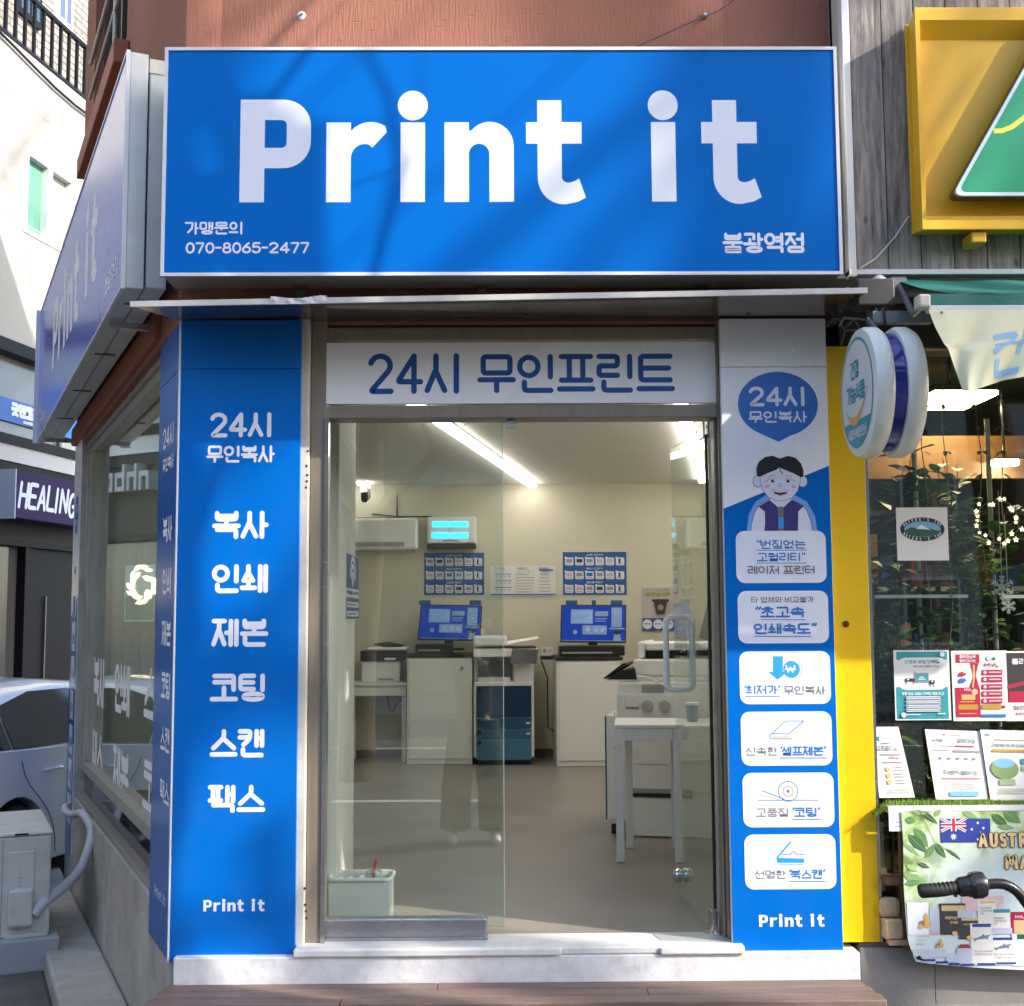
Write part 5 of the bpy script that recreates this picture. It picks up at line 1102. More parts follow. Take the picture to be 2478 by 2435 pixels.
b = B(); b.grid(bf, 60, 24); b.build('cloth', BNM, bn, recalc=False)
b = B()
for k, P in enumerate(([(.36, .36), (.50, .34)], [(.50, .34), (.47, .52), (.39, .66)], [(.385, .52), (.46, .50)], [(.56, .28), (.56, .70)], [(.48, .5), (.56, .5)], [(.42, .74), (.42, .92), (.60, .9)])):
    def sf(u, v, P=P):
        q = lerp_list(P, u); q2 = lerp_list(P, min(1, u + .02)); q1 = lerp_list(P, max(0, u - .02)); d = Vector((q2[0] - q1[0], (q2[1] - q1[1]) * .45)).normalized(); n = Vector((-d.y, d.x)) * .017 * (v - .5) * 2
        return bf(q[0] + n.x, q[1] + n.y * 2.2) + Vector((0, -.0015, 0))
    b.grid(sf, 14, 2)
b.build('lettering', mat('print_paleblue', (.30, .52, .78), .5), bn, recalc=False)
b = B(); b.lathe([(.004, 0), (.006, .002)], at(2278, 757, -.94), (0, -1, 0), n=10); b.build('eyelet', STEEL, bn)

# ================================================================ round double sign
rs = thing('round_sign', 'round white health food sign with dark blue middle band hanging side on', 'sign', at(2125, 1114, -.46))
cY = -.46; c = at(2067, 951, cY); RD = (at(2067, 796, cY).z - at(2067, 1108, cY).z) / 2
MILK = mat('milky_plastic', (.80, .83, .78), .3, var=.04, dirt=.15, dirtcol=(.4, .42, .32), coat=.3)
Xn = Vector((1, 0, 0)); c = Vector((c.x + .012, cY, c.z))
b = B(); b.lathe([(RD * .86, -.002), (RD * .97, .004), (RD, .02), (RD, .055), (RD * .96, .07), (RD * .7, .072)], c, Xn, n=56); b.build('left_disc', MILK, rs)
b = B(); b.lathe([(RD * .90, .0725), (RD * .90, .118)], c, Xn, n=56); b.build('band', mat('band_blue', (.006, .02, .26), .15, spec=.8), rs)
b = B(); b.lathe([(RD * .7, .1185), (RD * .96, .120), (RD, .135), (RD, .168), (RD * .95, .19), (RD * .3, .194)], c, Xn, n=56); b.build('right_disc', MILK, rs)
PD = Plane(c + Vector((-.003, 0, 0)), (0, -1, 0)); rr_ = RD * .86
TL2 = mat('print_aqua', (.04, .33, .40), .4)
a = Art(PD); a.ell(0, 0, rr_ * .99, rr_ * .99, TL2, 48); a.ell(0, 0, rr_ * .94, rr_ * .94, mat('disc_white', (.80, .81, .78), .35), 48); a.build('face', rs)
a = Art(PD, base=.0012); a.flat([(rr_ * .94 * math.cos(R(t)), rr_ * .94 * math.sin(R(t))) for t in range(212, 329, 4)], TL2); a.build('lower_segment', rs)
for t, x0, y0, x1, y1, w, m in (('건강', -.065, .055, .045, .125, .011, TL2), ('기능식품', -.125, -.035, .115, .035, .011, TL2), ('식품의약품안전처', -.12, -.172, .125, -.132, .006, WHITE)):
    a = Art(PD, base=.0018); a.text(t, x0, y0, x1, y1, w, m); a.build('word', rs)
a = Art(PD, base=.0018); sw_ = [(-.15 + .30 * t / 12, -.035 - .075 * math.sin(math.pi * (t / 12) ** .8) + .03 * (t / 12) ** 2) for t in range(13)]
for i in range(12):
    w0, w1 = .018 * math.sin(math.pi * min(.96, (i + .4) / 12)), .018 * math.sin(math.pi * min(.96, (i + 1.4) / 12)); p, q = sw_[i], sw_[i + 1]
    a.flat([(p[0], p[1] - w0), (q[0], q[1] - w1), (q[0], q[1] + w1), (p[0], p[1] + w0)], ORANGE, a.k)
a.build('swoosh', rs)
b = B(); b.tube([c + Vector((.095, 0, RD * .9)), Vector((c.x + .095, -.31, Z(775, -.3, 2150)))], .010, 8); b.build('hanger', GREYM, rs)

# ================================================================ display table, turf, stand cards
TBY = -.09
dt = thing('display_table', 'narrow display table with pale edge standing in front of the plant window', 'table', at(2330, 2270, -.1) * 1)
ztab = Z(1951, TBY, 2300); tx0 = X(2150, TBY, 1950)
b = B(); b.box(tx0, 3.4, TBY, -.0, ztab - .028, ztab); b.build('top', mat('pale_board', (.62, .56, .46), .5, var=.06), dt, bev=.003)
b = B(); b.box(tx0 - .003, 3.4, TBY - .006, TBY - .001, ztab - .018, ztab + .004); b.build('edge_strip', TRIMW, dt)
BRW = mat('brown_wood', (.16, .085, .04), .6, var=.25, stretch=(8, 8, 1.2))
for x_ in (X(2176, -.1), X(2176, -.1) + .9, 3.3):
    for y_ in (-.05,): b = B(); b.box(x_ - .015, x_ + .015, y_ - .012, y_ + .012, zt0 - .02 if y_ > -.06 else -.24, ztab - .029); b.build('leg', BRW, dt)
b = B(); b.box(X(2120, -.05), 3.3, -.07, -.02, .22, .25); b.build('stretcher', BRW, dt)
b = B(); b.box(X(2123, -.05), 3.3, -.075, -.025, zt0 + .0, zt0 + .02); b.build('lower_shelf', mat('light_ply', (.42, .28, .17), .6, var=.12), dt)
# turf strip: many short blades
tf = B(); rr = random.Random(11)
tfx0 = X(2121, -.1, 1945)
for i in range(5200):
    x_ = rr.uniform(tfx0, 2.7); y_ = rr.uniform(TBY + .0, .0); z_ = ztab + .001
    if x_ < tx0 + .01: z_ = ztab - .03 * (tx0 - x_) / (tx0 - tfx0) - .01
    h = rr.uniform(.012, .026); a_ = rr.random() * 6.28; d = Vector((math.cos(a_), math.sin(a_), 0)) * .0016; l = Vector((rr.uniform(-.006, .006), rr.uniform(-.008, .004), h))
    p = Vector((x_, y_, z_)); tf.add([p - d, p + d, p + l], [(0, 1, 2)], rr.choice((0, 0, 1)))
o = tf.build('artificial_turf', [mat('turf_green', (.16, .30, .035), .6), mat('turf_lime', (.30, .42, .06), .6)], None, recalc=False)
tag(o, 'strip of bright green artificial turf along the display table top', 'artificial turf', kind='stuff')
def card_stand(label, quad, draw, Yb=-.035, lean=.04):
    """laminated card leaning on the pane: quad = px corners tl, tr, br, bl"""
    o = thing('stand_card', label, 'card', at(*quad[3], Yb)); tl, tr = at(*quad[0], Yb + lean), at(*quad[1], Yb + lean); br, bl = at(*quad[2], Yb), at(*quad[3], Yb)
    ax_ = (tr - tl).normalized(); up_ = (tl - bl).normalized()
    b = B(); b.prism([bl, br, tr, tl], (0, .002, 0)); b.build('sheet', PW_, o)
    def pt(u, v): return bl.lerp(br, u).lerp(tl.lerp(tr, u), v)
    draw(o, pt); return o
class Art3(Art):
    """print laid on any bilinear sheet"""
    def __init__(s, f, base=.0012): s.f = f; s.b = B(); s.k = base; s.step = .00006; s.mats = []; s.pl = s
    def w(s, a, b, z=0): return s.f(a, b) + Vector((0, -z, 0))
def cardprint(o, pt, items):
    a = Art3(pt)
    for it in items:
        if it[0] == 'r': a.rect(*it[1:])
        elif it[0] == 'e': a.ell(*it[1:])
        else: a.text(*it[1:])
    a.build('print', o)
RS = [('r', .12, .80, .20, .86, TEAL), ('t', '프로폴리스', .08, .66, .78, .73, .012, TXT), ('t', '1,000mg', .40, .545, .75, .58, .010, CRIM), ('r', .15, .60, .85, .615, TXT), ('r', .2, .49, .85, .505, TXT), ('r', .25, .76, .55, .775, TXT)] + [('e', .34, y, .07, .035, ORANGE) for y in (.40, .31, .22)] + [('r', .5, y, .85, y + .01, TXT) for y in (.42, .38, .33, .29, .24, .20)] + [('r', .2, y, .9, y + .008, TXT) for y in (.1, .07)]
card_stand('leftmost leaning price card with three orange dots on the turf', [(2112, 1759), (2174, 1759), (2214, 1930), (2128, 1931)], lambda o, pt: cardprint(o, pt, RS))
RS2 = [('e', .33, .93, .025, .012, CRIM), ('r', .4, .925, .62, .935, TXT), ('t', 'r-TG', .1, .82, .30, .87, .018, TXT), ('t', '오메가3', .55, .82, .88, .88, .014, TXT), ('r', .2, .765, .48, .775, TXT), ('r', .5, .76, .85, .78, CRIM), ('r', .45, .68, .95, .715, TXT), ('r', .06, .70, .4, .708, TXT)] + [('e', x, .59, .035, .017, mat('c%d' % i, (.15, .25, .4), .5)) for i, x in enumerate((.2, .36, .52, .68, .82))] + [('t', '저분자콜라겐', .22, .36, .88, .42, .012, TXT), ('r', .15, .30, .9, .312, CRIM)] + [('r', .3, y, .8, y + .008, TXT) for y in (.24, .21, .18, .15)] + [('r', .28, .05, .82, .12, SKYB)]
card_stand('middle leaning card with a blue bar at its foot on the turf', [(2238, 1765), (2372, 1770), (2392, 1935), (2265, 1935)], lambda o, pt: cardprint(o, pt, RS2))
RS3 = [('e', .1, .93, .05, .02, TXT), ('r', .2, .85, .95, .87, TXT), ('t', '고함량초유단백질스틱', .12, .76, .98, .81, .010, TXT), ('r', .15, .69, .95, .73, GOLDP), ('e', .32, .45, .24, .15, mat('hill_green', (.18, .28, .10), .6)), ('e', .32, .53, .18, .07, SKYB), ('r', .2, .22, .48, .30, mat('pale_green', (.30, .42, .22), .6)), ('r', .62, .52, .95, .60, TEAL), ('r', .62, .42, .95, .5, mat('pale_green2', (.32, .46, .2), .6))] + [('r', .15, y, .8, y + .008, TXT) for y in (.16, .13, .10)]
card_stand('right leaning card with a green hill picture on the turf', [(2372, 1766), (2520, 1770), (2530, 1938), (2397, 1937)], lambda o, pt: cardprint(o, pt, RS3), Yb=-.042)
o, pl = sheet('price_tag', 'small blank price tag taped under the left end of the display table', 2152, 1962, 2188, 2012, TBY - .009, 'price tag'); a = Art(pl); lines(a, 2165, 2184, (1990, 2000), TXT, 2); a.build('print', o)
# foam blocks
FOAM = mat('sponge_stone', (.50, .36, .22), .9, var=.2, scale=14, dirt=.5, dirtcol=(.36, .25, .15), dscale=14, bump=.6, bscale=60)
zf = zt0 + .021
for i, lab in enumerate(('lower pale sandy block stacked in the gap under the display table', 'upper rounded sandy block stacked on the lower one under the table')):
    xb = X(2122, -.10); b = B(); hb = .078
    b.box(xb - .01 * i, X(2163 - i, -.08), -.072 + .01 * i, -.01, zf + i * .0785, zf + i * .0785 + hb); o = b.build('sand_block', FOAM, None, bev=.022 if i else .008); tag(o, lab, 'block', 'sandy blocks under the table')
# ================================================================ hanging vinyl banner
GL6 = lambda x, y: (2160 + x / 4.645, 1950 + y / 4.645)
hb_ = thing('vinyl_banner', 'printed vinyl banner with a flag, leaves and product boxes hanging off the display table', 'banner', at(2400, 2340, TBY - .02))
HBY = TBY - .014; PH = F(HBY)
def bleaf():
    m, nt, b = nodes_of('banner_print'); N, L = nt.nodes, nt.links
    g = N.new('ShaderNodeNewGeometry'); n = N.new('ShaderNodeTexNoise'); n.inputs['Scale'].default_value = 8; n.inputs['Detail'].default_value = 4; n.inputs['Distortion'].default_value = 1.2; L.new(g.outputs['Position'], n.inputs['Vector'])
    cr = N.new('ShaderNodeValToRGB'); e = cr.color_ramp.elements; e[0].position = .36; e[0].color = (.16, .26, .08, 1); e[1].position = .60; e[1].color = (.62, .74, .58, 1); el = e.new(.48); el.color = (.40, .54, .22, 1); L.new(n.outputs['Fac'], cr.inputs[0])
    # printed fade: leaves give way to pale sky towards the right and the foot of the sheet
    sx = N.new('ShaderNodeSeparateXYZ'); L.new(g.outputs['Position'], sx.inputs[0])
    def rng(sock, a, b_): r = N.new('ShaderNodeMapRange'); r.inputs['From Min'].default_value = a; r.inputs['From Max'].default_value = b_; L.new(sock, r.inputs['Value']); return r.outputs[0]
    fx = rng(sx.outputs['X'], X(2200, HBY, 2100), X(2330, HBY, 2100)); fz = rng(sx.outputs['Z'], Z(2010, HBY, 2300), Z(2120, HBY, 2300))
    mm = N.new('ShaderNodeMath'); mm.operation = 'MULTIPLY'; mm.use_clamp = True; L.new(fx, mm.inputs[0]); L.new(fz, mm.inputs[1])
    f2 = rng(sx.outputs['Z'], Z(2150, HBY, 2300), Z(2260, HBY, 2300)); mxx = N.new('ShaderNodeMath'); mxx.operation = 'MAXIMUM'; L.new(mm.outputs[0], mxx.inputs[0]); L.new(f2, mxx.inputs[1])
    mx = N.new('ShaderNodeMix'); mx.data_type = 'RGBA'; mx.inputs['B'].default_value = (.62, .72, .74, 1); L.new(cr.outputs[0], mx.inputs['A']); L.new(mxx.outputs[0], mx.inputs['Factor']); L.new(mx.outputs['Result'], b.inputs['Base Color']); b.inputs['Roughness'].default_value = .4
    return m
outl = [GL6(*p) for p in ((95, 65), (120, 400), (125, 900), (160, 1420), (185, 1560), (262, 1752))] + [GL6(*p) for p in ((420, 1775), (700, 1800), (1000, 1825), (1470, 1848), (2200, 1870))] + [GL6(2200, 62)]
b = B(); b.prism([PH.w(*PH.px(*p)) for p in outl], (0, .0015, 0)); b.build('sheet', bleaf(), hb_)
gp = lambda pts: [GL6(*p) for p in pts]
a = Art(PH, base=.0008, step=.00004)
LG = [mat('pl%d' % i, c, .5, var=.1) for i, c in enumerate(((.055, .15, .055), (.11, .25, .08), (.22, .38, .14), (.05, .10, .05), (.36, .5, .18)))]
def pleaf(x0, y0, x1, y1, w, m):
    p, q = Vector((x0, y0)), Vector((x1, y1)); d = q - p; n = Vector((-d.y, d.x)).normalized() * w
    a.pxflat(gp([tuple(v) for v in (p, p + d * .25 + n * .8, p + d * .5 + n, p + d * .8 + n * .5, q, p + d * .8 - n * .5, p + d * .5 - n, p + d * .25 - n * .8)]), m); a.pxstroke(gp([(x0, y0), (x1, y1)]), .7, LG[4])
for v in ((300, 50, 515, 210, 34, LG[3]), (240, 250, 400, 470, 62, LG[1]), (170, 320, 390, 530, 60, LG[0]), (120, 420, 300, 560, 28, LG[2]), (470, 420, 600, 590, 40, LG[0]), (365, 590, 480, 420, 38, LG[1]), (600, 480, 765, 600, 18, LG[0]), (140, 150, 260, 180, 45, LG[1]), (470, 120, 540, 40, 30, LG[2]), (780, 70, 960, 140, 34, LG[2]), (380, 90, 200, 60, 30, LG[2]), (130, 780, 380, 880, 60, LG[2]), (150, 660, 280, 740, 30, LG[4]), (130, 880, 330, 850, 36, LG[1]), (1110, 90, 1300, 240, 50, LG[0]), (1250, 60, 1440, 190, 60, LG[1]), (1180, 230, 1380, 250, 30, LG[2]), (280, 640, 420, 700, 24, LG[3])): pleaf(*v)
a.pxstroke(gp([(300, 50), (390, 240), (470, 400), (760, 600)]), 1.2, STEM); a.build('leaf_print', hb_, kind='stuff')
a = Art(PH, base=.0022)   # flag
FB = mat('flag_blue', (.025, .05, .30), .5); FRD = mat('flag_red', (.55, .02, .05), .5)
a.pxrect(*GL6(543, 142), *GL6(1092, 412), FB)
for l in ([(543, 142), (822, 286)], [(822, 142), (543, 286)]): a.pxstroke(gp(l), 7, WHITE, cap='butt'); a.pxstroke(gp(l), 2.4, FRD, cap='butt')
a.pxrect(*GL6(543, 190), *GL6(822, 236), WHITE); a.pxrect(*GL6(654, 142), *GL6(712, 286), WHITE); a.pxrect(*GL6(543, 200), *GL6(822, 224), FRD); a.pxrect(*GL6(668, 142), *GL6(698, 286), FRD)
for x_, y_, r_ in ((683, 347, 40), (888, 265, 18), (955, 192, 18), (1018, 250, 18), (955, 378, 15), (985, 295, 8)):
    cc_ = PH.px(*GL6(x_, y_)); rr2 = abs(PH.px(*GL6(x_ + r_, y_))[0] - cc_[0]); a.flat([(cc_[0] + rr2 * (1 if k % 2 == 0 else .5) * math.sin(k * math.pi / 7), cc_[1] + rr2 * (1 if k % 2 == 0 else .5) * math.cos(k * math.pi / 7)) for k in range(14)], WHITE)
a.build('flag', hb_)
LC = mat('letter_cream', (.75, .55, .28), .4); LD = mat('letter_edge', (.07, .03, .02), .5)
for t, x0, y0, x1, y1 in (('A', 965, 300, 1065, 468), ('U', 1090, 300, 1180, 468), ('S', 1205, 300, 1280, 468), ('T', 1292, 300, 1392, 468), ('R', 1420, 300, 1510, 468), ('A', 1530, 300, 1640, 468), ('M', 1265, 540, 1405, 715), ('A', 1430, 540, 1540, 715), ('R', 1560, 540, 1650, 715)):
    a = Art(PH, base=.0032); a.pxtext(t, *GL6(x0 - 8, y0 - 8), *GL6(x1 + 8, y1 + 8), .31, LD); a.pxtext(t, *GL6(x0, y0), *GL6(x1, y1), .22, LC); a.build('letter', hb_)
a = Art(PH, base=.0022, step=.00005)
gr = lambda x0, y0, x1, y1, m, r=0: a.pxrect(*GL6(x0, y0), *GL6(x1, y1), m, r)
LB = mat('print_lavender', (.50, .54, .66), .5); BOXD = mat('print_charcoal', (.05, .05, .055), .5); CRM = mat('print_cream2', (.62, .47, .24), .5); PK = mat('print_rose', (.72, .50, .52), .5)
gr(780, 1010, 1240, 1180, PK); gr(172, 1085, 400, 1450, WHITE); gr(420, 1150, 520, 1400, LB); gr(415, 1400, 545, 1450, PINK)
gr(532, 1095, 815, 1450, BOXD); gr(550, 1120, 812, 1182, CRM); gr(730, 1172, 900, 1258, LB); gr(745, 1258, 970, 1500, BOXD); gr(772, 1258, 965, 1290, CRM)
gr(960, 1055, 1158, 1320, PW_); gr(980, 1068, 1148, 1096, mat('print_amber', (.75, .48, .10), .5)); gr(1125, 1200, 1318, 1372, PW_); gr(1130, 1160, 1315, 1202, TEAL); gr(1335, 1190, 1480, 1435, CRIM); gr(1365, 1285, 1480, 1430, CRM); gr(1350, 1435, 1480, 1800, PW_); gr(1395, 1442, 1480, 1500, DGRN)
gr(885, 1320, 1120, 1790, PW_); gr(893, 1325, 1100, 1362, FB); gr(1110, 1370, 1340, 1440, LB); gr(1125, 1480, 1380, 1790, PW_); gr(1125, 1478, 1342, 1510, FB)
gr(600, 1660, 760, 1760, LB); gr(230, 1610, 600, 1700, mat('print_mist', (.52, .58, .68), .5)); gr(725, 1600, 885, 1780, LB); a.pxflat(gp([(725, 1600), (760, 1555), (850, 1555), (885, 1600)]), mat('print_maroon', (.28, .06, .06), .5))
for x0, x1, y in ((330, 475, 1720), (485, 620, 1745), (630, 750, 1765), (760, 918, 1772), (950, 1152, 1765), (1162, 1382, 1755)): gr(x0, y, x1, y + 26, FB)
gr(300, 1715, 340, 1735, BLACK); a.ell(*PH.px(*GL6(293, 1706)), .0085, .0075, BLACK)
for cx, cy_, k in ((335, 1320, 1), (515, 1560, .6)):
    for dx, dy, rx2, ry2 in ((0, 0, 45, 30), (40, -60, 25, 55), (55, 10, 35, 40), (-20, 40, 30, 26)): q = PH.px(*GL6(cx + dx * k, cy_ + dy * k)); e_ = abs(PH.px(*GL6(cx + dx * k + rx2 * k, cy_))[0] - PH.px(*GL6(cx + dx * k, cy_))[0]); a.ell(*q, e_, e_ * ry2 / rx2, mat('bee_%d' % (dx + int(k)), (.66, .42, .10) if dx else (.32, .18, .08), .5))
for cx, cy_ in ((695, 1430), (858, 1480)): q = PH.px(*GL6(cx, cy_)); a.ell(*q, .0115, .0075, ORANGE)
for cx, cy_ in ((1005, 1475), (1240, 1580)): a.pxflat(gp([(cx - 105, cy_ + 10), (cx - 70, cy_ + 12), (cx, cy_ - 20), (cx + 10, cy_ - 38), (cx + 25, cy_ - 20), (cx + 98, cy_ - 32), (cx + 60, cy_ + 5), (cx + 70, cy_ + 28), (cx + 40, cy_ + 12), (cx - 60, cy_ + 26), (cx - 80, cy_ + 45)]), mat('shark_%d' % cx, (.16, .22, .34), .5))
a.build('product_print', hb_)
for t, x0, y0, x1, y1, wr, m in (('PROPOLIS', 588, 1240, 725, 1275, .2, CRM), ('5100', 640, 1292, 730, 1325, .2, CRM), ('PRO', 795, 1322, 862, 1342, .18, CRM), ('EVENING', 988, 1135, 1110, 1155, .15, TXT), ('PRIMROSE', 988, 1168, 1120, 1188, .15, TXT), ('OIL', 988, 1198, 1030, 1218, .15, LG[1]), ('EVENING', 1140, 1250, 1250, 1272, .15, TXT), ('PRIMROSE', 1140, 1282, 1280, 1302, .15, TXT), ('OIL', 1140, 1310, 1180, 1330, .15, TXT), ('MVL', 1370, 1228, 1470, 1262, .22, WHITE), ('BLUE SHARK', 920, 1620, 1125, 1642, .14, TXT), ('CARTILAGE', 925, 1655, 1115, 1678, .14, TXT), ('BLUE SHARK', 1140, 1655, 1370, 1678, .14, TXT), ('CARTILAGE', 1145, 1692, 1355, 1715, .14, TXT), ('PROPOLIS', 260, 1460, 405, 1480, .12, TXT), ('MOUTH', 268, 1500, 385, 1520, .12, TXT), ('SPRAY', 262, 1545, 360, 1565, .14, FB)):
    a = Art(PH, base=.0042); a.pxtext(t, *GL6(x0, y0), *GL6(x1, y1), wr, m); a.build('word', hb_)
# ================================================================ bicycle (only its left grip reaches into the picture)
bk = thing('bicycle', 'parked bicycle whose black handlebar grip reaches in at the lower right corner', 'bicycle', (1.9, -1.95, -.6))
BY = -1.95
g = lambda x, y, Y=BY: at(*GL6(x, y), Y)
b = B(); pts = [g(300, 962), g(325, 958), g(560, 945), g(735, 918)]; b.tube(pts, [.0145, .0175, .0165, .0155], 16); b.build('grip', RUBBER, bk)
b = B()
for k in range(9): q = g(340, 957).lerp(g(720, 920), k / 8); b.lathe([(.0162, -.002), (.0171, 0), (.0162, .002)], q, (g(735, 918) - g(325, 958)), n=16)
b.build('grip_ribs', RUBBER, bk, kind='stuff')
axg = (g(940, 895) - g(700, 925)).normalized()
b = B(); b.lathe([(.019, 0), (.0235, .006), (.0245, .024), (.0255, .03), (.032, .036), (.0335, .055), (.030, .066), (.018, .072)], g(728, 918), axg, n=28); b.build('twist_shifter', mat('gloss_black', (.014, .014, .015), .22, spec=.7), bk)
b = B(); b.tube([g(880, 980), g(895, 1015)], .008, 8); b.tube([g(715, 960), g(705, 1025)], .005, 6); b.build('shifter_lug', BLACK, bk)
b = B(); b.lathe([(.019, 0), (.020, .004), (.020, .022), (.016, .026)], g(945, 892), (g(1040, 885) - g(945, 892)), n=20); b.build('clamp', BLACK, bk, )
P_ = [g(700, 915), g(940, 893), g(1040, 885), g(1160, 875), g(1250, 882), g(1330, 915), g(1400, 965), g(1460, 1035), g(1520, 1120), g(1560, 1190), g(1640, 1230)]
e = P_[-1]; mir = 2 * (e.x + .09)
full = P_ + [Vector((mir - p.x, p.y, p.z)) for p in P_[::-1]]
b = B(); b.tube(full, .0128, 14); b.build('handlebar', mat('satin_black_metal', (.03, .03, .032), .3, .5), bk)
hcx = mir / 2; hz = e.z; TYR = RUBBER; FRM = mat('frame_paint', (.10, .12, .14), .3, .4)
b = B(); b.tube([Vector((mir - p.x, p.y, p.z)) for p in pts], .0165, 14); b.build('grip', RUBBER, bk)
b = B(); b.tube([Vector((hcx, BY, hz)), Vector((hcx, BY + .03, hz - .06)), Vector((hcx, BY + .10, -.6 + .70))], .016, 10); b.build('stem', BLACK, bk)
wc = Vector((hcx, BY + .28, -.6 + .33)); wr_ = Vector((hcx, BY - .78, -.6 + .33))
for c_ in (wc, wr_):
    b = B(); b.tube([c_ + Vector((0, .31 * math.cos(R(t)), .31 * math.sin(R(t)))) for t in range(0, 360, 10)], .02, 8, closed=True); w_ = b.build('wheel', RUBBER, bk)
    b = B(); b.cyl(c_ - Vector((.03, 0, 0)), c_ + Vector((.03, 0, 0)), .02); 
    for t in range(0, 360, 20): b.tube([c_, c_ + Vector((0, .30 * math.cos(R(t)), .30 * math.sin(R(t))))], .0012, 4)
    b.build('hub_and_spokes', STEEL, w_)
b = B()
for s_ in (-.05, .05): b.tube([Vector((hcx + s_ * .6, BY + .10, .12)), Vector((hcx + s_, BY + .2, -.1)), wc + Vector((s_, 0, 0))], .012, 8)
b.build('fork', FRM, bk)
b = B(); bb_ = Vector((hcx, BY - .36, -.33)); st_ = Vector((hcx, BY - .55, .12)); hd_ = Vector((hcx, BY + .09, .08))
b.tube([hd_, bb_], .018, 10); b.tube([bb_, st_], .016, 10); b.tube([hd_, st_], .016, 10); b.tube([bb_, wr_], .01, 8); b.tube([st_, wr_], .008, 8); b.build('frame', FRM, bk)
b = B(); b.box(hcx - .07, hcx + .07, BY - .70, BY - .46, .17, .21); b.tube([st_, st_ + Vector((0, -.02, .06))], .013, 8); b.build('saddle', BLACK, bk, bev=.018)
# raised pavement in front of the neighbour
b = B(); b.prism([Vector((X(2118, -.3, 2430), -.44, -.6)), Vector((9, -.44, -.6)), Vector((9, -.031, -.6)), Vector((1.43, -.031, -.6))], (0, 0, .352)); b.build('pavement', PAVE, None, kind='structure')

# ================================================================ inside the print shop
OFFW = mat('office_white', (.82, .82, .79), .4, var=.02); MACH = mat('machine_white', (.84, .85, .83), .38, var=.02); MACG = mat('machine_grey', (.34, .35, .35), .45, var=.03)
LED = glow_mat('led_strip', (1.0, .95, .86), 5.3)
for (xa, ya), (xb, yb), w, lab in (((-.66, 1.1), (.31, 6.5), .035, 'long lit ceiling strip lamp running diagonally to the back wall at the left'), ((.87, 1.1), (1.86, 6.2), .035, 'long lit ceiling strip lamp at the right side of the print shop ceiling'), ((-1.28, 6.2), (-1.25, 6.5), .03, 'short end of a lit strip lamp in the far left corner of the ceiling')):
    o = thing('strip_lamp', lab, 'lamp', (xa, ya, 2.50)); p, q = Vector((xa, ya, 0)), Vector((xb, yb, 0)); d = (q - p).normalized(); n = Vector((-d.y, d.x, 0)) * w
    b = B(); b.prism([p - n + Vector((0, 0, 2.505)), q - n + Vector((0, 0, 2.505)), q + n + Vector((0, 0, 2.505)), p + n + Vector((0, 0, 2.505))], (0, 0, .025)); b.build('tube', LED, o)
    n2 = n * 1.25; b = B(); b.prism([p - n2 + Vector((0, 0, 2.5301)), q - n2 + Vector((0, 0, 2.5301)), q + n2 + Vector((0, 0, 2.5301)), p + n2 + Vector((0, 0, 2.5301))], (0, 0, .0088)); b.build('housing', OFFW, o)
def bx(name, m, parent, x0, x1, y0, y1, z0, z1, bev=.004):
    b = B(); b.box(x0, x1, y0, y1, z0, z1); return b.build(name, m, parent, bev=bev)
def pbox(name, m, parent, px0, py0, px1, py1, Y, d, bev=.004):
    """box whose front face fills a pixel rectangle at depth Y, d metres deep"""
    xm, ym = (px0 + px1) / 2, (py0 + py1) / 2
    return bx(name, m, parent, X(px0, Y, ym), X(px1, Y, ym), Y, Y + d, Z(py1, Y, xm), Z(py0, Y, xm), bev)
BACKY = YB - .001
# posters on the back wall
def wallposter(name, label, x0, y0, x1, y1):
    pl = F(YB - .004); o = thing(name, label, 'poster', at((x0 + x1) / 2, y1, YB)); b = B(); a0 = pl.px(x0, (y0 + y1) / 2); a1 = pl.px(x1, (y0 + y1) / 2); xm = (x0 + x1) / 2
    b.box(a0[0], a1[0], YB - .004, YB - .0005, pl.px(xm, y1)[1], pl.px(xm, y0)[1]); b.build('sheet', PW_, o); return o, pl
POB = mat('poster_blue', (.012, .10, .33), .5)
def howto(x0, y0, x1, y1, lab):
    o, pl = wallposter('instruction_poster', lab, x0, y0, x1, y1); w, h = x1 - x0, y1 - y0
    U = lambda u, v: (x0 + u * w, y0 + v * h)
    a = Art(pl, base=.0008, step=.0003); a.pxrect(x0 + .5, y0 + .5, x1 - .5, y1 - .5, POB); a.build('field', o)
    for r_, t in ((0, '스캔 SCAN'), (1, '복사 COPY'), (2, '프린트 PRINT')):
        v = .05 + r_ * .315; a = Art(pl, base=.0014, step=.0002); a.pxtext(t, *U(.37, v), *U(.63, v + .045), .16, WHITE); a.build('word', o)
        for c_ in range(6):
            u = .035 + c_ * .16; a = Art(pl, base=.0014, step=.0004)
            a.pxrect(*U(u, v + .085), *U(u + .13, v + .265), WHITE, .012); a.pxrect(*U(u - .01, v + .07), *U(u + .03, v + .10), WHITE, .005)
            k = (c_ * 7 + r_ * 3) % 5
            a.pxrect(*U(u + .018, v + .12), *U(u + .112, v + .20), (TXT, LGT, DKP if r_ != 1 else MIDB, PINK, TXT)[k]) if c_ < 5 else a.pxrect(*U(u + .04, v + .11), *U(u + .07, v + .22), DKP)
            a.pxrect(*U(u + .02, v + .225), *U(u + .11, v + .24), TXT); a.build('step_panel', o)
howto(1026, 1337, 1172, 1441, 'blue instruction poster with three rows of pictures above the left kiosk')
howto(1362, 1335, 1516, 1441, 'blue instruction poster with three rows of pictures above the right kiosk')
o, pl = wallposter('price_notice', 'white price notice in three columns between the two blue posters', 1187, 1370, 1345, 1441)
a = Art(pl, base=.0008, step=.0003)
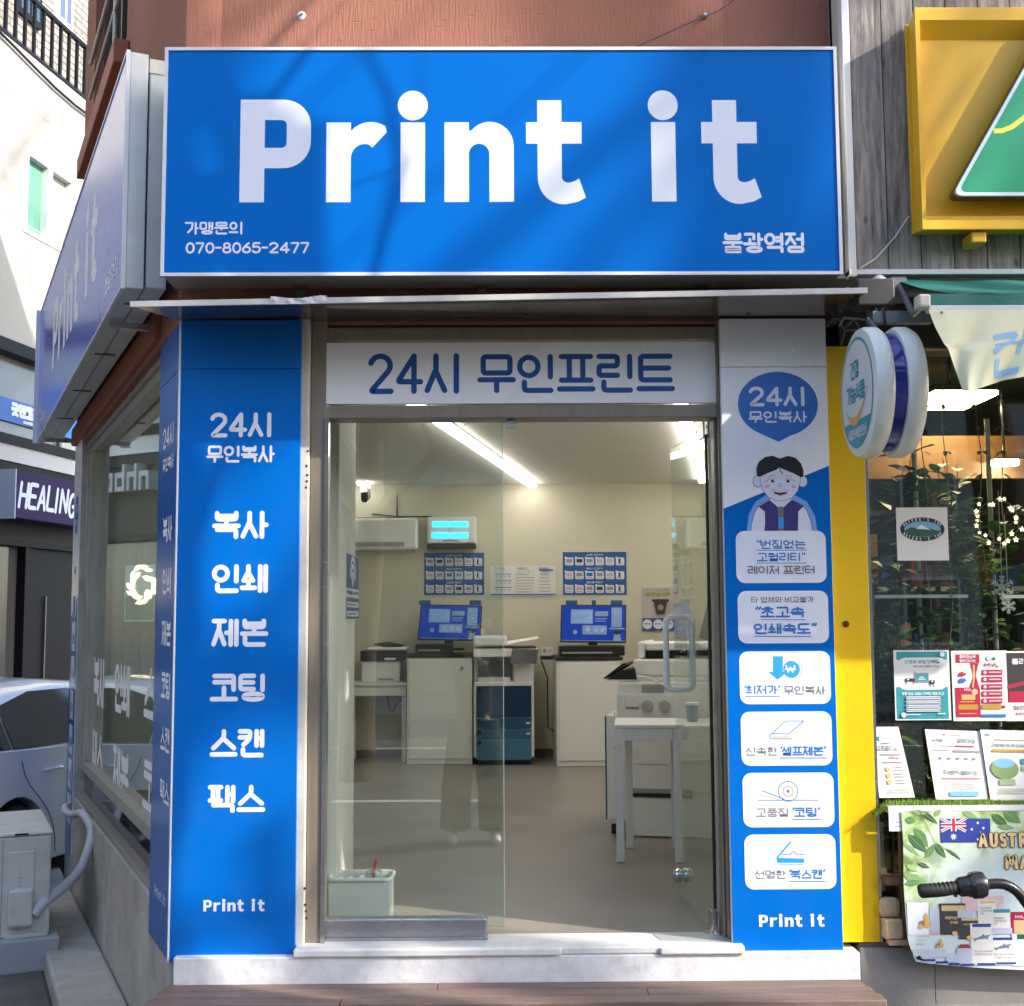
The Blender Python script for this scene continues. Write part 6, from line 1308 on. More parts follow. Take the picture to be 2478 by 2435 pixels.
for x_, t in ((1208, '가격표'), (1262, '이용안내'), (1315, '결제방법')): a.pxtext(t, x_ - 12, 1373, x_ + 14, 1379, .16, TXT)
for x_ in (1207, 1268): a.pxtext('안내 문구', x_ - 14, 1381, x_ + 24, 1386, .16, LGT)
a.pxrect(1305, 1378, 1338, 1382, MIDB)
for r_ in (1389, 1405, 1421):
    a.pxrect(1198, r_, 1238, r_ + 2, MIDB)
    for k in range(4): a.pxrect(1200 + k * 10, r_ + 4, 1205 + k * 10, r_ + 9, LGT)
for i in range(7): a.pxrect(1247, 1390 + i * 7, 1280 + (i * 13) % 14, 1391.6 + i * 7, TXT)
for i in range(6): a.pxrect(1304, 1390 + i * 8, 1328 + (i * 11) % 10, 1391.6 + i * 8, TXT)
a.pxrect(1187.5, 1437, 1344.5, 1440.8, MIDB); a.build('print', o)
o, pl = wallposter('coffee_poster', 'pinkish coffee cup poster at the right end of the back wall', 1553, 1420, 1632, 1527)
a = Art(pl, base=.0008, step=.0003); a.pxrect(1554, 1421, 1631, 1526, mat('poster_rose', (.52, .47, .45), .5)); a.pxtext('커피 한잔의 여유', 1562, 1425, 1618, 1430, .15, TXT); a.pxtext('스티커스 커피', 1560, 1433, 1622, 1442, .2, mat('print_olive', (.35, .33, .03), .5))
a.pxflat([(1582, 1456), (1614, 1456), (1608, 1487), (1588, 1487)], mat('print_coffee', (.06, .03, .02), .5)); a.pxrect(1577, 1450, 1618, 1457, DKP, .01); c = pl.px(1598, 1470); a.ell(*c, .028, .028, TXT)
a.pxrect(1554, 1496, 1631, 1526, POB)
for x_ in (1566, 1592, 1618): c = pl.px(x_, 1511); a.ell(*c, .045, .045, WHITE); a.pxrect(x_ - 8, 1509, x_ + 8, 1511, CRIM)
a.build('print', o)
# kiosks
def kiosk(px0, px1, Y, ytop, ybase, lab, door):
    o = thing('print_kiosk', lab, 'kiosk', at((px0 + px1) / 2, ybase, Y)); xm = (px0 + px1) / 2
    x0, x1 = X(px0, Y, 1700), X(px1, Y, 1700); zt_ = Z(ytop, Y, xm)
    bx('cabinet', OFFW, o, x0, x1, Y, YB - .03, .0, zt_ - .03); d = bx('cabinet_door', OFFW, o, x0 + .02, x1 - .02, Y - .012, Y - .001, .05, zt_ - .04, .003)
    if door: b = B(); q = at(1118, 1617, Y - .012); b.lathe([(.012, 0), (.016, .01), (.012, .02)], q, (0, -1, 0), n=14); b.build('knob', CHROME, d)
    bx('worktop', BLACK, o, x0 - .01, x1 + .02, Y - .02, YB - .03, zt_ - .029, zt_); return o, x0, x1, zt_
def monitor(quad, Y, lab, skin):
    o = thing('monitor', lab, 'monitor', at((quad[2][0] + quad[3][0]) / 2, quad[2][1], Y)); P = [at(*q, Y + (.06 if i < 2 else 0)) for i, q in enumerate(quad)]
    def pt(u, v): return P[3].lerp(P[2], u).lerp(P[0].lerp(P[1], u), v)
    b = B(); b.prism([P[3], P[2], P[1], P[0]], (0, .04, 0)); b.build('bezel', BLACK, o, bev=.004)
    SCR = mat('screen_' + skin, (.004, .025, .20), .5, emit=.30, spec=.15) if True else None
    class A(Art3): pass
    a = Art3(pt, base=.002); a.step = .0006
    SG = mat('screen_panel', (.16, .24, .36), .5, emit=.12, spec=.15); SD = mat('screen_detail', (.08, .16, .30), .2, emit=.3)
    a.rect(.02, .05, .98, .97, SCR); a.rect(.15, .50, .49, .88, SG); a.rect(.17, .53, .47, .85, SD)
    for y in (.6, .66, .72): a.rect(.2, y, .44, y + .02, SG)
    a.rect(.52, .70, .72, .83, SG); a.rect(.52, .62, .70, .65, SG); a.rect(.52, .56, .68, .585, SG); a.rect(.33, .22, .70, .46, SG)
    for x_ in (.38, .5, .6): a.rect(x_, .28, x_ + .07, .40, SD)
    a.ell(.22, .28, .035, .06, SG); a.rect(.77, .42, .93, .93, SG)
    for i in range(3):
        for j in range(4): a.ell(.80 + i * .05, .83 - j * .1, .015, .03, SD)
    a.rect(.74, .36, .97, .40, SG); a.ell(.86, .22, .05, .09, SG); a.ell(.86, .28, .055, .06, HAIR); a.rect(.80, .06, .92, .16, SG); a.rect(.02, .05, .98, .065, SG)
    a.build('screen', o)
    c = pt(.5, 0); b = B(); b.box(c.x - .04, c.x + .04, Y + .02, Y + .06, c.z - .07, c.z + .05); b.box(c.x - .13, c.x + .13, Y - .04, Y + .16, c.z - .085, c.z - .07); b.build('stand', BLACK, o)
    return o
k1, kx0, kx1, kz = kiosk(985, 1143, 6.03, 1583, 1850, 'left white kiosk cabinet with small round knob against the back wall', True)
monitor([(1018, 1463), (1167, 1465), (1163, 1552), (1010, 1549)], 6.2, 'left blue kiosk screen tilted back behind the fixed glass pane', 'left')
k2, k2x0, k2x1, k2z = kiosk(1347, 1503, 5.80, 1590, 1860, 'right white kiosk cabinet partly hidden by the large side facing copier', False)
monitor([(1358, 1464), (1516, 1464), (1515, 1557), (1356, 1555)], 6.0, 'right bright blue kiosk screen under the right instruction poster', 'right')
for (x0, x1, y0, y1, Y, lab) in ((1005, 1095, 1556, 1581, 6.06, 'flat black scanner base under the left kiosk screen'), (1354, 1512, 1560, 1587, 5.84, 'wide black scanner base under the right kiosk screen')):
    o = thing('desk_scanner', lab, 'scanner', at((x0 + x1) / 2, y1, Y)); pbox('body', BLACK, o, x0, y0 + 3, x1, y1, Y, .28, .008); pbox('tray', MACG, o, x0 + 6, y1 - 9, x1 - 30, y1 - 5, Y - .004, .003, .001)
for k, (x_, Y, t) in enumerate(((1028, 6.21, 'first small blue tab on the left kiosk screen'), (1150, 6.21, 'second small blue tab on the left kiosk screen'), (1383, 6.01, 'leftmost small blue tab on the right kiosk screen'), (1437, 6.01, 'middle narrow blue tab on the right kiosk screen'), (1492, 6.01, 'rightmost small blue tab on the right kiosk screen'))):
    w = 5 if k == 3 else 14; o = pbox('label_tab', POB, None, x_ - w, 1453, x_ + w, 1464, Y + .06, .003, .0); tag(o, t, 'label')
# small printer on its table
tb = thing('side_table', 'white side table carrying the small printer at the far left', 'table', at(930, 1850, 6.15)); zt_ = Z(1652, 6.15, 930); txa, txb = -1.40, X(985, 6.15, 1700)
bx('tabletop', OFFW, tb, txa, txb, 6.15, 6.55, zt_ - .03, zt_); bx('apron', OFFW, tb, txa + .02, txb - .01, 6.17, 6.19, zt_ - .12, zt_ - .031)
for x_ in (txa + .02, txb - .05):
    for y_ in (6.17, 6.50): bx('leg', OFFW, tb, x_, x_ + .04, y_ + .021 if y_ < 6.3 else y_, y_ + .05, 0, zt_ - .031)
cable('black cable looping below the side table at the far left', [at(938, 1685, 6.3), at(942, 1715, 6.3), at(950, 1724, 6.3), at(960, 1700, 6.3), at(975, 1692, 6.3)], .006, BLACK)
o = thing('small_printer', 'small white and black printer with paper on top on the side table', 'printer', at(925, 1652, 6.2)); zt0_ = zt_
x0, x1 = X(872, 6.2, 1600), X(984, 6.2, 1600); zm = Z(1600, 6.2, 925); zu = Z(1575, 6.2, 925)
bx('body', MACH, o, x0 + .01, x1 - .06, 6.2, 6.5, zt_ + .001, zm, .012); bx('scanner_unit', BLACK, o, x0, x1 - .02, 6.18, 6.5, zm + .001, zu, .008); bx('lid', MACH, o, x0 + .06, x1, 6.2, 6.52, zu + .001, zu + .03, .01); bx('paper_slot', MACG, o, x0 + .16, x0 + .30, 6.193, 6.199, zt_ + .02, zt_ + .035, .001); bx('output_label', MACH, o, x0 + .22, x0 + .32, 6.174, 6.179, zm + .01, zm + .03, .001)
b = B(); b.prism([at(905, 1561, 6.3), at(950, 1571, 6.25), at(978, 1564, 6.3), at(940, 1556, 6.4)], (0, 0, .012)); o = b.build('dark_folder', BLACK, None); tag(o, 'dark folder lying crooked on top of the small printer', 'folder')
# middle copier with blue drawers
cp_ = thing('drawer_copier', 'white office copier with four blue paper drawers between the two kiosks', 'copier', at(1220, 1853, 5.95)); Y = 5.95
x0, x1 = X(1146, Y, 1750), X(1293, Y, 1750); yb_ = 6.48
zA, zB_, zC, zD = Z(1650, Y, 1220), Z(1590, Y, 1220), Z(1566, Y, 1220), Z(1542, Y, 1220)
bx('lower_body', MACH, cp_, x0, x1, Y + .02, yb_, .06, zA, .012); bx('caster_base', BLACK, cp_, x0 + .04, x1 - .03, Y + .06, yb_ - .05, .0, .058)
DR = [mat('drawer_%s' % n, c, .35, var=.03) for n, c in (('navy', (.004, .035, .09)), ('teal', (.012, .08, .15)), ('blue', (.03, .13, .24)), ('light', (.06, .18, .29)))]
for (ya, yb2), m in zip(((1660, 1736), (1738, 1762), (1764, 1787), (1789, 1840)), DR):
    d = pbox('drawer', m, cp_, 1153, ya, 1286, yb2, Y, .018, .003)
    if ya in (1738, 1764): pbox('drawer_label', MACH, d, 1273, (ya + yb2) / 2 - 2, 1283, (ya + yb2) / 2 + 2, Y - .003, .002, 0)
    b = B(); q = at(1160, ya + 8, Y - .002); b.lathe([(.016, 0), (.02, .008)], q, (0, -1, 0), n=12); b.build('drawer_catch', BLACK, d)
bx('output_bay', MACG, cp_, x0 + .03, X(1240, Y, 1620), Y + .25, yb_, zA + .001, zB_ - .001); bx('right_column', MACH, cp_, X(1242, Y, 1620), x1, Y + .03, yb_, zA + .001, zB_ - .001, .006); bx('left_column', MACH, cp_, x0, x0 + .03, Y + .2, yb_, zA + .001, zB_ - .001)
bx('paper_stack', PW_, cp_, x0 + .04, X(1235, Y, 1640), Y + .04, Y + .24, zA + .001, zA + .035, .002)
bx('scanner_bed', MACH, cp_, x0 + .0, x1 + .04, Y - .02, yb_, zB_, zC - .012, .008); bx('glass_line', BLACK, cp_, x0 + .02, x1 + .02, Y - .022, yb_ - .02, zC - .0115, zC, .003); bx('document_feeder', MACH, cp_, x0 + .0, X(1228, Y, 1555), Y + .02, yb_, zC + .001, zD + .01, .02)
b = B(); b.prism([at(1226, 1560, Y + .1), at(1226, 1553, Y + .12), at(1302, 1541, Y + .2), at(1303, 1545, Y + .18)], (0, .26, 0)); b.build('feeder_tray', MACH, cp_, bev=.003)
b = B(); b.prism([at(1240, 1573, Y - .06), at(1303, 1574, Y - .06), at(1299, 1607, Y - .13), at(1234, 1606, Y - .13)], (0, .02, .012)); b.build('control_panel', BLACK, cp_, bev=.004)
o = thing('table_sign', 'small white card stand beside the control panel of the middle copier', 'sign', at(1324, 1596, 6.05)); pbox('card', PW_, o, 1311, 1566, 1338, 1585, 6.05, .01, .001); pbox('base', BLACK, o, 1308, 1588, 1338, 1597, 6.0, .1, .003); 
a = Art(F(6.049)); a.pxrect(1314, 1570, 1322, 1580, TXT); a.pxrect(1325, 1572, 1336, 1574, TXT); a.pxrect(1325, 1577, 1334, 1579, TXT); a.build('print', o)
cable('black power cable behind the right side of the middle copier', [at(1310, 1600, 6.2), at(1325, 1640, 6.3), at(1326, 1760, 6.4), at(1345, 1772, 6.4)], .006, BLACK)
# large copier seen from its side
lc = thing('side_facing_copier', 'large white office copier seen from its vented side beside the glass door', 'copier', at(1600, 2030, 2.3)); Y = 2.30
q = lambda px, py: at(px, py, Y)
xl, xr2 = X(1497, Y, 1800), 1.50
bx('body', MACH, lc, xl, xr2, Y, 3.05, .09, Z(1650, Y, 1560), .012)
bx('front_cover', MACH, lc, X(1466, Y, 1800), xl - .002, Y + .01, 3.05, .09, Z(1733, Y, 1480), .008); bx('front_stripe', POB, lc, X(1461, Y, 1800), X(1466, Y, 1800) - .001, Y + .03, 3.0, .09, Z(1737, Y, 1480), .003)
bx('upper_body', MACH, lc, X(1474, Y, 1670), xr2, Y + .02, 3.05, Z(1650, Y, 1560) + .001, Z(1646, Y, 1560) + .02, .01)
bx('scanner_body', MACH, lc, X(1532, Y, 1620), xr2, Y + .015, 3.05, Z(1646, Y, 1560) + .021, Z(1596, Y, 1600), .012)
bx('document_feeder', MACH, lc, X(1541, Y, 1575), X(1557, Y, 1575), Y + .05, 2.95, Z(1595, Y, 1600) + .001, Z(1553, Y, 1600), .012); bx('feeder_gap', BLACK, lc, X(1557, Y, 1575) + .001, xr2, Y + .12, 2.9, Z(1595, Y, 1600) + .001, Z(1575, Y, 1600), .004); bx('feeder_top', MACH, lc, X(1558, Y, 1570), xr2, Y + .06, 2.9, Z(1575, Y, 1600) + .001, Z(1556, Y, 1600), .012)
b = B(); b.prism([q(1468, 1645), q(1541, 1645), q(1536, 1618), q(1500, 1625)], (0, .5, 0)); b.build('control_shelf', BLACK, lc, bev=.003)
b = B(); b.prism([q(1457, 1644), q(1464, 1645), q(1516, 1609), q(1514, 1605), q(1505, 1607)], (0, .42, 0)); b.build('control_panel', BLACK, lc, bev=.003)
bx('shelf_lip', MACH, lc, X(1467, Y, 1650), X(1541, Y, 1650), Y + .002, 2.8, Z(1650, Y, 1500), Z(1646, Y, 1500), .002)
def sidepanel(name, m, x0, y0, x1, y1, out=.004): return pbox(name, m, lc, x0, y0, x1, y1, Y - out, out - .0005, .0015)
sidepanel('side_panel', MACH, 1494, 1682, 1690, 1850, .006); sidepanel('lower_panel', MACH, 1531, 1853, 1745, 1915, .005); sidepanel('slot_shade', MACG, 1531, 1909, 1676, 1920, .012); sidepanel('slot', BLACK, 1531, 1921, 1676, 1931, .006); sidepanel('tray_panel', MACH, 1531, 1936, 1742, 2024, .005)
sidepanel('recess', MACG, 1514, 1698, 1548, 1718, .008); sidepanel('recess_lip', MACH, 1515, 1699, 1547, 1712, .012); sidepanel('cover_handle', MACG, 1492, 1860, 1499, 1916, .008)
for cx in (1567, 1608):
    b = B(); c_ = q(cx, 1709); b.lathe([(.031, .0), (.033, .008)], c_ + Vector((0, -.006, 0)), (0, -1, 0), n=24); v_ = b.build('round_vent', MACG, lc)
    b = B()
    for k in range(-4, 5):
        h_ = math.sqrt(max(0, .030 ** 2 - (k * .0065) ** 2)); b.box(c_.x + k * .0065 - .0012, c_.x + k * .0065 + .0012, Y - .018, Y - .0145, c_.z - h_, c_.z + h_); b.box(c_.x - h_, c_.x + h_, Y - .0205, Y - .0182, c_.z + k * .0065 - .001, c_.z + k * .0065 + .001)
    b.build('grille', MACH, v_, kind='stuff')
b = B(); 
for k in range(17): p_ = q(1553 + k * 3.2, 1657); b.box(p_.x, p_.x + .0035, Y - .004, Y - .0005, Z(1677, Y, 1580), Z(1657, Y, 1580))
b.build('upper_vent', MACG, lc, kind='stuff')
for cx in (1497, 1690): b = B(); c_ = atz(cx, 2040, .03); b.lathe([(.03, -.02), (.03, .02)], Vector((c_.x, Y + .08, .03)), (1, 0, 0), n=16); b.build('caster', BLACK, lc)
for (x_, y_) in ((1487, 1729), (1488, 1811), (1700, 1667), (1698, 1718), (1712, 1730)): b = B(); b.lathe([(.004, 0), (.004, .003)], at(x_, y_, Y), (0, -1, 0), n=8); b.build('bolt', BLACK, lc)
cable('white cable lying across the vented side of the large copier', [at(1540, 1637, Y - .01), at(1570, 1640, Y - .02), at(1600, 1655, Y - .02), at(1632, 1676, Y - .01)], .006, MACH)
cable('black plug cable hanging below the socket beside the glass door', [at(1712, 1915, Y - .03), at(1712, 1945, Y - .05), at(1722, 1970, Y - .05), at(1745, 1978, Y - .02)], .006, BLACK)
o = thing('wall_socket', 'white power socket seen through the lower right of the glass door', 'socket', at(1710, 1920, Y - .01)); pbox('plate', OFFW, o, 1703, 1874, 1718, 1895, Y - .02, .012, .002); pbox('plug', MACG, o, 1706, 1909, 1718, 1918, Y - .03, .02, .003)
lc.rotation_euler.z = R(-13)
# tables in front of it
def wtable(lab, x0, x1, y0, y1, zt_, legs):
    o = thing('white_table', lab, 'table', ((x0 + x1) / 2, (y0 + y1) / 2, 0)); bx('tabletop', OFFW, o, x0, x1, y0, y1, zt_ - .02, zt_)
    bx('apron', OFFW, o, x0 + .048, x1 - .048, y0 + .004, y0 + .024, zt_ - .085, zt_ - .0205, .002); bx('apron', OFFW, o, x0 + .004, x0 + .024, y0 + .05, y1 - .05, zt_ - .085, zt_ - .0205, .002)
    for lx_, ly_ in legs: bx('leg', OFFW, o, lx_, lx_ + .042, ly_, ly_ + .042, 0, zt_ - .0205, .003)
    return o
ty0 = 1.55; zt_ = Z(1754, ty0, 1580); xa = X(1498, ty0, 1770); xb = X(1660, ty0, 1770)
wt = wtable('narrow white table standing in front of the large copier', xa, xb, ty0, 2.0, zt_, ((xa + .003, ty0 + .003), (xb - .045, ty0 + .003), (xa + .05, 1.95), (xb - .05, 1.95)))
for x_ in (xa + .022, xb - .024): b = B(); b.lathe([(.008, 0), (.008, .002), (.004, .004)], Vector((x_, ty0 + .002, zt_ - .105)), (0, -1, 0), n=12); b.build('bolt', CHROME, wt)
wtable('second white table behind the glass door, right of the narrow one', xb + .004, 1.46, ty0 + .05, 2.05, zt_ - .01, ((1.41, ty0 + .06), (1.41, 2.0)))
o = thing('paper_cup', 'blue and white cup on the second table behind the glass door', 'cup', Vector((xb + .08, 1.85, zt_ - .01))); b = B(); b.lathe([(.028, 0), (.033, .05), (.036, .09)], Vector((xb + .08, 1.85, zt_ - .009)), n=20); b.build('cup', POB, o); b = B(); b.lathe([(.039, 0), (.039, .012), (.03, .016)], Vector((xb + .08, 1.85, zt_ + .0815)), n=20); b.build('lid', MACH, o)
wt.rotation_euler.z = R(-6)
# monitor at the right edge seen side on
o = thing('side_screen', 'black screen seen from the side through the right edge of the doorway', 'monitor', at(1722, 1580, 2.9)); b = B(); b.prism([at(1712, 1545, 2.9), at(1722, 1550, 2.9), at(1746, 1445, 2.9), at(1738, 1440, 2.9)], (0, .35, 0)); b.build('bezel', BLACK, o, bev=.004); b = B(); b.tube([at(1724, 1540, 3.05), at(1730, 1580, 3.05)], .02, 10); b.build('stand', BLACK, o)
# air conditioner, insect lamp box, cctv
ac = thing('wall_air_conditioner', 'long white wall air conditioner high in the left corner of the back wall', 'air conditioner', at(940, 1330, 6.4)); x0, x1 = -1.43, X(1010, 6.4, 1290); z1_, z0_ = Z(1253, 6.4, 940), Z(1330, 6.4, 940)
bx('body', OFFW, ac, x0, x1, 6.4, YB - .002, z0_, z1_, .025); bx('air_flap', MACG, ac, x0 + .03, x1 - .12, 6.385, 6.399, z0_ + .03, z0_ + .07, .004); bx('grille_slot', BLACK, ac, x0 + .03, x1 - .1, 6.42, 6.5, z1_ - .001, z1_ + .004, 0)
o = thing('light_box', 'white wall box with four glowing cyan windows above the left poster', 'lamp', at(1092, 1325, 6.42)); pbox('body', OFFW, o, 1034, 1250, 1152, 1316, 6.45, .14, .02); pbox('lower_edge', BLACK, o, 1033, 1317, 1152, 1327, 6.44, .15, .01)
CYG = glow_mat('cyan_glow', (.03, .70, 1.0), .9)
for x0, x1, y0, y1 in ((1046, 1086, 1263, 1275), (1090, 1132, 1263, 1275), (1045, 1086, 1290, 1302), (1090, 1132, 1290, 1302)): pbox('glowing_window', CYG, o, x0, y0, x1, y1, 6.438, .011, .004)
a = Art(F(6.449)); a.pxrect(1072, 1307, 1108, 1310, TXT); a.build('maker_text', o)
o = thing('security_camera', 'small black and white dome camera hanging under the left corner lamp', 'camera', at(884, 1205, 6.3)); b = B(); b.lathe([(.03, 0), (.05, .03), (.05, .10), (.03, .13)], at(884, 1212, 6.3), n=16); b.build('housing', OFFW, o); b = B(); b.lathe([(.02, 0), (.032, .02), (.032, .09)], at(882, 1216, 6.26), n=14); b.build('lens', BLACK, o)
cable('thin black cable running along the top of the back wall at the left', [at(900, 1244, YB - .01), at(960, 1250, YB - .01), at(961, 1195, YB - .01), at(962, 1250, YB - .012), at(1046, 1250, YB - .01)], .006, BLACK)
# wifi sign on the white return wall
WP = Plane((lx + .003, 0, 0), (0, 1, 0)); o = thing('wifi_sign', 'blue and white wifi sign on the narrow white wall inside the left pane', 'sign', (lx, .7, 1.0))
q0, q1 = WP.px(838, 1430)[0], WP.px(868, 1430)[0]; zw = lambda y: WP.px(853, y)[1]
b = B(); b.box(lx + .0005, lx + .003, q0, q1, zw(1500), zw(1343)); b.build('sheet', WHITE, o)
a = Art(WP); a.rect(q0 + .004, zw(1425), q1 - .004, zw(1344), POB); cxw = (q0 + q1) / 2
for r_ in (.035, .075, .115): a.stroke([(cxw + r_ * math.sin(t / 8 * 1.4) * 1.0, zw(1404) + r_ * .9 * math.cos(t / 8 * 1.4)) for t in range(-8, 9)], .022, WHITE, corner=False)
a.ell(cxw, zw(1410), .018, .02, WHITE); a.text('FREE Wi-Fi', q0 + .03, zw(1440), q1 - .03, zw(1431), .009, DKP); a.rect(q0 + .004, zw(1498), q1 - .004, zw(1447), POB)
for y0, y1 in ((1457, 1470), (1479, 1492)): a.rect(q0 + .02, zw(y1), q1 - .02, zw(y0), WHITE, .01); a.rect(q0 + .05, zw(y1 - 4), q1 - .1, zw(y0 + 4), TXT)
a.build('print', o)
# bin at the threshold
bn_ = thing('plastic_bin', 'frosted white plastic bin with a red straw cup just behind the left pane', 'bin', at(870, 2228, .32)); x0, x1 = X(790, .30, 2170), X(952, .30, 2170); zt_ = Z(2120, .30, 870)
FRO = mat('frosted_bin', (.72, .76, .73), .25, var=.04); FRO.node_tree.nodes['Principled BSDF'].inputs['Subsurface Weight'].default_value = .0
b = B(); w = .008; yA, yB_2 = .26, .45
b.box(x0 + .012, x1 - .012, yA + .01, yA + .01 + w, .005, zt_ - .012); b.box(x0 + .012, x1 - .012, yB_2 - w - .01, yB_2 - .01, .005, zt_ - .012); b.box(x0 + .012, x0 + .012 + w, yA + .0181, yB_2 - .0181, .005, zt_ - .012); b.box(x1 - .012 - w, x1 - .012, yA + .0181, yB_2 - .0181, .005, zt_ - .012); b.box(x0 + .0201, x1 - .0201, yA + .0181, yB_2 - .0181, .005, .015); b.build('tub', FRO, bn_, bev=.003)
b = B(); b.tube([Vector((x, y, zt_ - .01)) for x, y in rrect(x0 + .008, yA + .008, x1 - .008, yB_2 - .008, .03, 5)], .009, 8, closed=True); b.build('rim', FRO, bn_)
for k in range(3): bx('divider', FRO, bn_, x0 + .035 + k * .045, x0 + .06 + k * .045, yA + .04, yB_2 - .05, .02, zt_ - .02 + .004 * k, .01)
o = thing('drink_cup', 'clear cup with a red straw poking out of the white bin', 'cup', Vector((X(905, .38, 2130), .38, .10))); cxx = X(905, .38, 2130)
b = B(); b.lathe([(.026, 0), (.034, .10), (.036, zt_ - .105), (.024, zt_ - .085)], Vector((cxx, .385, .1)), n=18); b.build('lid', glass_mat('clear_plastic', (.85, .87, .86), .12), o)
b = B(); b.tube([Vector((cxx, .385, .12)), at(904, 2112, .385), at(911, 2078, .385)], .007, 8); b.build('straw', RED, o)
# doormat paper and floor things
b = B(); b.prism([atz(1580, 2262, .0005), atz(1640, 2259, .0005), atz(1762, 2264, .0005), atz(1775, 2282, .0005), atz(1600, 2276, .0005)], (0, 0, .002)); o = b.build('door_plate', mat('patterned_plate', (.50, .53, .54), .4, .4, var=.2, scale=60), None); tag(o, 'pale patterned threshold plate on the floor under the door pivot', 'plate')

# ================================================================ left of the shop: kerb, outdoor unit, hose, car
b = B(); q_ = [sw(.35, .001, -.62), sw(4.6, .001, -.62), sw(4.6, .26, -.62), sw(.35, .30, -.62)]; b.prism(q_, (0, 0, .125)); o = b.build('side_kerb', CONC, None, bev=.02, kind='structure')
b = B(); b.prism([sw(.35, .31, -.61), sw(9, .27, -.61), sw(9, 8, -.61), sw(.3, 8, -.61)], (0, 0, .014)); b.build('alley', mat('alley_concrete', (.15, .14, .125), .9, var=.3, scale=4, dirt=.7, dirtcol=(.07, .065, .055), dscale=5, bump=.7, bscale=60), None, kind='structure')
AP = atz(119, 2266, -.43); AD = SU; AW = -SN * -1
def abox(name, m, par, a0, a1, d0, d1, z0, z1, bev=.004):
    """a = to the left of the near right corner, d = away along the alley"""
    b = B(); P = lambda a, d: Vector((AP.x, AP.y, 0)) + SN * a + SU * d + Vector((0, 0, z0)); b.prism([P(a0, d0), P(a1, d0), P(a1, d1), P(a0, d1)], (0, 0, z1 - z0)); return b.build(name, m, par, bev=bev)
OU = mat('outdoor_unit_cream', (.72, .71, .65), .45, var=.05, dirt=.4, dirtcol=(.30, .27, .21), dscale=6); ztA = at(119, 2010, AP.y).z
ou = thing('outdoor_unit', 'cream outdoor air conditioner unit standing on a concrete plinth in the alley', 'air conditioner', AP)
abox('casing', OU, ou, 0, .36, 0, .85, -.42, ztA - .02, .012); abox('top_cover', OU, ou, -.006, .366, -.006, .856, ztA - .0195, ztA, .008)
abox('panel_seam', MACG, ou, .245, .249, -.002, -.0005, -.40, ztA - .03, 0)
abox('recess_plate', OU, ou, .085, .215, -.008, -.0005, -.30, ztA - .10, .006); abox('valve_cover', OU, ou, .09, .215, -.045, -.0085, -.36, -.16, .014)
abox('top_grip', BLACK, ou, .12, .19, -.009, -.0065, ztA - .014, ztA - .003, .001); abox('lower_flange', OU, ou, .01, .23, -.02, -.0085, -.42, -.40, .003)
uM = Plane(Vector((AP.x, AP.y, 0)) - SU * .009, -SN)
a = Art(uM, base=.001); a.b.sm
for k, t in enumerate('liner'): a.text(t if t in GL else 'i', -.165, ztA - .20 - k * .022, -.145, ztA - .185 - k * .022, .003, MACG)
a.build('maker_text', ou)
abox('plinth', mat('plinth_concrete', (.42, .44, .46), .8, var=.1, bump=.4, bscale=30), ou, -.05, .45, -.06, .95, -.60, -.4205, .012)
hs = thing('white_hose', 'thick white wrapped pipe curving from the outdoor unit up to the window corner', 'pipe', at(88, 2205, AP.y))
HP = [(80, 2215, AP.y - .05, .030), (105, 2185, AP.y + .0, .030), (150, 2150, AP.y + .12, .029), (188, 2112, AP.y + .3, .027), (210, 2065, AP.y + .45, .026), (222, 2015, AP.y + .55, .026), (212, 1985, AP.y + .6, .025), (196, 1968, AP.y + .7, .025), (176, 1972, AP.y + .9, .024), (161, 1966, AP.y + 1.1, .024), (157, 1955, AP.y + 1.2, .022), (170, 1946, AP.y + 1.4, .02)]
pts = [at(x, y, Y) for x, y, Y, r_ in HP]; rs_ = [h[3] for h in HP]
sm = []; sr = []
for i in range(len(pts) - 1):
    p0, p1, p2, p3 = pts[max(0, i - 1)], pts[i], pts[i + 1], pts[min(len(pts) - 1, i + 2)]
    for t in (0, .25, .5, .75): sm.append(.5 * ((2 * p1) + (p2 - p0) * t + (2 * p0 - 5 * p1 + 4 * p2 - p3) * t * t + (3 * p1 - p0 - 3 * p2 + p3) * t ** 3)); sr.append(rs_[i] + (rs_[i + 1] - rs_[i]) * t)
b = B(); b.tube(sm, sr, 12); b.build('pipe', mat('wrapped_pipe', (.62, .64, .68), .45, var=.08, scale=20, bump=.4, bscale=40), hs)

# ---- white car behind the end of the side wall
CP = mat('silver_car_paint', (.90, .91, .93), .22, .0, var=.01, coat=1.0, rvar=.02); CGL = mat('tinted_glass', (.012, .013, .018), .03, spec=1.0); LAMP = mat('tail_lamp', (.35, .01, .01), .1)
car = thing('parked_car', 'silver white sedan parked in the alley behind the end of the side wall', 'car', (-3.2, 3.6, -.6))
hd = Vector((.25, .968, 0)).normalized(); sd_ = Vector((hd.y, -hd.x, 0)); rw = Vector((-3.30, 3.55, -.6))   # contact of the near rear wheel
def cw(x, y, z): return rw + hd * x - sd_ * (.90 - y) + Vector((0, 0, z))  # x forward of rear axle, y right of centre line (.9 = near side)
def sil():
    pts = [(-1.02, .42), (-1.05, .62), (-.98, .93), (-.55, 1.02), (.2, .99), (1.6, .95), (2.35, .93), (3.2, .84), (3.62, .68), (3.70, .45), (3.66, .28)]
    pts += [(3.15, .22)] + [(2.8 + .37 * math.cos(R(t)), .31 + .37 * math.sin(R(t))) for t in range(-12, 193, 15)] + [(2.42, .20), (.42, .20)] + [(.37 * math.cos(R(t)), .31 + .37 * math.sin(R(t))) for t in range(-12, 193, 15)] + [(-.45, .24), (-1.0, .30)]
    return pts
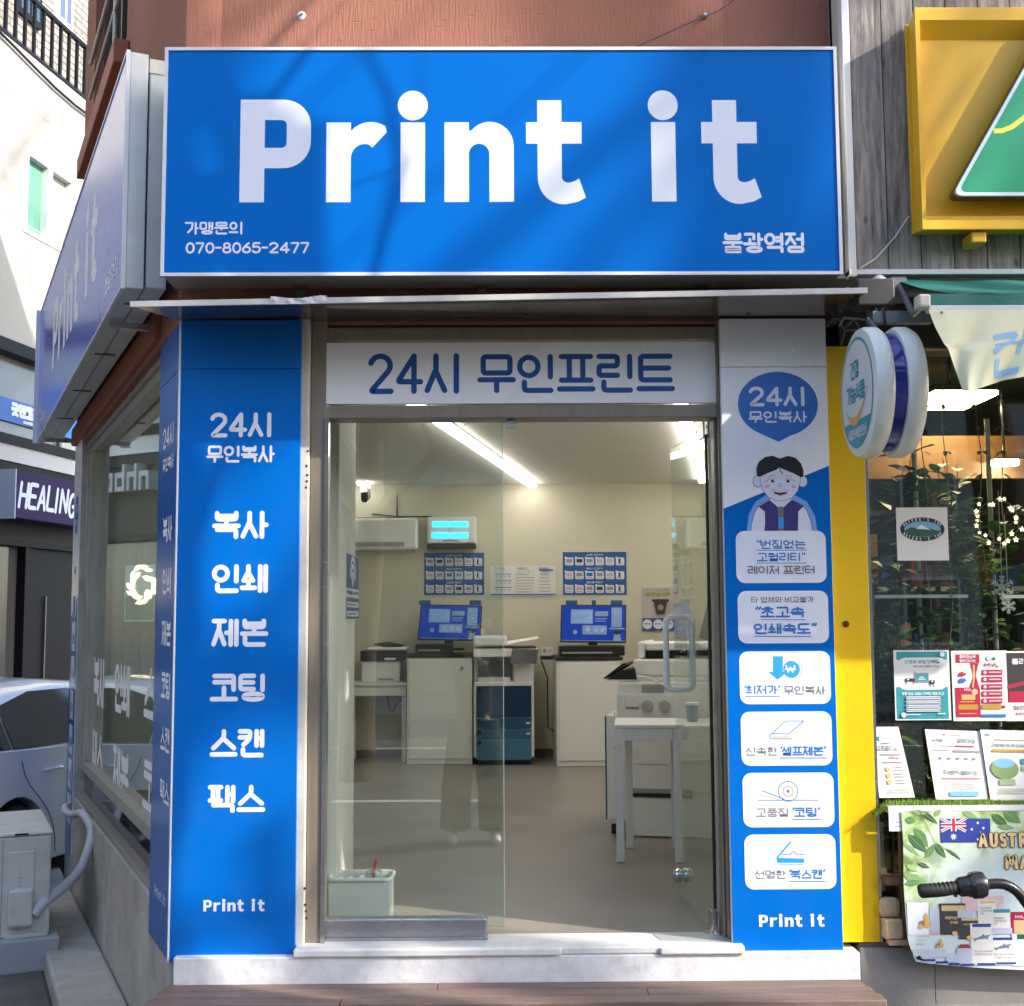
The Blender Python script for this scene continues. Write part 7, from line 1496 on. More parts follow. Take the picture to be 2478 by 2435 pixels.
b = B(); P = sil(); b.prism([cw(x, -.90, z) for x, z in P], (cw(0, .90, 0) - cw(0, -.90, 0))); body = b.build('body', CP, car, bev=.05, seg=4)
for p in body.data.polygons: p.use_smooth = True
b = B(); b.prism([cw(x, -.80, z) for x, z in ((-.95, .25), (3.55, .25), (3.55, .7), (-.95, .7))], (cw(0, .80, 0) - cw(0, -.80, 0))); b.build('underbody', BLACK, car)
# greenhouse: belt to roof
def gh(x): 
    K = [(-.72, 1.0), (-.35, 1.19), (.05, 1.345), (.5, 1.42), (1.0, 1.445), (1.5, 1.41), (1.95, 1.22), (2.45, .94)]
    for i in range(len(K) - 1):
        if x <= K[i + 1][0]: t = (x - K[i][0]) / (K[i + 1][0] - K[i][0]); return K[i][1] + (K[i + 1][1] - K[i][1]) * t
    return K[-1][1]
def hwid(z): return .845 - max(0, z - .95) * .52
xs_ = [-.74 + i * 3.18 / 30 for i in range(31)]
vs2 = []
for x in xs_:
    zr_ = gh(x); ring = []
    for k in range(9):
        t = k / 8; ang = math.pi * t; yy = math.cos(ang); zz_ = math.sin(ang) ** .55 if 0 < k < 8 else 0
        z = .93 + (zr_ - .93) * zz_; y = (abs(yy) ** .38 * (1 if yy >= 0 else -1)) * hwid(z) if k != 4 else 0; ring.append(cw(x, y, z))
    vs2 += ring
b = B(); b.add(vs2, [(i * 9 + k, i * 9 + k + 1, (i + 1) * 9 + k + 1, (i + 1) * 9 + k) for i in range(30) for k in range(8)], 0, True); b.build('roof', CP, car)
def side_glass(name, pts, m, out=.012):
    b = B(); q = [cw(x, hwid(z) + out, z) for x, z in pts]; b.prism(q, tuple((cw(0, -.008, 0) - cw(0, 0, 0)))); return b.build(name, m, car)
side_glass('side_window', [(-.62, .985), (.02, 1.0), (.02, 1.27), (-.12, 1.22), (-.38, 1.10)], CGL); side_glass('side_window', [(.05, 1.0), (.95, .99), (.95, 1.37), (.45, 1.37), (.05, 1.285)], CGL); side_glass('side_window', [(1.02, .99), (2.2, .97), (1.7, 1.27), (1.4, 1.36), (1.02, 1.37)], CGL)
CHR = mat('chrome_strip', (.6, .6, .6), .15, 1.0)
b = B(); b.tube([cw(-.68, .865, .972), cw(.0, .868, .985), cw(1.2, .868, .98), (cw(2.2, .86, .955))], .008, 6); b.build('belt_strip', CHR, car)
b = B(); b.prism([cw(-.72, -.55, 1.0), cw(-.72, .55, 1.0), cw(-.06, .46, 1.33), cw(-.06, -.46, 1.33)], tuple(cw(-.03, 0, .03) - cw(0, 0, 0))); b.build('rear_window', CGL, car)
b = B(); b.tube([cw(.03, .888, .98), cw(.045, .902, .90), cw(.075, .904, .82), cw(.13, .904, .75), cw(.21, .904, .68), cw(.29, .904, .61), cw(.36, .904, .53), cw(.41, .904, .44), cw(.44, .903, .34), cw(.45, .90, .24)], .0028, 5); b.build('door_seam', BLACK, car)
b = B(); b.tube([cw(.98, .885, .99), cw(1.0, .903, .6), cw(1.0, .905, .3)], .004, 5); b.build('door_seam', BLACK, car)
b = B(); b.tube([cw(.28, .905, .83), cw(.32, .93, .835), cw(.46, .93, .835), cw(.50, .905, .83)], .013, 8); b.build('door_handle', CP, car)
b = B(); b.prism([cw(-1.04, .60, .72), cw(-1.04, .88, .72), cw(-.86, .905, .78), cw(-.86, .905, .92), cw(-1.0, .6, .92)], (0, 0, .02)); b.build('tail_light', LAMP, car)
for x in (0, 2.8):
    for y in (.79, -.79):
        c_ = cw(x, y, .31); b = B(); b.lathe([(.2, -.11), (.31, -.10), (.325, -.05), (.325, .05), (.31, .10), (.22, .105)], c_, sd_, n=32); w_ = b.build('wheel', RUBBER, car)
        b = B(); b.lathe([(.21, .09), (.215, .112), (.19, .10), (.05, .085), (.045, .10)], c_, sd_ if y > 0 else -sd_, n=24); b.build('rim', CHR, w_)
        b = B()
        for k in range(5): a_ = R(72 * k); d_ = hd * math.cos(a_) + Vector((0, 0, math.sin(a_))); b.tube([c_ + sd_ * .108 + d_ * .04, c_ + sd_ * .108 + d_ * .19], .02, 6)
        b.build('spokes', CHR, w_)

# ================================================================ cream building across the alley
LO = at(90, 1496, 10.9); LBP = Plane((LO.x, LO.y, 0), (.17, .985, 0))
cb_ = thing('cream_building', 'cream rendered apartment building across the alley with dark shops below', 'building', (LO.x, LO.y, -.6))
def lbox(name, m, par, a0, a1, b0, b1, c0, c1, bev=0.0):
    b = B(); b.prism([LBP.w(a0, b0, c0), LBP.w(a1, b0, c0), LBP.w(a1, b0, c1), LBP.w(a0, b0, c1)], (0, 0, b1 - b0)); return b.build(name, m, par, bev=bev)
lpx = LBP.px
CRW = mat('cream_render', (.44, .42, .37), .85, var=.05, scale=.8, bump=.3, bscale=22, dirt=.25, dirtcol=(.36, .33, .28), dscale=.9); GRW = mat('pale_grey_render', (.52, .52, .52), .8, var=.05, scale=1); BLK = mat('black_shopfront', (.012, .011, .013), .5, var=.15, spec=.15)
aL, aR = -16.0, 5.5
zroof = (lpx(0, 75)[1] + lpx(172, 213)[1]) / 2; z_cb = lpx(60, 838)[1]; zg0 = lpx(60, 1062)[1]; z_co = lpx(60, 1125)[1]
wa0, wb1 = lpx(58, 480)[0], lpx(58, 350)[1]; wa1 = lpx(176, 480)[0]; wb0 = lpx(110, 590)[1]; wb1 = lpx(110, 392)[1]
for a0, a1, b0, b1 in ((aL, wa0, z_cb, zroof), (wa1, aR, z_cb, zroof), (wa0, wa1, z_cb, wb0), (wa0, wa1, wb1, zroof)): lbox('upper_wall', CRW, cb_, a0, a1, b0, b1, -.3, 0)
lbox('wall_core', CONC, cb_, aL, aR, -.6, zroof - .1, -6, -.45)
w = B()
for a0, a1, b0, b1 in ((wa0, wa1, wb0, wb0 + .06), (wa0, wa1, wb1 - .06, wb1), (wa0, wa0 + .07, wb0 + .06, wb1 - .06), (wa1 - .07, wa1, wb0 + .06, wb1 - .06), ((wa0 + wa1) / 2 - .06, (wa0 + wa1) / 2 + .05, wb0 + .06, wb1 - .06)): w.prism([LBP.w(a0, b0, -.12), LBP.w(a1, b0, -.12), LBP.w(a1, b0, .015), LBP.w(a0, b0, .015)], (0, 0, b1 - b0))
w = w.build('window', TRIMW, cb_)
am = (wa0 + wa1) / 2
lbox('pane', mat('green_pane', (.12, .30, .20), .06, var=.2, scale=1.5, spec=.9), w, wa0 + .07, am - .06, wb0 + .06, wb1 - .06, -.09, -.08); lbox('pane', mat('beige_pane', (.38, .38, .33), .08, spec=.8), w, am + .05, wa1 - .07, wb0 + .06, wb1 - .06, -.09, -.08)
for k in range(1, 4): lbox('upper_wall_joint', GRW, cb_, aL, aR, z_cb + k * 1.55, z_cb + k * 1.55 + .012, .0005, .004)
lbox('window_band_frame', BLK, cb_, aL, aR, z_cb - .16, z_cb - .002, -.2, .05)
lbox('window_band', mat('grey_band_glass', (.18, .19, .18), .12, var=.25, scale=1.5, spec=.8), cb_, aL, aR, zg0, z_cb - .161, -.3, -.15)
for k in range(9): lbox('band_mullion', ALUD, cb_, aL + 1.2 + k * 2.2, aL + 1.26 + k * 2.2, zg0, z_cb - .161, -.149, -.10)
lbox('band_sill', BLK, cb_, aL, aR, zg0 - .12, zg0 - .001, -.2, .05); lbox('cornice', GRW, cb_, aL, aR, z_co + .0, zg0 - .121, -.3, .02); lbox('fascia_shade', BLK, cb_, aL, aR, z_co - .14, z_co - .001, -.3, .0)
zs1, zs0 = lpx(100, 1145)[1], lpx(100, 1266)[1]
# dark shopfronts
lbox('shop_fascia', mat('grey_fascia', (.03, .03, .03), .6, spec=.2), cb_, aL, aR, zs0 - .25, z_co - .141, -.3, -.05)
ga = lpx(0, 1500)[0]; gb = lpx(78, 1500)[0]; gc = lpx(170, 1500)[0]
CURT = mat('curtain_glass', (.085, .082, .078), .10, var=.5, scale=2, stretch=(6, 6, .15), spec=.7)
def shopbay(a0, a1, m): lbox('shop_pane', m, cb_, a0 + .06, a1 - .06, -.4, zs0 - .32, -.22, -.20); lbox('shop_frame', BLK, cb_, a1 - .06, a1 + .06, -.6, zs0 - .2505, -.28, -.08)
xs2 = [aL, -12.5, -10, -7.6, -5.2, -2.9, ga, gb]
for i in range(len(xs2) - 1): shopbay(xs2[i], xs2[i + 1], CURT)
lbox('shop_head', BLK, cb_, aL, aR, zs0 - .32, zs0 - .2505, -.28, -.051); lbox('shop_plinth', BLK, cb_, aL, aR, -.6, -.401, -.28, -.1)
lbox('shop_door', BLK, cb_, gb + .061, gc + 1.5, -.4, zs0 - .3205, -.20, -.14); lbox('door_handle', ALUD, cb_, gb + .5, gb + .53, .4, 1.6, -.13, -.11)
# signs on it
hs_ = thing('dark_purple_sign', 'dark purple box sign with hand brushed white HEALING lettering over the dark shop', 'sign', LBP.w(lpx(100, 1200)[0], zs0, .2)); s0_, s1_ = lpx(38, 1200)[0] , lpx(200, 1200)[0]
SGP = LBP.off(.42)
s0_ = SGP.px(37, 1200)[0]; s1_ = SGP.px(37, 1200)[0] + 2.6; zz1, zz0 = SGP.px(100, 1150)[1], SGP.px(100, 1262)[1]
lbox('box', mat('purple_black', (.03, .012, .075), .55, spec=.15), hs_, s0_, s1_, zz0, zz1, .10, .42, .01); lbox('end_cap', mat('pale_end', (.45, .52, .60), .4), hs_, s0_ - .02, s0_ - .001, zz0 - .01, zz1 + .01, .09, .43)
a = Art(SGP, base=.002, step=.0008); q0 = SGP.px(46, 1200)[0]; q1 = SGP.px(178, 1200)[0]; hgt = zz1 - zz0
rr = random.Random(5); x_ = q0; adv = (q1 - q0) / 6.6
for i, ch in enumerate('HEALING'):
    a = Art(SGP, base=.002, step=.0008); lay, wt = layout(ch)
    wl_ = adv * (.82 if ch != 'I' else .12); dz_ = hgt * rr.uniform(-.04, .04)
    for pts_, cl in lay: a.stroke([(x_ + (.0 if wt < .15 else u / wt * wl_) + .05 * v, zz0 + hgt * (.24 + .50 * v) + dz_) for u, v in pts_], .052, WHITE, closed=cl)
    a.build('letter', hs_); x_ += adv * (1.08 if ch != 'I' else .55)
bs_ = thing('blue_strip_sign', 'narrow blue strip sign with white Korean letters in the grey window band', 'sign', LBP.w(lpx(60, 1000)[0], lpx(60, 1010)[1], 0)); BSP = LBP.off(-.11)
z1_, z0_ = BSP.px(50, 973)[1], BSP.px(50, 1028)[1]; 
lbox('strip', mat('strip_blue', (.01, .10, .42), .4), bs_, -3.0, 1.6, z0_, z1_, -.145, -.11)
q0, q1 = BSP.px(26, 1000)[0], BSP.px(92, 1000)[0]; a = Art(BSP, base=.002, step=.0008); a.text('굿맨코리아', q0, z0_ + (z1_ - z0_) * .28, q0 + (q1 - q0) * 1.3, z0_ + (z1_ - z0_) * .9, .05, WHITE); a.build('word', bs_)
a = Art(BSP, base=.002, step=.0008); a.text('(상담)', q0 + (q1 - q0) * .45, z0_ + .02, q0 + (q1 - q0) * .85, z0_ + (z1_ - z0_) * .22, .02, WHITE); a.build('word', bs_)
yn = thing('yellow_note', 'small yellow notice behind the dark shop glass', 'notice', LBP.w(lpx(58, 1475)[0], lpx(58, 1490)[1], -.19)); NP = LBP.off(-.19)
n0, n1 = NP.px(42, 1475), NP.px(75, 1475); zt1, zt2 = NP.px(58, 1459)[1], NP.px(58, 1491)[1]; lbox('sheet', mat('yellow_paper', (.62, .58, .12), .6), yn, n0[0], n1[0], zt2, zt1, -.195, -.19); a = Art(NP, base=.002, step=.0008); a.text('시간', n0[0] + .05, zt2 + .04, n1[0] - .05, zt1 - .04, .035, GREYP); a.build('word', yn)
# what the side window mirrors: channel letters, a gold ornament and a poster further down the same front
def mirror_hit(px, py, off=0.0):
    pp = PW.o; r = ray(px, py); t = (pp - CAM).dot(SN) / r.dot(SN); h = CAM + r * t; rf = r - SN * 2 * r.dot(SN); P_ = LBP.off(off); t2 = (P_.o - h).dot(P_.n) / rf.dot(P_.n); q = h + rf * t2 - P_.o
    return q.dot(P_.ax), q.z
MA, MB_ = mirror_hit(262, 1195), mirror_hit(378, 1120); m0, m1 = sorted((MA[0], MB_[0])); mz0_, mz1_ = sorted((MA[1], MB_[1]))
cl_ = thing('channel_letters', 'grey block letters on the fascia across the alley, mirrored in the side window', 'sign', LBP.w(m0, mz0_, .1)); CLM = mat('letter_grey', (.34, .35, .36), .5)
for k, ch in enumerate('nhbc'):
    w_ = (m1 - m0) / 4; x0_ = m0 + k * w_; b = B(); th = (mz1_ - mz0_) * .17
    segs = {'n': [(0, 0, .22, .7), (.22, .5, .8, .7), (.6, 0, .8, .5)], 'h': [(0, 0, .22, 1), (.22, .5, .8, .7), (.6, 0, .8, .5)], 'b': [(0, 0, .22, 1), (.22, .5, .8, .7), (.6, .17, .8, .5), (.22, 0, .8, .17)], 'c': [(0, 0, .22, .7), (.22, .5, .8, .7), (.22, 0, .8, .2)]}[ch]
    for u0, v0, u1, v1 in segs:
        q = [LBP.w(x0_ + u0 * w_, mz0_ + v0 * (mz1_ - mz0_), -.04), LBP.w(x0_ + u1 * w_, mz0_ + v0 * (mz1_ - mz0_), -.04), LBP.w(x0_ + u1 * w_, mz0_ + v0 * (mz1_ - mz0_), .12), LBP.w(x0_ + u0 * w_, mz0_ + v0 * (mz1_ - mz0_), .12)]
        b.prism(q, (0, 0, (v1 - v0) * (mz1_ - mz0_)))
    b.build('block_letter', CLM, cl_)
gA, gB2 = mirror_hit(326, 1465), mirror_hit(392, 1372); gcx, gcz = (gA[0] + gB2[0]) / 2, (gA[1] + gB2[1]) / 2; grx, grz = abs(gA[0] - gB2[0]) / 2, abs(gA[1] - gB2[1]) / 2
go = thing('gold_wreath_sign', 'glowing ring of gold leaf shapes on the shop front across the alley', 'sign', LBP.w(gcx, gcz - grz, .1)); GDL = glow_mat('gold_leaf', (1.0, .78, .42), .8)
rr = random.Random(9)
for k in range(24):
    a_ = R(k * 15 + rr.uniform(-5, 5)); rad = rr.choice((.62, .85, 1.0)); c_ = (gcx + math.cos(a_) * grx * rad, gcz + math.sin(a_) * grz * rad); th = a_ + R(60); d_ = Vector((math.cos(th) * grx * .26, math.sin(th) * grz * .22)); n_ = Vector((-d_.y, d_.x)) * .38
    pts = [c_[0] - d_.x, c_[1] - d_.y], [c_[0] + n_.x, c_[1] + n_.y], [c_[0] + d_.x, c_[1] + d_.y], [c_[0] - n_.x, c_[1] - n_.y]
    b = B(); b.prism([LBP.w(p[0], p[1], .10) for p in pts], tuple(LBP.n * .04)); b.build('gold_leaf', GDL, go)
pA, pB = mirror_hit(275, 1505), mirror_hit(352, 1365); po = thing('beauty_poster', 'large pale poster on the shop glass across the alley, mirrored in the side window', 'poster', LBP.w((pA[0] + pB[0]) / 2, min(pA[1], pB[1]), -.15))
p0_, p1_ = sorted((pA[0], pB[0])); lbox('sheet', mat('poster_mist', (.30, .36, .34), .5), po, p0_, p1_, min(pA[1], pB[1]), max(pA[1], pB[1]), -.16, -.15); lbox('lower_picture', mat('poster_hill', (.16, .17, .12), .5, var=.4, scale=2), po, p0_ + .02, p1_ - .02, min(pA[1], pB[1]) + .02, min(pA[1], pB[1]) + .45 * abs(pA[1] - pB[1]), -.149, -.145)
# roof railing
rl = thing('roof_railing', 'black metal railing along the sloping looking roof edge of the cream building', 'railing', LBP.w(0, zroof, -.1))
zt_r = zroof + .85
for (a0, a1, z) in ((-8, aR, zt_r), (-8, aR, zroof + .10)): lbox('rail', BLK, rl, a0, a1, z, z + .05, -.16, -.10)
b0 = B(); b0.prism([LBP.w(-8, zroof, -.15), LBP.w(-7.96, zroof, -.15), LBP.w(-7.96, zroof, -.11), LBP.w(-8, zroof, -.11)], (0, 0, .85)); br = b0.build('bar', BLK, rl)
for k in range(1, 62): c = br.copy(); COL.objects.link(c); c.location = br.location + LBP.ax * (.22 * k); c.parent = rl
cable('black cable sagging along the parapet of the cream building', [LBP.w(t * .5 - 6, zroof - .12 - .1 * math.sin(t * .6), .04) for t in range(24)], .018, BLACK)
# grey brick building behind
def brickmat():
    m, nt, b = nodes_of('grey_brick'); N, L = nt.nodes, nt.links
    tc = N.new('ShaderNodeNewGeometry'); sx = N.new('ShaderNodeSeparateXYZ'); cx = N.new('ShaderNodeCombineXYZ'); L.new(tc.outputs['Position'], sx.inputs[0]); L.new(sx.outputs['Y'], cx.inputs['X']); L.new(sx.outputs['Z'], cx.inputs['Y'])
    br = N.new('ShaderNodeTexBrick'); br.inputs['Scale'].default_value = 1.0; br.inputs['Brick Width'].default_value = .42; br.inputs['Row Height'].default_value = .13; br.inputs['Mortar Size'].default_value = .014
    br.inputs['Color1'].default_value = (.36, .33, .29, 1); br.inputs['Color2'].default_value = (.20, .185, .165, 1); br.inputs['Mortar'].default_value = (.12, .11, .10, 1); L.new(cx.outputs[0], br.inputs['Vector']); L.new(br.outputs[0], b.inputs['Base Color']); b.inputs['Roughness'].default_value = .85
    bp = N.new('ShaderNodeBump'); bp.inputs['Distance'].default_value = .02; bp.invert = True; L.new(br.outputs['Fac'], bp.inputs['Height']); L.new(bp.outputs[0], b.inputs['Normal']); return m
gb_ = thing('grey_brick_building', 'taller grey brick building rising behind the roof railing', 'building', LBP.w(0, -.6, -4)); BB = LBP.off(-3.0)
lbox('wall', brickmat(), gb_, -14, 9, zroof - 1.5, 22, -9, -3.0)
def bwin(x0, y0, x1, y1, fm, pm):
    q0, q1 = BB.px(x0, y0), BB.px(x1, y1); zA_ = BB.px((x0 + x1) / 2, y0)[1]; zB2 = BB.px((x0 + x1) / 2, y1)[1]; w = lbox('window', fm, gb_, q0[0], q1[0], zB2, zA_, -3.0, -2.93); am = q0[0] + (q1[0] - q0[0]) * .45
    lbox('pane', pm, w, q0[0] + .08, am, zB2 + .1, zA_ - .1, -2.929, -2.92); lbox('pane', pm, w, am + .08, q1[0] - .08, zB2 + .1, zA_ - .1, -2.929, -2.92)
bwin(38, -60, 92, 52, BLK, mat('blue_dark_pane', (.03, .07, .12), .1, spec=.9)); bwin(133, -40, 168, 66, TRIMW, mat('blue_lit_pane', (.10, .12, .35), .1))

# ================================================================ street behind the viewer (seen in the glass)
LINE = mat('road_paint', (.62, .62, .60), .7, var=.1, dirt=.4, dirtcol=(.2, .2, .2))
b = B(); b.box(-40, 40, -7.95, -7.80, -.6, -.5965); b.build('road_marking', LINE, None, kind='structure')
b = B(); b.box(-40, 40, -13.2, -13.05, -.6, -.5965); b.build('road_marking', LINE, None, kind='structure')
b = B(); b.box(-60, 60, -24.0, -18.0, -.6, -.46); b.build('far_pavement', PAVE, None, bev=.02, kind='structure')
rr = random.Random(21)
WNP = mat('street_pane', (.06, .075, .09), .08, spec=.9)
for i, (x0, x1, h, c, lab) in enumerate(((-26, -15, 11, (.30, .24, .19), 'brown brick block across the street at the far left'), (-14.5, -4, 14, (.42, .40, .36), 'pale grey office block across the street'), (-3.5, 6, 10, (.26, .18, .13), 'low reddish brick block straight across the street'), (6.5, 17, 13, (.38, .36, .33), 'beige block across the street towards the right'), (17.5, 30, 9, (.25, .26, .27), 'low grey block across the street at the far right'))):
    o = thing('street_building', lab, 'building', ((x0 + x1) / 2, -26, -.6)); bx('wall', mat('street_wall_%d' % i, c, .8, var=.08, scale=1), o, x0, x1, -32, -24, -.6, h, 0)
    n = int((x1 - x0) / 2.1)
    for f in range(int(h / 3.1)):
        for k in range(n):
            xx = x0 + .9 + k * 2.05; zz_ = .6 + f * 3.0
            w_ = bx('window', TRIMW if i % 2 else ALUD, o, xx, xx + 1.35, -24, -23.94, zz_, zz_ + 1.6, 0); bx('pane', WNP, w_, xx + .08, xx + 1.27, -23.939, -23.92, zz_ + .08, zz_ + 1.52, 0)
BARK = mat('bark', (.10, .08, .065), .9, var=.3, scale=5, stretch=(6, 6, 1), bump=.6, bscale=30)
def tree(x, y, h, seed, lab, lean=(0, 0), dens=1.0, r0=.14, first=.32, maxlev=4, thick=1.0):
    rr = random.Random(seed); o = thing('bare_tree', lab, 'tree', (x, y, -.6)); tr = B(); cr = B()
    def grow(p, d, L, r, lev):
        n = 5; pts = [p]; q = p.copy(); dd = d.copy()
        for i in range(n):
            dd = (dd + Vector((rr.uniform(-1, 1), rr.uniform(-1, 1), rr.uniform(-.5, .9))) * (.10 if lev == 0 else .20)).normalized(); q = q + dd * L / n; pts.append(q.copy())
        rad = [r * (1 - .62 * i / n) for i in range(n + 1)]
        (tr if lev == 0 else cr).tube(pts, rad, 9 if lev == 0 else 5 if lev < 3 else 3)
        if lev >= maxlev: return
        k = {0: 9, 1: 7, 2: 6, 3: 5}[lev]; k = max(2, int(k * dens))
        for j in range(k):
            t = rr.uniform(first if lev == 0 else .2, 1) * n; i0 = min(n - 1, int(t)); bp = pts[i0].lerp(pts[i0 + 1], t - i0); a = rr.random() * 6.28
            u = dd.orthogonal().normalized(); u = (Matrix.Rotation(a, 3, dd) @ u); nd = (dd * rr.uniform(.35, .9) + u * rr.uniform(.6, 1.1) + Vector((0, 0, .25))).normalized()
            grow(bp, nd, L * rr.uniform(.42, .62), rad[i0] * rr.uniform(.38, .6) * thick, lev + 1)
    grow(Vector((x, y, -.6)), Vector((lean[0], lean[1], 1)).normalized(), h, r0, 0)
    tr.build('trunk', BARK, o); cr.build('crown', BARK, o, kind='stuff'); return o
tree(15.4, -8.0, 19.0, 3, 'tall bare street tree down the road towards the sun', dens=1.15, r0=.28, first=.42, maxlev=3, thick=1.25)
tree(13.2, -6.8, 17.0, 45, 'second tall bare street tree just before the farther one', dens=.8, r0=.2, first=.45, maxlev=3, thick=1.2)
tree(3.00, -2.1, 6.4, 62, 'unseen bare street tree added to cast a thick trunk shadow on the left pillar', lean=(-.06, 0), dens=.62, r0=.19, first=.55, maxlev=3)  # out of view, added so its leaning trunk shades the left pillar's foot
tree(9.6, -5.0, 8.0, 12, 'smaller bare street tree nearer the neighbouring shop', dens=.62, r0=.12, first=.4)
tree(-1.7, -9.6, 6.8, 5, 'bare tree across the near lane seen in the left pane', dens=1.0, r0=.22, first=.28)
tree(-9.5, -17.0, 8.5, 8, 'bare tree on the far pavement at the left', dens=.8, r0=.17)
tree(1.8, -17.3, 8.0, 9, 'bare tree on the far pavement in the middle', dens=.8, r0=.16)
# ---- the photographer, seen only as a reflection
pn = thing('person', 'person in wide dark olive trousers, dark jacket and white shoes holding up a phone', 'person', (-.23, -5.5, -.6))
def skin_mesh(name, V_, E_, Rr, m, parent, sub=2, root=0):
    me = bpy.data.meshes.new(name); c = Vector(V_[root]); me.from_pydata([Vector(v) - c for v in V_], E_, []); o = bpy.data.objects.new(name, me); put(o, parent, c); me.materials.append(m)
    md = o.modifiers.new('skin', 'SKIN'); md.use_smooth_shade = True
    for i, r_ in enumerate(Rr): me.skin_vertices[0].data[i].radius = (r_, r_) if not isinstance(r_, tuple) else r_
    me.skin_vertices[0].data[root].use_root = True
    s = o.modifiers.new('sub', 'SUBSURF'); s.levels = 1; s.render_levels = sub; return o
px_, py_ = -.23, -5.52
J = {'pel': (px_, py_, .33), 'waist': (px_, py_, .50), 'chest': (px_, py_ - .02, .74), 'neck': (px_, py_ - .01, .93), 'nk2': (px_, py_ + .01, 1.0), 'hd': (px_, py_ + .03, 1.06), 'hdt': (px_, py_ + .02, 1.17),
     'hl': (px_ - .10, py_, .28), 'kl': (px_ - .15, py_ + .04, -.13), 'al': (px_ - .16, py_, -.50), 'tl': (px_ - .17, py_ + .15, -.565), 'hr': (px_ + .10, py_, .28), 'kr': (px_ + .15, py_ + .03, -.13), 'ar': (px_ + .17, py_ - .02, -.50), 'tr': (px_ + .19, py_ + .13, -.565),
     'sl': (px_ - .18, py_, .87), 'el': (px_ - .24, py_ + .16, .82), 'wl': (px_ - .02, py_ + .30, 1.18), 'sr': (px_ + .18, py_, .87), 'er': (px_ + .30, py_ + .14, .84), 'wr': (px_ + .30, py_ + .30, 1.16)}
K = list(J); I = {k: i for i, k in enumerate(K)}
E_ = [(I[a], I[b]) for a, b in (('pel', 'waist'), ('waist', 'chest'), ('chest', 'neck'), ('neck', 'nk2'), ('nk2', 'hd'), ('hd', 'hdt'), ('pel', 'hl'), ('hl', 'kl'), ('kl', 'al'), ('al', 'tl'), ('pel', 'hr'), ('hr', 'kr'), ('kr', 'ar'), ('ar', 'tr'), ('chest', 'sl'), ('sl', 'el'), ('el', 'wl'), ('chest', 'sr'), ('sr', 'er'), ('er', 'wr'))]
RAD = {'pel': .13, 'waist': .12, 'chest': .14, 'neck': .06, 'nk2': .055, 'hd': .085, 'hdt': .075, 'hl': .09, 'kl': .06, 'al': .04, 'tl': .035, 'hr': .09, 'kr': .06, 'ar': .04, 'tr': .035, 'sl': .06, 'el': .045, 'wl': .028, 'sr': .06, 'er': .045, 'wr': .028}
SKN = mat('skin', (.50, .32, .24), .5); body = skin_mesh('body', [J[k] for k in K], E_, [RAD[k] for k in K], SKN, pn)
OLV = mat('olive_trousers', (.045, .045, .032), .85, bump=.2); JAC = mat('dark_jacket', (.03, .03, .033), .8); SHO = mat('white_shoe', (.85, .82, .78), .6)
for s_, h_, k_, a_ in ((-1, 'hl', 'kl', 'al'), (1, 'hr', 'kr', 'ar')):
    b = B(); P3 = [Vector(J[h_]) + Vector((0, 0, .14)), Vector(J[h_]), Vector(J[k_]), Vector(J[a_]) + Vector((0, 0, .02))]
    b.tube([P3[0], P3[0].lerp(P3[1], .5), P3[1], P3[1].lerp(P3[2], .5), P3[2], P3[2].lerp(P3[3], .5), P3[3]], [.115, .125, .13, .128, .125, .128, .135], 18); b.build('trouser_leg', OLV, pn)
    f = Vector(J[a_]); b = B(); fw = Vector((.12 * s_, 1, 0)).normalized(); b.tube([f - fw * .07 + Vector((0, 0, -.05)), f - fw * .03 + Vector((0, 0, -.045)), f + fw * .06 + Vector((0, 0, -.055)), f + fw * .15 + Vector((0, 0, -.065)), f + fw * .20 + Vector((0, 0, -.075))], [.03, .045, .045, .04, .02], 12); b.build('shoe', SHO, pn)
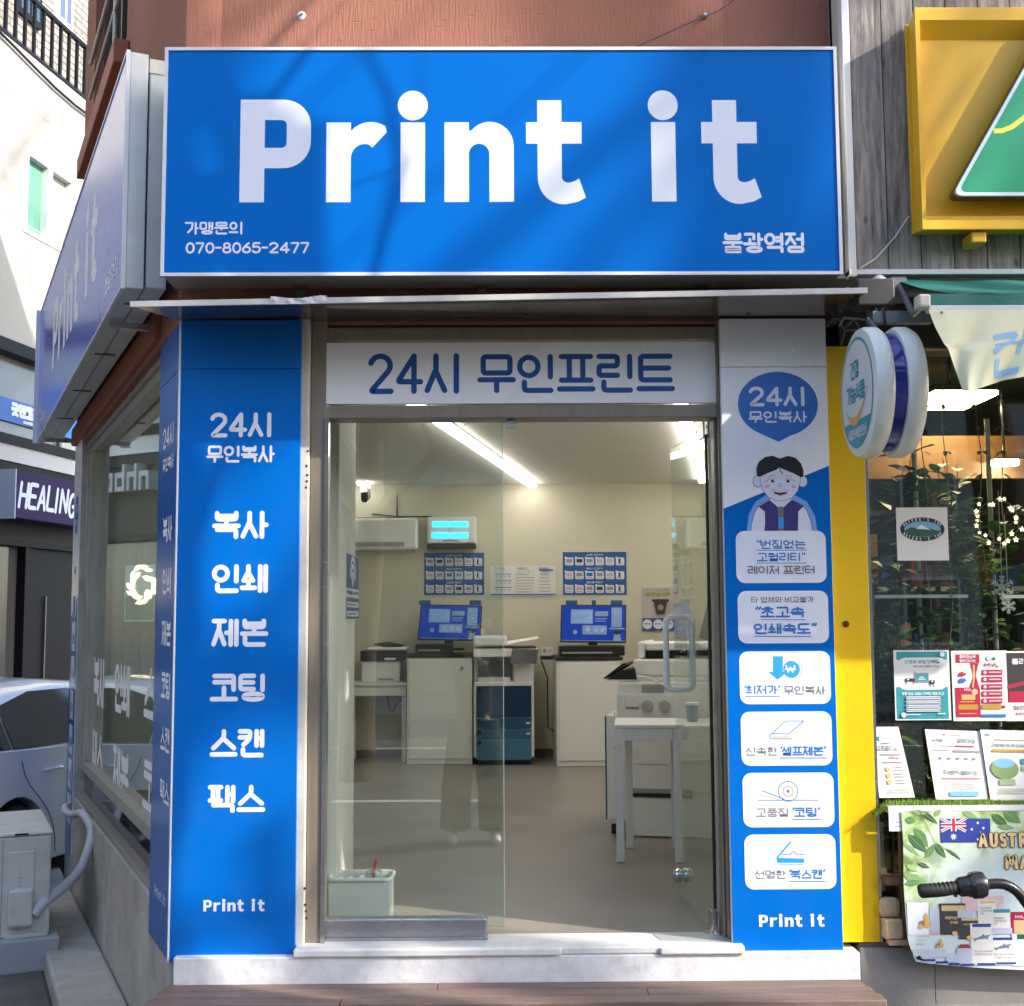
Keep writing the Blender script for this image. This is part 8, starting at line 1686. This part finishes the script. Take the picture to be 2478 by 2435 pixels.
b = B(); b.lathe([(.17, -.14), (.18, 0), (.175, .15), (.19, .33), (.20, .42), (.15, .50), (.075, .56)], Vector((px_, py_, .38)), n=22, sx=.72); b.build('jacket', JAC, pn)
for a_, b_, c_ in (('sl', 'el', 'wl'), ('sr', 'er', 'wr')): b = B(); A1, A2, A3 = Vector(J[a_]), Vector(J[b_]), Vector(J[c_]); b.tube([A1, A1.lerp(A2, .5), A2, A2.lerp(A3, .5), A2.lerp(A3, .85)], [.085, .075, .068, .06, .05], 14); b.build('sleeve', JAC, pn)
b = B(); b.lathe([(.03, -.10), (.085, -.07), (.103, 0), (.09, .06), (.04, .10), (.005, .11)], Vector((px_, py_ - .005, 1.12)), n=20); b.build('hair', mat('black_hair', (.012, .01, .01), .5), pn)
for w_, sg in (('wl', 1), ('wr', -1)):
    W = Vector(J[w_]); tgt = Vector((-.055 if sg > 0 else .075, -5.13, 1.27)); pm_ = W.lerp(tgt, .6)
    V2 = [tuple(W), tuple(pm_)]; E2 = [(0, 1)]; R2 = [.026, (.036, .02)]
    for k in range(4):
        kn = pm_ + Vector((sg * (.005), .02, .035 - k * .02)); m1 = kn + Vector((sg * .018, .028, .004)); m2 = m1 + Vector((sg * .026, .008 - .004 * k, .0)); m3 = m2 + Vector((sg * .012, -.016, -.002))
        n0 = len(V2); V2 += [tuple(kn), tuple(m1), tuple(m2), tuple(m3)]; E2 += [(1, n0), (n0, n0 + 1), (n0 + 1, n0 + 2), (n0 + 2, n0 + 3)]; R2 += [.010, .0088, .008, .0065]
    n0 = len(V2); t0 = pm_ + Vector((sg * .01, -.012, .02)); V2 += [tuple(t0), tuple(t0 + Vector((sg * .03, .0, .012))), tuple(t0 + Vector((sg * .05, .012, .01)))]; E2 += [(1, n0), (n0, n0 + 1), (n0 + 1, n0 + 2)]; R2 += [.012, .0095, .008]
    skin_mesh('hand', V2, E2, R2, SKN, pn, sub=1)
o = thing('phone', 'dark smartphone held up sideways by the photographer', 'phone', (.01, -5.13, 1.24)); bx('body', BLACK, o, -.065, .085, -5.128, -5.120, 1.225, 1.30, .004)
